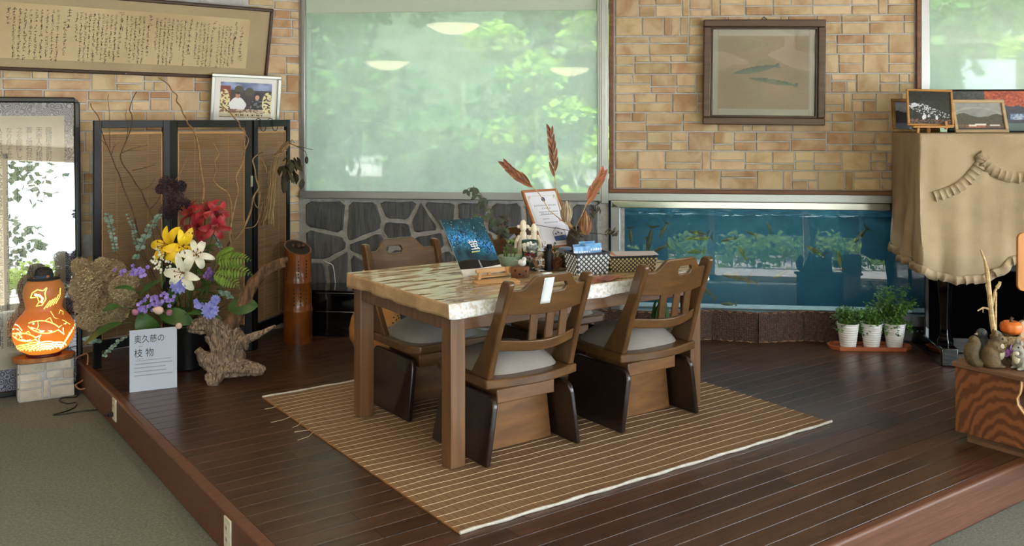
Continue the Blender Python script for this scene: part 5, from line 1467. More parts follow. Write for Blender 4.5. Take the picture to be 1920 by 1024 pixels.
tk = bpy.data.lights.new('tank_fill_light', 'AREA'); tk.shape = 'RECTANGLE'; tk.size = 1.9; tk.size_y = .3; tk.energy = 9; tk.color = (.82,.95,1)  # added hidden light, stands in for daylight entering the tank from above
to = bpy.data.objects.new('tank_fill_light', tk); COL.objects.link(to); to.location = WW(2.225+.95,.33,PH+1.03); to.rotation_euler = (0,0,ANG_W)
b = MB(); b.box(-.03,AL+.03,.03,.66,1.045,1.06); b.build('tank_cover', m_plaster, aq, smooth=False)
m_fish = mat('river_fish', srgb(112,112,84), srgb(150,148,112), rough=.4, scale=10, rand=.12)
m_fin = mat('fish_fin', srgb(120,116,84), rough=.5)
def make_fish(L):
    b = MB(); n = 12; seg = 10; base = 0
    def prof(t): return max(.002, L*.105*math.sin(math.pi*min(1,t*.9+.06))**.75*(1-.25*t))
    for i in range(n+1):
        t = i/n; r = prof(t); x = -L*.45+L*.82*t
        for k in range(seg):
            th = 2*math.pi*k/seg; b.v.append((x, r*.5*math.cos(th), r*math.sin(th)))
    for i in range(n):
        for k in range(seg):
            k2 = (k+1)%seg; b.face((i*seg+k,i*seg+k2,(i+1)*seg+k2,(i+1)*seg+k))
    b.face(range(seg-1,-1,-1)); b.face([n*seg+k for k in range(seg)])
    body = b
    fins = MB()
    fins.add([(L*.36,0,.012*L/.2),(L*.5,.0,.07*L/.25),(L*.44,0,0),(L*.5,0,-.07*L/.25),(L*.36,0,-.012*L/.2)], [(0,1,2),(0,2,4),(2,3,4)])
    fins.add([(-L*.08,0,L*.09),(L*.0,0,L*.17),(L*.1,0,L*.085)], [(0,1,2)])
    fins.add([(L*.16,0,L*.07),(L*.21,0,L*.11),(L*.22,0,L*.06)], [(0,1,2)])
    fins.add([(-L*.05,0,-L*.09),(L*.03,0,-L*.15),(L*.05,0,-L*.08)], [(0,1,2)]); fins.add([(L*.15,0,-L*.07),(L*.2,0,-L*.11),(L*.23,0,-L*.055)], [(0,1,2)])
    return body, fins
FISH = [(1183,442,.13,95,.10,'dark fish hanging almost upright at the far left of the tank'),(1218,448,.21,80,.12,'long fish rising steeply near the left end of the tank'),(1244,432,.13,65,.16,'fish slanting upward beside the long rising fish'),
 (1238,466,.14,25,.18,'fish crossing behind the long rising fish'),(1304,472,.14,4,.12,'pale fish level in mid water behind the right chair'),(1310,437,.15,-8,.14,'fish in the cluster high at the left middle of the tank'),
 (1318,447,.15,6,.17,'lower fish of the cluster high at the left middle'),(1300,446,.14,12,.22,'rear fish of the cluster high at the left middle'),(1392,474,.12,-62,.12,'dark fish diving in the middle of the tank'),
 (1380,519,.22,-12,.09,'longest silver fish gliding low in the middle of the tank'),(1328,548,.15,-42,.12,'fish diving beside the table leg'),(1366,570,.12,2,.15,'pale fish resting close to the tank floor'),
 (1529,471,.15,-30,.10,'slim golden fish slanting down right of the middle'),(1574,488,.15,-80,.10,'slim fish pointing straight down at the right'),(1614,441,.15,48,.13,'fish slanting up at the right end of the tank'),
 (1464,514,.13,32,.13,'fish rising in the reflection right of the middle'),(1409,438,.10,-25,.2,'small dim fish high in the middle'),(1406,528,.12,-8,.2,'silver fish just behind the longest one'),(1442,427,.10,-70,.2,'small dim fish close to the water surface'),(1366,449,.12,15,.24,'dim fish far back in the upper middle')]
for (px,py,L,a,d,lb) in FISH:
    s, z = ww_px(px,py); k = (6.75-.1117*s+d*.98)/(6.75-.1117*s)
    pos = Vector((0,0,PH+EYE)) + (WW(s,0,z)-Vector((0,0,PH+EYE)))*k
    body, fins = make_fish(L)
    t = thing('river_fish', lb, 'fish', pos, group='river fish in the aquarium')
    t.rotation_euler = (Matrix.Rotation(ANG_W+rg.uniform(-.35,.35),4,'Z') @ Matrix.Rotation(-R(a),4,'Y') @ Matrix.Rotation(math.pi,4,'Z')).to_euler() if False else (Matrix.Rotation(ANG_W+rg.uniform(-.3,.3),4,'Z') @ Matrix.Rotation(-R(a),4,'Y')).to_euler()
    body.build('body', m_fish, t); fins.build('fins', m_fin, t, smooth=False)

# ---------------- low woven screen before the aquarium
m_wov = mat('woven_panel', srgb(84,58,44), srgb(58,40,32), rough=.75, scale=70, detail=2, lo=.42, hi=.58, bump=.8, bscale=110)
m_stitch = mat('panel_stitching', srgb(150,108,72), rough=.8)
wp = [(1120,6.34),(1225,6.24),(1336,6.31),(1421,6.22),(1507,6.28),(1592,6.22),(1668,6.26)]
wpt = [Vector(((px-960)/F*D, D, PH)) for px,D in wp]
ws_ = thing('woven_panel_screen', 'low brown woven folding screen standing before the aquarium', 'screen', wpt[0])
for i in range(len(wpt)-1):
    a, c = wpt[i]-wpt[0], wpt[i+1]-wpt[0]; d = c-a; w = d.length
    f = bpy.data.objects.new('woven_leaf', None); COL.objects.link(f); f.parent = ws_; f.location = a; f.rotation_euler = (0,0,math.atan2(d.y,d.x))
    b = MB(); b.box(.004,w-.004,-.006,.006,.0,.205); b.build('woven_sheet', m_wov, f, bevel=.004)
    for z in (.006,.198):
        n = int(w/.022); pts = [(.006+(w-.012)*k/n, -.004+.004*math.sin(k*2.2), z+.0035*math.cos(k*3.1)) for k in range(n+1)]
        b = MB(); b.tube(pts, .0035, 5); b.build('edge_binding', m_stitch, f)
    for x in (.006,w-.006):
        b = MB(); b.tube([(x,-.005,.004),(x,-.006,.1),(x,-.005,.2)], .004, 5); b.build('side_binding', m_wov, f)
    b = MB()
    nx_, nz_ = int(w/.017), 11
    for ix in range(nx_):
        for iz in range(nz_):
            x = .012+(w-.024)*(ix+.5)/nx_; z = .014+.176*(iz+.5)/nz_; q = .0060
            b.add([(x-q,-.0062,z),(x,-.0062,z-q),(x+q,-.0062,z),(x,-.0062,z+q),(x,-.0095,z)], [(0,1,4),(1,2,4),(2,3,4),(3,0,4)])
    b.build('weave_knots', m_wov, f, smooth=False, kind='stuff')
# brass pot by the aquarium, seen through the right-hand chair
t = thing('brass_pot', 'small brass pot with a plant and blue-white label behind the right chair', 'pot', Vector(((1238-960)/F*5.9,5.9,PH)))
b = MB(); b.lathe([(.06,0),(.075,.02),(.078,.11),(.085,.12),(.085,.135),(.078,.135),(.07,.12),(.0,.115)], 24, caps=False); b.build('pot', mat('brass', srgb(170,140,70), rough=.3, metal=.9), t)
for k in range(9):
    a = k*.7; b = MB(); b.leaf((.02*math.cos(a),.02*math.sin(a),.12), (math.cos(a)*.35,math.sin(a)*.35,1), (math.cos(a),math.sin(a),.2), .22+.03*(k%3), .04, curl=.5, n=4); b.build('leaf', m_lvd, t)
b = MB(); b.box(.0,.035,-.04,-.038,.10,.19, Matrix.Rotation(R(-12),4,'Y')); b.build('label_stick', mat('label_blue', srgb(160,210,226), rough=.5), t)

# ---------------- ferns in white pots on a tray
m_terra = mat('terracotta_plastic', srgb(178,96,60), srgb(160,84,52), rough=.5, scale=8)
m_pot = mat('white_pot', srgb(226,222,216), rough=.4)
m_maid = mat('maidenhair_leaf', srgb(92,130,46), srgb(62,100,36), rough=.55, scale=14, rand=.1)
m_soil = mat('potting_soil', srgb(50,38,30), rough=1)
ta, tb_ = G(1574,659), G(1704,659)
tcn = (ta+tb_)*.5 + Vector((0,.085,0))
yawt = R(-3); tw, td = .262, .085
t = thing('plant_tray', 'terracotta coloured plastic tray under three white fern pots', 'tray', (tcn.x,tcn.y,PH), yawt)
oct_ = [(-tw,-td*.35),(-tw+.05,-td),(tw-.05,-td),(tw,-td*.35),(tw,td*.35),(tw-.05,td),(-tw+.05,td),(-tw,td*.35)]
b = MB(); n = 8
vs_ = [(x*.97,y*.95,.0) for x,y in oct_]+[(x,y,.024) for x,y in oct_]+[(x*.975,y*.93,.024) for x,y in oct_]+[(x*.95,y*.9,.006) for x,y in oct_]
fs = [tuple(range(n-1,-1,-1)), tuple(range(3*n,4*n))]
for q in range(3): fs += [(q*n+i,q*n+(i+1)%n,(q+1)*n+(i+1)%n,(q+1)*n+i) for i in range(n)]
b.add(vs_, fs); b.build('tray_body', m_terra, t, smooth=False)
for i,(px,lb,hf,rf) in enumerate([(1590,'white ribbed pot with a low maidenhair fern, left on the tray',.11,.11),(1634,'white ribbed pot with a small maidenhair fern, middle of the tray',.13,.10),(1677,'white ribbed pot with the tallest maidenhair fern, right on the tray',.26,.14)]):
    D = tcn.y-(.0)*i; c = Vector(((px-960)/F*D, D, PH+.0065))
    t = thing('fern_pot', lb, 'potted plant', c, group='white fern pots on the tray')
    prof = [(.046,0)]
    for k in range(9): z = .008+.138*k/9; r = .047+.021*z/.15; prof += [(r,z),(r+.0022,z+.006),(r+.0005,z+.013)]
    prof += [(.070,.150),(.071,.158),(.067,.158),(.062,.14)]
    b = MB(); b.lathe(prof, 32); b.build('pot', m_pot, t)
    b = MB(); b.lathe([(.001,.146),(.064,.144)], 20, caps=False); b.build('soil', m_soil, t)
    rq = random.Random(50+i)
    for k in range(26 if i < 2 else 44):
        a = rq.uniform(0,6.28); out = rq.uniform(.3,1.0); top = rq.uniform(.35,1)*hf*(1.25-out*.6)
        e = Vector((rf*out*math.cos(a)*1.05, rf*out*math.sin(a)*.8, .15+top if rq.random() > .2 else .09+rq.uniform(0,.05)))
        ps = path((0,0,.145), e, 5, Vector((e.x*.25,e.y*.25,.06)))
        b = MB(); b.tube(ps, .0008, 3, caps=False)
        for q in range(1,6):
            for w_ in range(7):
                p = ps[q]+Vector((rq.gauss(0,.014),rq.gauss(0,.014),rq.gauss(0,.010))); d = Vector((rq.gauss(0,1),rq.gauss(0,1),rq.gauss(-.2,.5))).normalized()
                b.leaf(p, d, (0,-.4,1), .015*rq.uniform(.6,1.3), .016, curl=.2, n=1, shape=lambda t_: .35+.65*t_)
        b.build('frond', m_maid, t, smooth=False, kind='stuff')

# ---------------- black upright piano under a beige cloth
PS = 4.20
pn = thing('upright_piano', 'black lacquered upright piano under a beige cloth by the right window', 'piano', WW(PS,0,PH), ANG_W)
PT = 1.395
b = MB(); b.box(0,1.46,-.30,-.03,0,PT-.02); b.build('case', m_gloss, pn, bevel=.006)
b = MB(); b.box(-.10,1.5,-.60,-.03,PT-.02,PT-.004); b.build('top_board', m_gloss, pn, bevel=.004)
b = MB(); b.box(0,1.46,-.58,-.30,.56,.70); b.build('key_bed', m_gloss, pn, bevel=.01)
b = MB(); b.box(.0,.03,-.58,-.30,.70,.9); b.build('key_cheek', m_gloss, pn, bevel=.01)
b = MB(); b.box(.03,1.43,-.32,-.30,.1,.56); b.build('lower_panel', mat('satin_black', srgb(4,4,4), rough=.9, spec=0.), pn)
for x in (.04,1.40):
    b = MB(); b.lathe([(.05,.10),(.05,.14),(.036,.17),(.03,.22),(.036,.34),(.045,.46),(.05,.50),(.05,.56)], 4, c=(x,-.56,0)); b.build('leg', m_gloss, pn, bevel=.004)
    b = MB(); b.box(x-.05,x+.05,-.64,-.28,0,.11); b.build('toe_block', m_gloss, pn, bevel=.008)
for x in (.62,.72,.82):
    b = MB(); b.box(x-.012,x+.012,-.42,-.31,.05,.065); b.build('pedal', mat('brass_pedal', srgb(170,140,70), rough=.25, metal=1), pn, bevel=.004)
m_linen = mat('linen', srgb(186,164,134), srgb(164,142,114), rough=.9, scale=3, detail=6, bump=.35, bscale=240)
pc_ = thing('piano_cloth', 'beige linen cloth with ruffled hem draped over the black piano', 'cloth', WW(PS,0,PH), ANG_W)
XL, YF = -.125, -.615
def hem(a):      # front hem height by distance from the front-left corner
    pts = [(0,.60),(.08,.56),(.2,.535),(.34,.54),(.42,.585),(.50,.66),(.62,.695),(.8,.62),(1.0,.55),(1.2,.55),(1.5,.66),(1.7,.6)]
    for i in range(len(pts)-1):
        if pts[i][0] <= a <= pts[i+1][0]:
            t = (a-pts[i][0])/(pts[i+1][0]-pts[i][0]); t = t*t*(3-2*t); return pts[i][1]*(1-t)+pts[i+1][1]*t
    return .6
SL = .56; FL = 1.66
def drape(s, v):
    """s: arc position, 0..SL along the left side (wall to front), then along the front; v 0 top .. 1 hem"""
    if s < SL:
        x, y, nx_, ny_ = XL, -.055-s, -1, 0; h = .66-.06*(s/SL)
    else:
        x, y, nx_, ny_ = XL+(s-SL), YF, 0, -1; h = hem(s-SL)
    z = PT+(h-PT)*v
    fold = .016*math.sin(s*16+.6+v*1.5)+.012*math.sin(s*29-v*2)+.008*math.sin(s*47+1+v*3)
    k = v**.8
    c = math.exp(-((s-SL)/.07)**2)           # fold gathered at the corner
    bulge = (.05 if s >= SL else .02)*math.exp(-((z-.66)/.16)**2)
    o_ = fold*k*(.55 if s > SL+.15 else 1)+bulge
    return (x+nx_*o_-c*.012*k, y+ny_*o_-c*.03*k, z)
b = MB(); tot = SL+FL
b.grid(lambda u,v: drape(u*tot, v), 220, 40)
b.build('hanging_cloth', m_linen, pc_, angle=80, solid=.002)
b = MB(); b.box(XL-.002, XL+FL+.0, YF-.002, -.055, PT-.003, PT+.002); b.build('cloth_top', m_linen, pc_, bevel=.002)
def ruffle(name, fn, nrm, L, w, n, amp, sag=.0):
    b = MB(); N_ = n*6
    for i in range(N_+1):
        s = L*i/N_; p = Vector(fn(s)); q = Vector(fn(min(L,s+.002))); tg = (q-p).normalized() if (q-p).length > 1e-7 else Vector((1,0,0))
        nn = Vector(nrm(s)); dn = nn.cross(tg).normalized()
        if dn.z > 0: dn = -dn
        ph = 2*math.pi*i/6; am = amp*(1+.35*math.sin(i*.37))
        for (k,a_) in ((0,.25),(.35,.8),(1,1.0)):
            b.v.append(tuple(p+dn*w*k*(1+.08*math.sin(i*.9))+nn*(.004+am*a_*(.5+.5*math.sin(ph)))+tg*am*.5*a_*math.cos(ph)))
    for i in range(N_):
        for k in range(2): b.face((i*3+k,i*3+k+1,(i+1)*3+k+1,(i+1)*3+k))
    return b.build(name, m_linen, pc_, angle=80, solid=.0015)
nrm_side = lambda s: (-1,0,0) if s < SL else (0,-1,0)
ruffle('hem_ruffle', lambda s: drape(s, .985), nrm_side, tot-.01, .05, 42, .020)
# applied ruffle swag on the front: rises to a peak and falls again
peak = [(.07,1.045),(.13,1.065),(.20,1.10),(.26,1.155),(.31,1.22),(.345,1.295),(.375,1.265),(.42,1.215),(.48,1.18),(.56,1.165),(.66,1.19),(.74,1.24),(.80,1.29),(.86,1.22),(.95,1.15),(1.1,1.10)]
sp = smooth([Vector((x,0,z)) for x,z in peak], 6)
ln_ = [0]
for i in range(1,len(sp)): ln_.append(ln_[-1]+(sp[i]-sp[i-1]).length)
def swag(s):
    import bisect
    i = max(1, min(len(ln_)-1, bisect.bisect_left(ln_, s))); t_ = (s-ln_[i-1])/max(1e-6,ln_[i]-ln_[i-1]); p = sp[i-1].lerp(sp[i], min(1,max(0,t_)))
    h = hem(p.x); v = (PT-p.z)/(PT-h); q = drape(SL+p.x, v); return (q[0], q[1]-.003, p.z)
ruffle('swag_ruffle', swag, lambda s: (0,-1,0), ln_[-1]-.01, .062, 40, .011)

# pictures on the piano
TOPZ = PH+PT+.0025
m_pine = mat('pine_frame', srgb(196,142,76), srgb(170,116,58), rough=.45, scale=3, stretch=(1,10,10))
m_gold = mat('gold_frame', srgb(150,112,48), srgb(110,78,34), rough=.4, metal=.4, scale=12)
m_ash = mat('ash_frame', srgb(190,164,126), srgb(172,146,108), rough=.5, scale=3, stretch=(1,10,10))
def town(U, V):
    n1 = vnoise(U,V,14,5); n2 = vnoise(U,V,40,6)
    C = mixc([.13,.15,.14],[.20,.23,.21], n1)
    C = np.where((V>.72)[...,None], mixc([.10,.11,.12],[.16,.18,.18], n1), C)
    L = ((V<.62)&(V>.2)&(np.abs(V-.62+.5*U)<.18)&(n2>.62))
    C = np.where(L[...,None], mixc([.45,.48,.55],[.86,.86,.9], n2), C)
    C = np.where(((V<.16)&(n2>.5))[...,None], [.48,.36,.34], C); 
    for (x,y) in ((.34,.2),(.38,.23),(.66,.2)): C = np.where(blob(U,V,x,y,.03,.07)[...,None], [.9,.9,.92], C)
    C = np.where(blob(U,V,.14,.58,.08,.06)[...,None], [.82,.82,.88], C); return C
def rainbow(U, V):
    n1 = vnoise(U,V,10,7); n2 = vnoise(U,V,40,8)
    C = mixc([.46,.47,.47],[.60,.60,.58], n1*.6+V*.4)
    r_ = np.abs(np.hypot((U-.45)/.62,(V-.30)/.52)-1)
    C = np.where(((r_<.05)&(V>.45))[...,None], C*.75+np.array([.72,.70,.64])*.25+.02, C)
    hill = V < .52+.06*np.sin(U*9)+.05*n1-.04*U
    C = np.where(hill[...,None], mixc([.24,.24,.20],[.33,.31,.25], n2), C)
    C = np.where((V<.20)[...,None], mixc([.30,.22,.16],[.50,.40,.30], n2), C)
    C = np.where(((V<.17)&(U<.6)&(U>.2)&(n2>.35))[...,None], [.66,.40,.28], C)
    for (x,y,rx) in ((.5,.19,.12),(.8,.17,.10),(.33,.16,.08)): C = np.where((np.abs(U-x)<rx)[...,None]&(np.abs(V-y)<.03)[...,None], [.86,.82,.78], C)
    C = np.where((V<.07)[...,None], [.20,.17,.14], C); return C
def autumn(U, V):
    n1 = vnoise(U,V,16,9); n2 = vnoise(U,V*.6,60,10)
    C = mixc([.16,.18,.17],[.32,.34,.34], n2)
    C = np.where((U>.33)[...,None], mixc([.52,.16,.10],[.86,.42,.26], n2), C)
    C = np.where(((V<.55+.12*n1)&(U>.45))[...,None], mixc([.14,.16,.22],[.22,.24,.32], n1), C)
    C = np.where(((V<.42)&(V>.28)&(U>.55)&(U<.72))[...,None], mixc([.38,.48,.66],[.66,.72,.82], (n2>.5).astype(float)), C)
    C = np.where((V<.2)[...,None], [.34,.45,.46], C); return C
def dusk(U, V):
    n1 = vnoise(U,V,8,11); C = mixc([.45,.48,.55],[.62,.64,.68], n1); C = np.where((V<.55+.2*n1)[...,None], [.13,.11,.13], C)
    C = np.where((V<.22)[...,None], [.30,.36,.44], C); return C
def piano_pic(name, label, bl, yaw_deg, w, h, lean, fw, mfr, fn, nx, ny, lift=0., matw=0, roll=0):
    D = bl[2]; p = Vector(((bl[0]-960)/F*D, D, TOPZ+lift))
    t = thing(name, label, 'picture', p)
    t.rotation_euler = (Matrix.Rotation(R(yaw_deg),4,'Z') @ Matrix.Rotation(-R(lean),4,'X') @ Matrix.Rotation(R(roll),4,'Y')).to_euler()
    picture_frame(t, w, h, fw, mfr, .016)
    print_mesh('photo_print', w-2*fw, h-2*fw, nx, ny, fn, pm, t, (fw,-.001,fw))
    if matw:
        for (a,c,d,e) in ((fw,w-fw,fw,fw+matw),(fw,w-fw,h-fw-matw,h-fw),(fw,fw+matw,fw,h-fw),(w-fw-matw,w-fw,fw,h-fw)):
            b = MB(); b.box(a,c,-.004,-.0015,d,e); b.build('mat_border', mfr, t, smooth=False)
    return t
piano_pic('gold_framed_photo','gold framed dark landscape photo half hidden at the left end of the piano',(1674,0,5.98),8,.32,.215,6,.022,m_gold,dusk,40,30)
fp = piano_pic('pine_framed_photo','pine framed photo of a town on a small easel on the piano',(1701,0,5.80),-6,.275,.235,14,.014,m_pine,town,90,80,lift=.045,roll=2)
piano_pic('ash_framed_photo','pale wood framed photo of a rainbow over hills on the piano',(1791,0,5.78),5,.345,.212,16,.020,m_ash,rainbow,90,60)
piano_pic('autumn_panorama','wide autumn foliage panorama standing behind the other pictures on the piano',(1776,0,6.03),-7,.70,.275,7,.010,m_black,autumn,140,60)
ez = thing('table_easel', 'small wooden easel carrying the town photo on the piano', 'easel', Vector((fp.location.x,fp.location.y-.02,TOPZ)), R(-6))
for x in (.05,.22):
    b = MB(); b.box(x-.008,x+.008,-.02,.0,.0,.05, Matrix.Rotation(R(6 if x < .1 else -6),4,'Y')); b.build('leg', m_pine, ez, bevel=.002)
b = MB(); b.box(.02,.255,-.030,.004,.032,.044); b.build('ledge', m_pine, ez, bevel=.002)
b = MB(); b.box(.13,.15,.06,.08,0,.20, Matrix.Rotation(R(-10),4,'X')); b.build('rear_leg', m_pine, ez, bevel=.002)

# ---------------- wooden step-box at the right edge, with squirrel planter
def grainwood(name, c1, c2, sc=3.0, rot=(0,0,0)):
    m = mat(name, c1, c2, rough=.5)
    nt = m.node_tree; N = nt.nodes; L = nt.links; b_ = N['Principled BSDF']
    tcn_ = N.new('ShaderNodeTexCoord'); mp = N.new('ShaderNodeMapping'); mp.inputs['Scale'].default_value = (1.0,1.3,.75); mp.inputs['Location'].default_value = (0,.32,.12)
    w = N.new('ShaderNodeTexWave'); w.wave_type = 'RINGS'; w.rings_direction = 'X'; w.inputs['Scale'].default_value = sc*2.6; w.inputs['Distortion'].default_value = 7; w.inputs['Detail'].default_value = 2.5; w.inputs['Detail Scale'].default_value = 1.2
    L.new(tcn_.outputs['Object'], mp.inputs[0]); L.new(mp.outputs[0], w.inputs['Vector'])
    cr = N.new('ShaderNodeValToRGB'); cr.color_ramp.elements[0].color = (*c1,1); cr.color_ramp.elements[1].color = (*c2,1); cr.color_ramp.elements[0].position = .25; cr.color_ramp.elements[1].position = .85
    L.new(w.outputs['Fac'], cr.inputs[0]); L.new(cr.outputs[0], b_.inputs['Base Color']); return m
m_ced = grainwood('cedar_board', srgb(136,84,50), srgb(98,56,32))
m_cedt = mat('cedar_top', srgb(128,92,66), srgb(98,68,48), rough=.55, scale=3, stretch=(14,1,14))
m_cede = mat('cedar_edge', srgb(206,166,110), rough=.6)
q0 = G(1791,826); bxo = Vector((q0.x, q0.y, PH))
sb_ = thing('wooden_step_box', 'cedar step-shaped box with a curved cutout at the right platform edge', 'box', bxo, TH)
# local x = e1 (away to the right), local y = e2; the visible side lies in the plane x = 0 and runs towards -y
prof = [(.0,.045),(-.62,.045),(-.62,.10)]+[(-.62+.02*k,.10+.012*math.sin(k)) for k in range(1,8)]
prof = [(0,.045),(-.60,.045),(-.60,.165),(-.40,.165)] + [(-.40+.06*t+.0*t,.165+.02*(1-math.cos(math.pi*t/2))) for t in (.5,1)]
prof += [(-.315,.20),(-.285,.235),(-.282,.265),(-.295,.29),(-.30,.32),(-.30,.345),(0,.345)]
for x in (0,.42):
    b = MB(); b.prism(prof, x, x+.022, 'x'); b.build('side_board', m_ced, sb_, bevel=.002)
b = MB(); b.box(-.012,.455,-.318,.012,.345,.367); b.build('top_board', m_cedt, sb_, bevel=.003)
b = MB(); b.box(.022,.42,-.58,-.02,.150,.168); b.build('shelf', m_cedt, sb_)
b = MB(); b.box(.022,.42,-.02,.0,.05,.345); b.build('back_board', m_ced, sb_)
b = MB(); b.box(.03,.41,-.56,-.04,.0,.05); b.build('plinth', m_cedt, sb_)
b = MB()
ed = [Vector((-.0012,y,z)) for y,z in prof[3:-1]]
b.tube([e for e in ed], .004, 5); b.build('cut_edge', m_cede, sb_)
BT = PH+.367
def B(px,py,D): return P(px,py,D)
m_sq = mat('squirrel_resin', srgb(120,98,62), srgb(82,66,42), rough=.7, scale=14, bump=.5, bscale=60)
m_sqb = mat('squirrel_belly', srgb(206,196,170), rough=.7)
m_eye = mat('glass_eye', srgb(16,14,14), rough=.1)
def squirrel(label, px, D, rz, s, m):
    x = (px-960)/F*D; t = thing('squirrel_figurine', label, 'figurine', (x,D,BT+.0005), rz)
    b = MB()
    b.ball((0,0,.05*s), (.045*s,.052*s,.058*s), 16, 10); b.ball((.018*s,0,.095*s), (.034*s,.036*s,.045*s), 14, 10)
    b.ball((.036*s,0,.138*s), (.034*s,.028*s,.027*s), 14, 10); b.ball((.064*s,0,.130*s), (.018*s,.015*s,.014*s), 10, 8)
    for y in (-1,1):
        b.ball((.01*s,y*.034*s,.035*s), (.034*s,.018*s,.034*s), 12, 8); b.ball((.04*s,y*.024*s,.010*s), (.03*s,.012*s,.010*s), 10, 6)
        b.tube([(.02*s,y*.030*s,.10*s),(.05*s,y*.024*s,.085*s),(.068*s,y*.010*s,.095*s)], [.014*s,.011*s,.009*s], 8)
    o = b.build('body', m, t); rm = o.modifiers.new('remesh','REMESH'); rm.mode = 'VOXEL'; rm.voxel_size = .0045*s; rm.use_smooth_shade = True
    sm = o.modifiers.new('smooth','SMOOTH'); sm.iterations = 6; sm.factor = .5
    for y in (-1,1):
        b = MB(); b.lathe([(.011*s,0),(.011*s,.012*s),(.006*s,.024*s),(.001,.030*s)], 8, c=(.022*s,y*.016*s,.156*s)); b.build('ear', m, t)
        b = MB(); b.ball((.052*s,y*.0215*s,.144*s), .0055*s, 8, 6); b.build('eye', m_eye, t)
    b = MB(); b.ball((.048*s,0,.08*s), (.022*s,.026*s,.045*s), 10, 8); b.build('belly', m_sqb, t)
    b = MB(); ps = smooth([Vector((-.035,0,.012))*s,Vector((-.075,0,.03))*s,Vector((-.085,0,.075))*s,Vector((-.070,0,.115))*s,Vector((-.085,0,.140))*s],3); k = len(ps)-1
    b.tube(ps, [(.014+.022*math.sin(math.pi*min(1,i/k*.85+.1)))*s for i in range(k+1)], 12); b.build('tail', m, t)
    return t
squirrel('brown squirrel figurine sitting upright left of the log pot',1856,4.27,R(-12),.92,m_sq)
m_sqg = mat('squirrel_grey', srgb(168,162,150), srgb(120,112,100), rough=.7, scale=18, bump=.4, bscale=60)
squirrel('pale grey squirrel figurine at the far right edge of the box',1916,4.23,R(200),.72,m_sqg)
m_log = mat('log_pot', srgb(150,124,84), srgb(100,80,54), rough=.85, scale=12, stretch=(3,3,1), bump=.8)
lx = (1893-960)/F*4.33
lp = thing('log_planter', 'log-shaped planter holding a dry stick between the squirrels', 'planter', (lx,4.36,BT+.0005))
b = MB(); b.lathe([(.062,0),(.068,.01),(.062,.06),(.066,.12),(.058,.125),(.05,.10),(.001,.095)], 20, sy=.8, rib=lambda th: 1+.06*math.sin(5*th)+.04*math.sin(9*th)); b.build('log', m_log, lp)
b = MB(); b.prism([(.045*math.cos(a)*(1+.1*math.sin(3*a)), .062+.058*math.sin(a)) for a in [2*math.pi*k/16 for k in range(16)]], -.060,-.050,'y'); b.build('bark_face', m_log, lp, bevel=.003)
# stick
m_stick = mat('dry_stick', srgb(212,184,138), srgb(176,146,102), rough=.8, scale=12, stretch=(1,1,4), bump=.3)
dst = thing('dry_stick', 'pale dry branching stick standing behind the squirrels', 'stick', B(1868,662,4.33))
def rl(px,py,d=0): return B(px,py,4.33+d)-dst.location
st = [(1868,662),(1865,630),(1860,600),(1857,570),(1854,540),(1851,510),(1849,500)]
b = MB(); ps = [rl(*q) for q in st]; b.tube(ps, [.0135,.0125,.0125,.0115,.011,.0105,.009], 8)
for q in (1,2,3,4,5): b.ball(ps[q], (.0145-.0006*q,.0145-.0006*q,.006), 8, 6)
b.build('main_stem', m_stick, dst)
for nm,pts,r in (('upper_tip',[(1849,500),(1846,487),(1842,477),(1839,468)],.007),('right_arm',[(1858,585),(1863,560),(1866,545),(1871,537)],.007),('side_shoot',[(1866,650),(1867,610),(1867,575),(1868,548)],.006),('left_arm',[(1858,583),(1850,578),(1843,577),(1833,583)],.005),('twig',[(1849,482),(1855,481),(1861,484)],.0015),('twig',[(1843,577),(1843,586)],.003),('knob',[(1869,540),(1874,533),(1875,528)],.009),('bud',[(1851,545),(1848,534)],.004)):
    pp = [rl(*q) for q in pts]; b = MB(); b.tube(pp, [r*(1-.35*i/(len(pp)-1)) for i in range(len(pp))], 7); b.build(nm, m_stick, dst)
# grey bird behind, pumpkin, ribbon, leaves
x = (1843-960)/F*4.42
bd = thing('bird_figurine', 'dark grey bird figurine behind the brown squirrel', 'figurine', (x,4.42,BT+.0005), R(10))
b = MB(); b.ball((0,0,.055), (.034,.03,.055), 14, 10); b.ball((-.006,0,.115), (.026,.024,.026), 12, 8); o = b.build('body', mat('grey_bird', srgb(92,94,100), srgb(64,66,72), rough=.6, scale=14), bd)
rm = o.modifiers.new('remesh','REMESH'); rm.mode = 'VOXEL'; rm.voxel_size = .004; rm.use_smooth_shade = True
b = MB(); b.lathe([(.007,0),(.0005,.018)], 8); 
b2 = MB(); Mx = Matrix.Translation((-.028,0,.115)) @ Matrix.Rotation(R(-90),4,'Y'); b2.add([tuple(Mx @ Vector(p)) for p in b.v], b.f); b2.build('beak', m_sqb, bd)
for y in (-1,1):
    b = MB(); b.ball((-.018,y*.018,.122), .004, 6, 5); b.build('eye', m_eye, bd)
pk = thing('small_pumpkin', 'small orange pumpkin resting on the log planter', 'pumpkin', B(1896,640,4.38))
rib = lambda th: 1+.07*abs(math.cos(4*th))
b = MB(); b.lathe([(.008,.004),(.03,0),(.044,.012),(.048,.028),(.044,.044),(.03,.055),(.010,.052)], 48, rib=rib); b.build('flesh', mat('pumpkin', srgb(222,116,40), srgb(196,90,28), rough=.45, scale=8), pk)
b = MB(); b.tube([(0,0,.05),(.0,0,.064),(.006,0,.074)], [.009,.006,.007], 7); b.build('stem', m_twig, pk)
pk.location.z = BT+.127
rbn = thing('purple_ribbon', 'purple ribbon bow tied at the log planter', 'ribbon', B(1894,662,4.29))
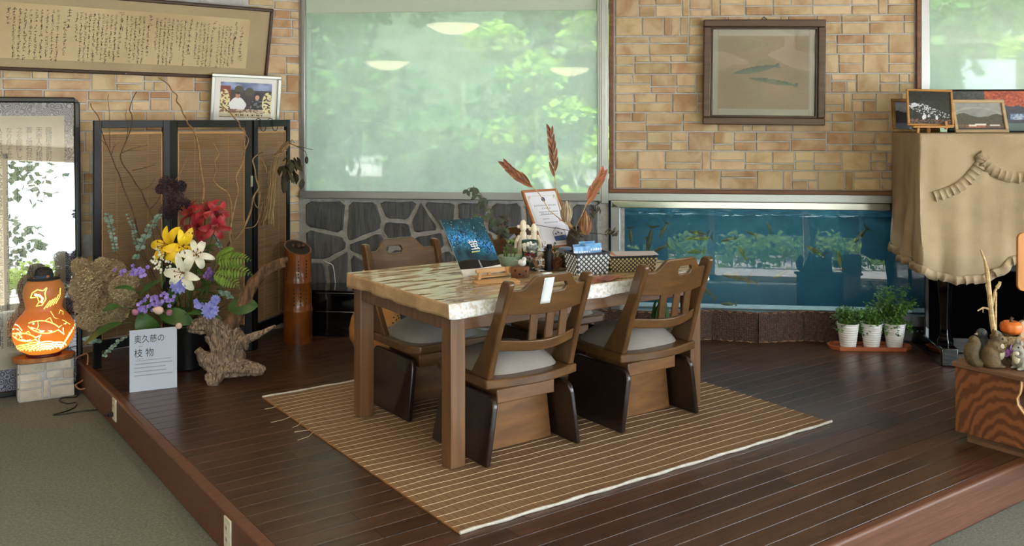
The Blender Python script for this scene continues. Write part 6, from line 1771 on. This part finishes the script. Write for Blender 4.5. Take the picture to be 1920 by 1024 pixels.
for a in (-60,-20,30,75,140,200):
    b = MB(); b.leaf((0,0,0), (math.cos(R(a)),-.3,math.sin(R(a))*.7), (0,-1,.3), .05, .022, curl=.9, n=6, shape=lambda t_: .5+.5*math.sin(math.pi*t_)); b.build('loop', mat('purple_satin', srgb(150,84,160), rough=.4) if a == -60 else bpy.data.materials['purple_satin'], rbn)
for (lb,px,py,c,d) in (('red autumn leaf behind the pumpkin',1912,655,(168,60,44),(1,0,.3)),('grey dried leaf left of the pumpkin',1876,640,(150,150,140),(-.5,0,1)),('brown autumn leaf hanging right of the pumpkin',1914,636,(160,104,60),(.8,-.2,-.6))):
    t = thing('autumn_leaf', lb, 'leaf', B(px,py,4.38)); b = MB(); b.leaf((0,0,0), d, (0,-1,.2), .06, .045, curl=.4, n=5); b.build('blade', mat('autumn_leaf', srgb(*c), rough=.6), t)
    b = MB(); b.tube([(0,0,0),(-.01,.01,-.02)], .0015, 4); b.build('stalk', m_twig, t)
# wooden hanging plaque at the picture edge
pq = thing('wooden_plaque', 'rounded orange wooden plaque on red cords at the far right edge', 'plaque', Vector(((1938-960)/F*4.5, 4.5, BT+.0005)))
b = MB(); b.prism(rrect(-.08,.08,.30,.58,.03,5), -.008,.008,'y'); b.build('upper_board', mat('orange_wood', srgb(206,140,70), srgb(184,118,54), rough=.5, scale=4, stretch=(8,1,1)), pq, bevel=.003)
b = MB(); b.prism(rrect(-.07,.09,.0,.16,.02,4), -.012,.012,'y'); b.build('lower_board', mat('pale_plaque', srgb(196,160,122), rough=.6), pq, bevel=.003)
for x in (-.04,.05):
    b = MB(); b.tube([(x-.005,0,.15),(x+.005,0,.32)], .0025, 5); b.build('red_cord', mat('red_cord', srgb(150,48,44), rough=.7), pq)
# ================================================================== things on the dining table
TT = PH+.007+TH_+.0045                      # height of the vinyl-covered cloth
th_ = TT-PH
def T(px,py): p = G(px,py,th_); return p
m_pine2 = mat('pine', srgb(214,170,118), srgb(194,146,94), rough=.5, scale=4, stretch=(1,8,8))
# firefly leaflet on an easel
def firefly(U, V):
    n = vnoise(U,V,60,21); n2 = vnoise(U,V,8,22)
    C = mixc([.05,.17,.22],[.08,.30,.36], n2)
    band = np.clip(1-np.abs(V-.55-.12*np.sin(U*4+.5))/.26,0,1)
    C = C + (band*(n>.42)*(.25+.75*n))[...,None]*np.array([.22,.50,.85])*.9
    rs = np.random.RandomState(3)
    for _ in range(90):
        x, y = rs.rand(), .45+.55*rs.rand(); C = np.where((np.hypot((U-x)*1.0,(V-y)*1.2)<.004+.005*rs.rand())[...,None], [.62,.74,.68], C)
    C = np.where((V<.22+.04*np.sin(U*5))[...,None], [.03,.03,.04], C)
    path_ = (np.abs(U-.56+.1*(V-.1))<.02*(1.4-V*3))&(V<.24)&(V>.06); C = np.where(path_[...,None], [.55,.58,.60], C)
    C = np.where(((V>.375)&(V<.40)&(U>.46)&(U<.66))[...,None], [.80,.82,.50], C)
    return C
lp0 = T(868,520)
yaw = R(40); lean = R(36); lw, lh = .255, .315
lf = thing('firefly_leaflet', 'dark blue leaflet with a night scene propped on the dining table', 'leaflet', lp0+Vector((0,.0,.012)))
lf.rotation_euler = (Matrix.Rotation(yaw,4,'Z') @ Matrix.Rotation(-lean,4,'X')).to_euler()
bendf = lambda a, c: (a*lw, .012*math.sin(math.pi*a)-.0+.02*(c-.5)**2, c*lh)
print_mesh('cover', lw, lh, 130, 150, firefly, print_mat('glossy_print',.25,.4), lf, bend=bendf)
b = MB(); b.grid(lambda a,c: (a*lw, .012*math.sin(math.pi*a)+.02*(c-.5)**2+.0025, c*lh), 8, 10); b.build('back_cover', m_white, lf)
b = MB()
for k in range(4): b.grid(lambda a,c: (a*lw*(.992), .012*math.sin(math.pi*a)-.002+.004+.0016*k, .0-.0025*k+c*.03), 8, 1)
b.build('pages', m_white, lf, kind='stuff')
text('蛍', .062, m_white, lf, (lw*.56,.006,lh*.585), align='CENTER', name='lettering')
es = T(893,524); 
e1 = thing('small_easel', 'small pine easel in front of the firefly leaflet', 'easel', es, R(28))
b = MB(); b.box(-.005,.185,-.012,.0,.030,.050); b.build('ledge', m_pine2, e1, bevel=.002)
for x in (.008,.165):
    b = MB(); b.box(x-.008,x+.008,-.02,-.006,.0,.034, Matrix.Rotation(R(4 if x<.1 else -6),4,'Y')); b.build('leg', m_pine2, e1, bevel=.002)
b = MB(); b.box(.08,.095,.03,.045,0,.035); b.build('rear_leg', m_pine2, e1, bevel=.002)
b = MB(); b.box(.0,.18,.0,.05,.004,.010); b.build('cross_piece', m_pine2, e1, bevel=.001)
pt = T(893,532)
b = MB(); b.prism(rrect(-.005,.21,-.035,.05,.008,3), 0, .006, 'z'); o = b.build('wooden_slat_board', m_pine2, bevel=.0015); o.location = pt; o.rotation_euler = (0,0,R(20)); tag(o, 'thin flat pine board lying before the small easel', 'board')
# certificate in a wooden frame
cw, chh = .265, .385
cb = T(1012,474)
yawc, leanc = R(35.7), R(32)
ct = thing('framed_certificate', 'certificate in a light brown wooden frame leaning back on the table', 'certificate', Vector((cb.x+.012, cb.y+.03, TT+.012)))
ct.rotation_euler = (Matrix.Rotation(yawc,4,'Z') @ Matrix.Rotation(-leanc,4,'X')).to_euler()
m_certf = mat('certificate_frame', srgb(184,118,70), srgb(158,96,54), rough=.45, scale=3, stretch=(1,9,9))
picture_frame(ct, cw, chh, .014, m_certf, .018)
b = MB(); b.box(.014,cw-.014,-.004,.0,.014,chh-.014); b.build('paper', mat('certificate_paper', srgb(226,228,240), rough=.6), ct, smooth=False)
b = MB()
for (a,c,d,e) in ((.03,cw-.03,.03,.0315),(.03,cw-.03,chh-.0415,chh-.04),(.03,.0315,.03,chh-.04),(cw-.0315,cw-.03,.03,chh-.04)): b.box(a,c,-.0048,-.004,d,e)
for (sx_,sz_) in ((.04,.04),(cw-.04,.04),(.04,chh-.05),(cw-.04,chh-.05)):
    for k in range(6): b.ball((sx_+.006*math.cos(k), -.0044, sz_+.008*math.sin(k*1.3)), (.004,.0006,.004), 6, 4)
b.build('border_ornament', mat('border_gold', srgb(190,176,150), rough=.6), ct, smooth=False, kind='stuff')
b = MB(); b.ball((cw*.52,-.0044,chh*.83), (.014,.001,.017), 14, 6); b.build('crest', mat('crest_blue', srgb(44,62,110), rough=.5), ct)
m_ink2 = mat('print_ink', srgb(74,78,96), rough=.7)
b = MB(); rq = random.Random(12)
for (z,x0,x1,s) in ((.735,.055,.215,.011),(.685,.105,.165,.012),(.62,.075,.215,.007),(.59,.085,.17,.011),(.50,.085,.13,.006),(.44,.085,.185,.009)):
    x = x0
    while x < x1:
        w = s*.8
        for k in range(3): b.box(x+rq.uniform(0,s*.2),x+w-rq.uniform(0,s*.2),-.0046,-.004,chh*z-s*.33*k-.0012,chh*z-s*.33*k)
        b.box(x+w*.4,x+w*.4+.0012,-.0046,-.004,chh*z-s*.75,chh*z); x += s*1.15
b.box(.07,.21,-.0046,-.004,chh*.562,chh*.565)
b.build('small_print', m_ink2, ct, smooth=False, kind='stuff')
b = MB()
for k in range(3): 
    a0 = 16-k*4; b.box(.20-.0,.20+.022-k*.006,-.0047,-.004,chh*.435+k*.009,chh*.435+k*.009+.004)
b.box(.20,.204,-.0047,-.004,chh*.435,chh*.50); b.build('red_seal', mat('seal_red', srgb(222,140,146), rough=.6), ct, smooth=False)
m_blue = mat('emblem_blue', srgb(70,104,168), rough=.6)
b = MB(); hx, hz = .165, .045
for (p,q) in (((-.045,0),(-.045,.055)),((-.045,.055),(-.008,.088)),((-.008,.088),(.045,.062)),((.045,.062),(.045,0))):
    b.tube([(hx+p[0],-.0046,hz+p[1]),(hx+q[0],-.0046,hz+q[1])], .0014, 4)
b.prism([(hx-.045,hz),(hx+.045,hz),(hx+.045,hz+.034),(hx-.045,hz+.030)], -.0048, -.004, 'y')
for (x,z) in ((-.026,.044),(-.005,.052),(.018,.046)): b.ball((hx+x,-.0046,hz+z), (.007,.0006,.006), 8, 4)
b.build('house_emblem', m_blue, ct, smooth=False)
# glass jar
m_jar = glass_mat('jar_glass', tint=(.93,.95,.94), ior=1.5)
jp = T(1007,506)
jr = thing('glass_jar', 'clip-top glass jar filled with dried bits on the table', 'jar', Vector((jp.x,jp.y,TT)))
b = MB(); b.lathe([(.048,0),(.058,.008),(.060,.03),(.058,.075),(.050,.092),(.050,.102)], 28); b.build('glass_body', m_jar, jr)
b = MB(); b.lathe([(.054,.104),(.056,.110),(.054,.118),(.04,.122),(.001,.123)], 28); b.build('glass_lid', m_jar, jr)
b = MB(); b.tube([(.055*math.cos(a),.055*math.sin(a),.101) for a in [2*math.pi*k/24 for k in range(25)]], .0022, 5); b.tube([(.052,-.02,.10),(.075,-.01,.10),(.078,0,.112),(.058,.0,.122)], .002, 5); b.build('wire_clip', m_steel, jr, kind='stuff')
rq = random.Random(3)
for k in range(26):
    a = rq.uniform(0,6.28); r = rq.uniform(0,.040); b = MB(); b.ball((r*math.cos(a), r*math.sin(a), .012+rq.uniform(0,.055)), (rq.uniform(.007,.012),rq.uniform(.006,.010),.008), 7, 5)
    b.build('dried_bit', mat('dried_bit', srgb(176,140,104), srgb(130,94,66), rough=.8, scale=20, rand=.25) if k == 0 else bpy.data.materials['dried_bit'], jr)
# two cloth dolls standing behind the flowered cup
m_doll = mat('doll_cotton', srgb(240,232,216), srgb(222,208,186), rough=.9, scale=20, bump=.3)
for (lb,px,w,h0,ear) in (('cloth doll with a pointed head, left of the pair on the table',981,.030,.235,0),('cloth doll with round ears, right of the pair on the table',1001,.026,.215,1)):
    D = 5.02; t = thing('cloth_doll', lb, 'doll', Vector(((px-960)/F*D, D, TT)))
    b = MB(); b.lathe([(.012,0),(w*.9,.01),(w*1.02,.06),(w*.9,.12),(w*.55,.165),(w*.42,.172)], 18, sy=.8); b.build('body', m_doll, t)
    b = MB(); b.ball((0,0,h0-.035), (w*.62,w*.55,.034), 14, 10); b.build('head', m_doll, t)
    for s in (-1,1):
        b = MB(); b.tube([(s*w*.7,-.004,.150),(s*w*1.25,-.012,.12),(s*w*1.4,-.012,.085)], [.008,.009,.007], 8); b.build('arm', m_doll, t)
        b = MB(); b.ball((s*w*(.75 if ear else .8), 0, h0-.030-(0 if ear else .008)), (.010,.006,.010), 8, 6); b.build('ear', m_doll, t)
# flowered cup in front of the dolls
D = 4.90; fc = thing('flowered_cup', 'dark green cup with white and red flowers before the cloth dolls', 'cup', Vector(((993-960)/F*D, D, TT)))
b = MB(); b.lathe([(.034,0),(.038,.01),(.043,.14),(.040,.14),(.034,.02)], 24); b.build('cup', mat('cup_green', srgb(38,76,66), rough=.4), fc)
for (a,z,c,r) in ((-110,.105,1,.026),(-70,.10,1,.026),(-90,.12,1,.022),(-112,.07,0,.017),(-72,.068,0,.017),(-92,.05,1,.02),(-50,.115,1,.018),(-130,.115,1,.018)):
    rr = .0425; b = MB()
    for k in range(5):
        th = 2*math.pi*k/5; aa = R(a)+r*.55*math.cos(th)/rr; zz = z+r*.55*math.sin(th); b.ball((rr*math.cos(aa), rr*math.sin(aa), zz), (r*.42,r*.42,r*.45), 7, 5)
    b.build('painted_flower', m_white if c else mat('flower_red', srgb(150,36,46), rough=.5) if 'flower_red' not in bpy.data.materials else bpy.data.materials['flower_red'], fc)
# green bowl with succulents
D = 4.93; gb = thing('succulent_bowl', 'pale green bowl planted with succulents behind the leaflet', 'planter', Vector(((958-960)/F*D, D, TT)))
b = MB(); b.lathe([(.035,0),(.055,.015),(.068,.055),(.066,.058),(.05,.045),(.0,.042)], 28, sy=.85, caps=False); b.build('bowl', mat('celadon', srgb(150,178,158), rough=.25, coat=.5), gb)
m_suc = mat('succulent_leaf', srgb(112,150,84), srgb(140,166,110), rough=.5, scale=14, rand=.12)
rq = random.Random(14)
for k in range(7):
    cx, cy = rq.uniform(-.05,.06), rq.uniform(-.04,.03); hgt = rq.choice((.0,.01,.03,.07))
    if hgt:
        b = MB(); b.tube([(cx,cy,.045),(cx+.006,cy-.004,.05+hgt)], .003, 5); b.build('stem', m_stem, gb)
    for j in range(9):
        a = 2*math.pi*j/9*2.4; b = MB(); d = Vector((math.cos(a),math.sin(a),.7+.1*j)).normalized()
        b.leaf((cx+.006*(hgt>0),cy,.05+hgt), d, Vector((0,0,1)), .022*rq.uniform(.8,1.3), .013, curl=-.2, n=3); b.build('leaf', m_suc, gb)
# trailing sprig, bird, log
D = 4.84; lg = thing('log_slice_holder', 'short bark log with carved pits below the little bird on the table', 'log', Vector(((975-960)/F*4.60, 4.60, TT)))
b = MB(); b.lathe([(.040,0),(.045,.006),(.046,.046),(.041,.052),(.001,.052)], 22, sy=.8, rib=lambda th: 1+.05*math.sin(4*th)+.03*math.sin(9*th)); b.build('log', mat('log_bark', srgb(134,88,54), srgb(92,58,36), rough=.8, scale=9, bump=.6), lg)
for (a,z) in ((-122,.037),(-92,.020),(-52,.034),(-68,.013)):
    b = MB(); b.ball((.042*math.cos(R(a)), .034*math.sin(R(a)), z), (.007,.005,.006), 8, 5); b.build('pit', m_hole, lg)
wb = thing('white_bird', 'tiny blue-white bird figurine perched on the bark log', 'figurine', lg.location+Vector((.010,.0,.0525)), R(-30))
m_bw = mat('porcelain_bluewhite', srgb(190,204,216), srgb(226,228,230), rough=.3, scale=14)
b = MB(); b.ball((0,0,.018), (.022,.015,.018), 14, 10); b.ball((.012,0,.036), (.012,.011,.012), 12, 8); o = b.build('body', m_bw, wb)
rm = o.modifiers.new('remesh','REMESH'); rm.mode = 'VOXEL'; rm.voxel_size = .0022; rm.use_smooth_shade = True
b = MB(); b.leaf((-.016,0,.022), (-1,0,.35), (0,0,1), .028, .014, n=3, shape=lambda t_: .6); b.build('tail', m_bw, wb, solid=.003)
b = MB(); b.tube([(.022,0,.036),(.031,0,.034)], [.003,.0006], 6); b.build('beak', mat('beak_orange', srgb(214,150,60), rough=.5), wb)
for s in (-1,1):
    b = MB(); b.ball((.016,s*.010,.039), .0018, 6, 4); b.build('eye', m_eye, wb)
# black cylinder bottle, mini conifer, pine cone, small jar
D = 4.80; t = thing('black_bottle', 'small matt black bottle right of the glass jar', 'bottle', Vector(((1030-960)/F*D, D, TT)))
b = MB(); b.lathe([(.018,0),(.020,.004),(.020,.085),(.014,.098),(.010,.102),(.010,.118),(.013,.118),(.013,.128),(.001,.129)], 20); b.build('bottle', mat('matt_black', srgb(28,28,32), rough=.5), t)
b = MB(); b.lathe([(.0135,.112),(.0140,.114),(.0140,.131),(.012,.133),(.001,.134)], 16); b.build('cap', m_black, t)
D = 4.86; t = thing('mini_conifer', 'small green conifer sprig in a pot beside the black bottle', 'plant', Vector(((1040-960)/F*D, D, TT)))
b = MB(); b.lathe([(.020,0),(.026,.04),(.023,.04),(.001,.035)], 16); b.build('pot', m_log, t)
rq = random.Random(77)
for k in range(60):
    z = .04+.095*rq.random(); r = .028*(1-(z-.04)/.11)+.004; a = rq.uniform(0,6.28); b = MB()
    b.leaf((0,0,z), (math.cos(a),math.sin(a),.8), (0,0,1), r*1.5, .006, n=2); b.build('needle_spray', m_lvg, t)
D = 4.78; t = thing('pine_cone', 'brown pine cone standing in front of the small conifer', 'pine cone', Vector(((1044-960)/F*D, D, TT)))
m_cone = mat('cone_scale', srgb(140,90,52), srgb(96,60,36), rough=.7, scale=20, rand=.1)
for r_ in range(7):
    z = .006+r_*.009; r = .026*math.sin(math.pi*(r_+1.2)/8.6)+.003
    for k in range(9):
        a = 2*math.pi*(k+.5*(r_%2))/9; b = MB(); b.leaf((r*.4*math.cos(a), r*.4*math.sin(a), z), (math.cos(a),math.sin(a),.35), (0,0,1), r*.95, .014, curl=-.3, n=2, shape=lambda t_: .5+.5*t_); b.build('cone_scale', m_cone, t)
D = 4.92; t = thing('small_jar', 'small glass jar with dark contents and a blue cap near the certificate foot', 'jar', Vector(((1060-960)/F*D, D, TT)))
b = MB(); b.lathe([(.03,0),(.036,.006),(.036,.05),(.03,.062),(.001,.062)], 20); b.build('dark_contents', mat('dark_brown_fill', srgb(74,52,42), rough=.6), t)
b = MB(); b.lathe([(.031,0),(.038,.005),(.038,.054),(.032,.066),(.030,.074)], 20); b.build('glass_body', m_jar, t)
b = MB(); b.lathe([(.032,.074),(.034,.076),(.034,.098),(.03,.102),(.001,.102)], 20); b.build('cap', mat('blue_grey_cap', srgb(116,130,162), rough=.5), t)
# woven baskets
def basket(name, label, pos, rz, L, W, H, m1, m2, flare=1.12, cell=.013, diag=True):
    t = thing(name, label, 'basket', pos, rz)
    def side(a, z):      # a in 0..4 around
        k = 1+(flare-1)*z/H; i = int(a)%4; f = a-int(a); l, w = L/2*k, W/2*k
        c = [(-l,-w),(l,-w),(l,w),(-l,w)]; p, q = c[i], c[(i+1)%4]; return Vector((p[0]+(q[0]-p[0])*f, p[1]+(q[1]-p[1])*f, z))
    b = MB(); b.grid(lambda u,v: side(u*3.9999, .002+(H-.004)*v), 64, 6, wrap=True); b.add([tuple(side(i,.003)) for i in range(4)], [(0,1,2,3)]); b.build('liner', m2, t, smooth=False, solid=.002)
    b = MB(); nzr = int(H/cell)
    for i in range(4):
        ln = L if i%2 == 0 else W; n = int(ln/cell)
        for r_ in range(nzr):
            for k in range(n):
                if (k+r_)%2: continue
                a = i+(k+.5)/n; z = (r_+.5)*cell*.98; c = side(a, z); dr = (side(i+min(.999,(k+.9)/n),z)-side(i+(k+.1)/n,z)); nn = dr.cross(Z).normalized()
                w_ = dr*.78; h_ = Z*cell*.66
                b.add([c-w_+nn*.002, c-h_+nn*.004, c+w_+nn*.002, c+h_+nn*.004, c+nn*.0065], [(0,1,4),(1,2,4),(2,3,4),(3,0,4)])
    b.build('woven_strips', m1, t, smooth=False, kind='stuff')
    b = MB(); b.tube([side(i+f,H) for i in range(4) for f in (0,.25,.5,.75)]+[side(0,H)], .004, 6); b.build('rim', m2, t)
    return t
D = 4.73; bpos = Vector(((1101-960)/F*D, D, TT))
basket('silver_basket', 'silver and black woven basket full of blue pamphlets on the table', bpos, TH-R(12), .165, .12, .105, mat('silver_strip', srgb(226,230,236), rough=.4), mat('dark_strip', srgb(52,56,62), rough=.5), cell=.0125)
def pamph(seed):
    def f(U,V):
        n = vnoise(U,V,6,seed); C = mixc([.16,.45,.72],[.45,.72,.88], n); C = np.where((V<.35+.1*np.sin(U*7+seed))[...,None], [.92,.94,.96], C)
        C = np.where(((V>.74)&(V<.82)&(np.sin(U*40)>-.2))[...,None], [.95,.96,.98], C); C = np.where(blob(U,V,.6,.5,.16,.1)[...,None], [.55,.70,.30], C); return C
    return f
for i,(dx,dy,lb) in enumerate(((-.040,-.035,'blue and white pamphlet at the front left of the silver basket'),(-.02,.005,'tall blue pamphlet at the back of the silver basket'),(.035,-.03,'bright blue pamphlet at the front right of the silver basket'),(.03,.02,'light blue pamphlet at the back right of the silver basket'))):
    rot = Matrix.Rotation(TH-R(12),4,'Z'); p = bpos + (rot @ Vector((dx-.045,dy,.0)))+Z*.012
    t = thing('blue_pamphlet', lb, 'pamphlet', p, group='pamphlets in the silver basket'); t.rotation_euler = (rot @ Matrix.Rotation(R(-8-3*i),4,'X')).to_euler()
    print_mesh('printed_cover', .09, .125+.006*i, 24, 30, pamph(30+i), pm, t); b = MB(); b.box(0,.09,.0006,.003,0,.125+.006*i); b.build('pages', m_white, t, smooth=False)
D = 4.83; bp2 = Vector(((1180-960)/F*D, D, TT))
bk2 = basket('bronze_basket', 'long dark bronze woven basket right of the silver one', bp2, TH-R(28), .23, .13, .075, mat('bronze_strip', srgb(186,164,112), rough=.5), mat('black_strip', srgb(30,26,24), rough=.6), cell=.010, flare=1.08)
t = thing('paper_sheets', 'cream and pink sheets lying across the bronze basket', 'paper', bp2+Z*.0785, TH-R(28))
for i,(c,dx,a) in enumerate((((226,214,192),0,0),((206,150,132),.012,4),((210,206,214),.03,-5))):
    b = MB(); M_ = Matrix.Rotation(R(a),4,'Z'); b.box(-.11+dx,.11+dx,-.06,.07,.002*i,.002*i+.0015, M_); b.build('sheet', mat('sheet_paper', srgb(*c), rough=.7), t, smooth=False)
rd = T(1138,523); t = thing('red_leaflets', 'reddish printed leaflets lying flat before the bronze basket', 'leaflet', Vector((rd.x,rd.y,TT)), TH)
for i,(x,y,a,c) in enumerate(((-.05,.0,10,(160,84,70)),(.03,.015,-14,(176,110,92)),(.0,-.01,28,(140,70,62)))):
    b = MB(); M_ = Matrix.Translation((x,y,0)) @ Matrix.Rotation(R(a),4,'Z'); b.box(-.07,.07,-.035,.035,.001+.0018*i,.0022+.0018*i, M_); b.build('leaflet', mat('red_print', srgb(*c), srgb(c[0]+30,c[1]+40,c[2]+34), rough=.5, scale=30), t, smooth=False)
# dried flowers in a dark vase behind the certificate
dvp = tb(1.40, .86); dv = thing('stoneware_vase', 'dark stoneware vase of dried flowers standing right of the certificate', 'vase', Vector((dvp.x, dvp.y, TT)))
b = MB(); b.lathe([(.04,0),(.055,.02),(.060,.07),(.045,.115),(.032,.13),(.036,.14),(.030,.138),(.028,.12)], 24); b.build('body', mat('stoneware', srgb(66,58,50), srgb(46,40,36), rough=.6, scale=10), dv)
VM = Vector((dvp.x, dvp.y, TT+.11)); VD = dvp.y
m_heli = mat('dried_heliconia', srgb(160,100,66), srgb(112,70,50), rough=.6, scale=14, rand=.12)
m_helip = mat('pink_heliconia', srgb(184,90,88), srgb(160,120,72), rough=.6, scale=10, rand=.12)
def spike(label, pts, m, D, bl, bw, nb):
    t = thing('dried_heliconia', label, 'dried flower', P(*pts[0],D)); o = t.location.copy(); ps = smooth([P(x,y,D)-o for x,y in pts], 3)
    b = MB(); b.tube(ps+[VM-o], .003, 6); b.build('stalk', m_stick, t)
    L = 0; 
    for i in range(nb):
        k = i/(nb-1)*.62; j = k*(len(ps)-1); q = ps[int(j)].lerp(ps[min(len(ps)-1,int(j)+1)], j-int(j)); tg = (ps[max(0,int(j)-0)]-ps[min(len(ps)-1,int(j)+1)]).normalized()
        sd = tg.cross(Vector((0,-1,0))).normalized()*(1 if i%2 else -1)
        b = MB(); b.leaf(q, tg+sd*.28+Vector((0,-.1,0)), Vector((0,-1,0)), bl*(.7+.5*i/nb), bw, curl=.05, n=4, fold=.5); b.build('bract', m, t)
    return t
spike('dried heliconia spike leaning left over the certificate',[(951,312),(965,325),(982,338),(998,350),(1012,365),(1030,395)],m_heli,5.35,.085,.023,11)
spike('dried heliconia spike standing tallest above the certificate',[(1032,250),(1035,275),(1038,300),(1040,330),(1043,360),(1050,395)],m_heli,5.38,.085,.020,11)
spike('pinkish dried heliconia spike leaning right by the window post',[(1127,330),(1120,345),(1110,362),(1100,382),(1090,405),(1080,425)],m_helip,5.30,.085,.025,12)
m_prot = mat('protea_bract', srgb(190,150,110), srgb(120,72,46), rough=.7, scale=10, rand=.1)
m_protw = mat('protea_cream', srgb(206,190,164), srgb(170,148,120), rough=.8, scale=10, rand=.1)
def protea(label, px, py, D, r, h, m):
    t = thing('dried_protea', label, 'dried flower', P(px,py,D)); o = t.location.copy()
    for ring in range(4):
        n = 14-ring*2
        for k in range(n):
            a = 2*math.pi*(k+.5*(ring%2))/n; rr = r*(.55-.1*ring); b = MB(); c, s = math.cos(a), math.sin(a)
            b.leaf((rr*c*.6, rr*s*.6, -h*.5+.006*ring), (c*(.55-.12*ring), s*(.55-.12*ring), 1), (c,s,-.2), h*(.85+.12*ring), .016, curl=.30, n=4, fold=.3); b.build('bract', m, t)
    b = MB(); b.ball((0,0,.0), (r*.5,r*.5,h*.5), 12, 8); b.build('centre', m_deadleaf, t)
    b = MB(); b.tube(path((0,0,-h*.5), VM-o, 5), .0035, 6); b.build('stalk', m_stick, t)
protea('brown dried protea head to the right of the certificate',1098,424,5.22,.045,.095,m_prot)
protea('cream dried protea head behind the upper right of the certificate',1062,402,5.40,.045,.09,m_protw)
for (lb,px,py,d) in (('dry leafy sprig right of the brown protea',1116,400,(.3,0,1)),('dry leafy sprig low beside the protea stalk',1084,446,(-.6,0,.6)),('thin dry grass left of the certificate',948,412,(-.8,0,.3)),('dull green dry sprig above the baskets',1140,440,(.8,-.1,.5))):
    t = thing('dry_sprig', lb, 'dried flower', P(px,py,5.30)); o = t.location.copy()
    b = MB(); b.tube(path((0,0,0), VM-o, 6), .0018, 5); b.build('stalk', m_twig, t)
    for k in range(14):
        b = MB(); b.leaf((rg.gauss(0,.012),rg.gauss(0,.012),rg.gauss(0,.015)), (d[0]+rg.gauss(0,.5),rg.gauss(0,.5),d[2]+rg.gauss(0,.4)), (0,-1,.3), .045, .009, curl=.4, n=3); b.build('leaf', m_deadleaf, t)
# wilted vine in a small pot behind the leaflet
pp = tb(.93,.84); vp = thing('trailing_vine', 'wilted vine arching from a small pot behind the leaflet', 'plant', Vector((pp.x,pp.y,TT)))
o = vp.location; D = pp.y
b = MB(); b.lathe([(.028,0),(.040,.07),(.043,.075),(.038,.075),(.0,.066)], 20, caps=False); b.build('pot', mat('grey_pot', srgb(120,118,110), rough=.7), vp)
for pts in ([(948,440),(938,425),(925,405),(915,385),(902,365),(885,352),(872,358)],[(948,440),(930,415),(912,392),(905,372),(892,362),(888,348)],[(950,440),(940,432),(915,412),(902,404),(890,400)],[(948,440),(942,420),(935,408)]):
    ps = smooth([P(x,y,D)-o for x,y in pts],3); b = MB(); b.tube(ps, .0018, 5); b.build('stem', mat('vine_stem', srgb(110,72,66), rough=.7) if 'vine_stem' not in bpy.data.materials else bpy.data.materials['vine_stem'], vp)
    for k in range(2, len(ps), 3):
        for s in (-1,1):
            b = MB(); b.leaf(ps[k], (s*rg.uniform(.2,.8),-.3,-rg.uniform(.2,1)), (0,-1,.3), rg.uniform(.03,.055), .022, curl=.6, n=3); b.build('leaf', mat('wilted_leaf', srgb(70,84,60), srgb(50,58,46), rough=.7, scale=10) if 'wilted_leaf' not in bpy.data.materials else bpy.data.materials['wilted_leaf'], vp)
for k in range(14):
    a = rg.uniform(0,6.28); b = MB(); b.leaf((0,0,.07), (math.cos(a)*.7,math.sin(a)*.7,.9), (0,0,1), .07, .022, curl=.5, n=3); b.build('base_leaf', m_lvd, vp)

# ================================================================== bowl lamps hanging in the room (seen mirrored in the window)
m_bowl = mat('bowl_glass', srgb(240,222,190), rough=.4, emit=(1.0,.80,.52), estr=7.0)
nW = Vector((math.sin(ANG_W), -math.cos(ANG_W), 0))
for (px,py,wd,vd,lb) in ((850,50,100,8.7,'large bowl lamp hanging from the ceiling, reflected highest in the window'),(726,119,84,10.4,'bowl lamp hanging further back, reflected lower left in the window'),(1068,131,76,11.4,'bowl lamp furthest back, reflected lower right in the window')):
    v = P(px,py,vd); dist = (v-WW(0,.02,0)).dot(nW); p = v - nW*2*dist; r = wd/2*vd/F
    t = thing('bowl_lamp', lb, 'lamp', p, group='bowl lamps under the ceiling')
    b = MB(); b.lathe([(.01,-r*.30),(r*.35,-r*.27),(r*.7,-r*.15),(r*.93,.0),(r,.06*r),(r*.96,.07*r)], 32); b.build('glass_bowl', m_bowl, t)
    for k in range(3):
        a = 2*math.pi*k/3; b = MB(); b.tube([(r*.9*math.cos(a),r*.9*math.sin(a),.05*r),(0,0,2.8-p.z)], .004, 5); b.build('chain', m_steel, t)
    b = MB(); b.lathe([(.06,2.85-p.z-.04),(.07,2.85-p.z)], 16); b.build('ceiling_cap', m_steel, t)
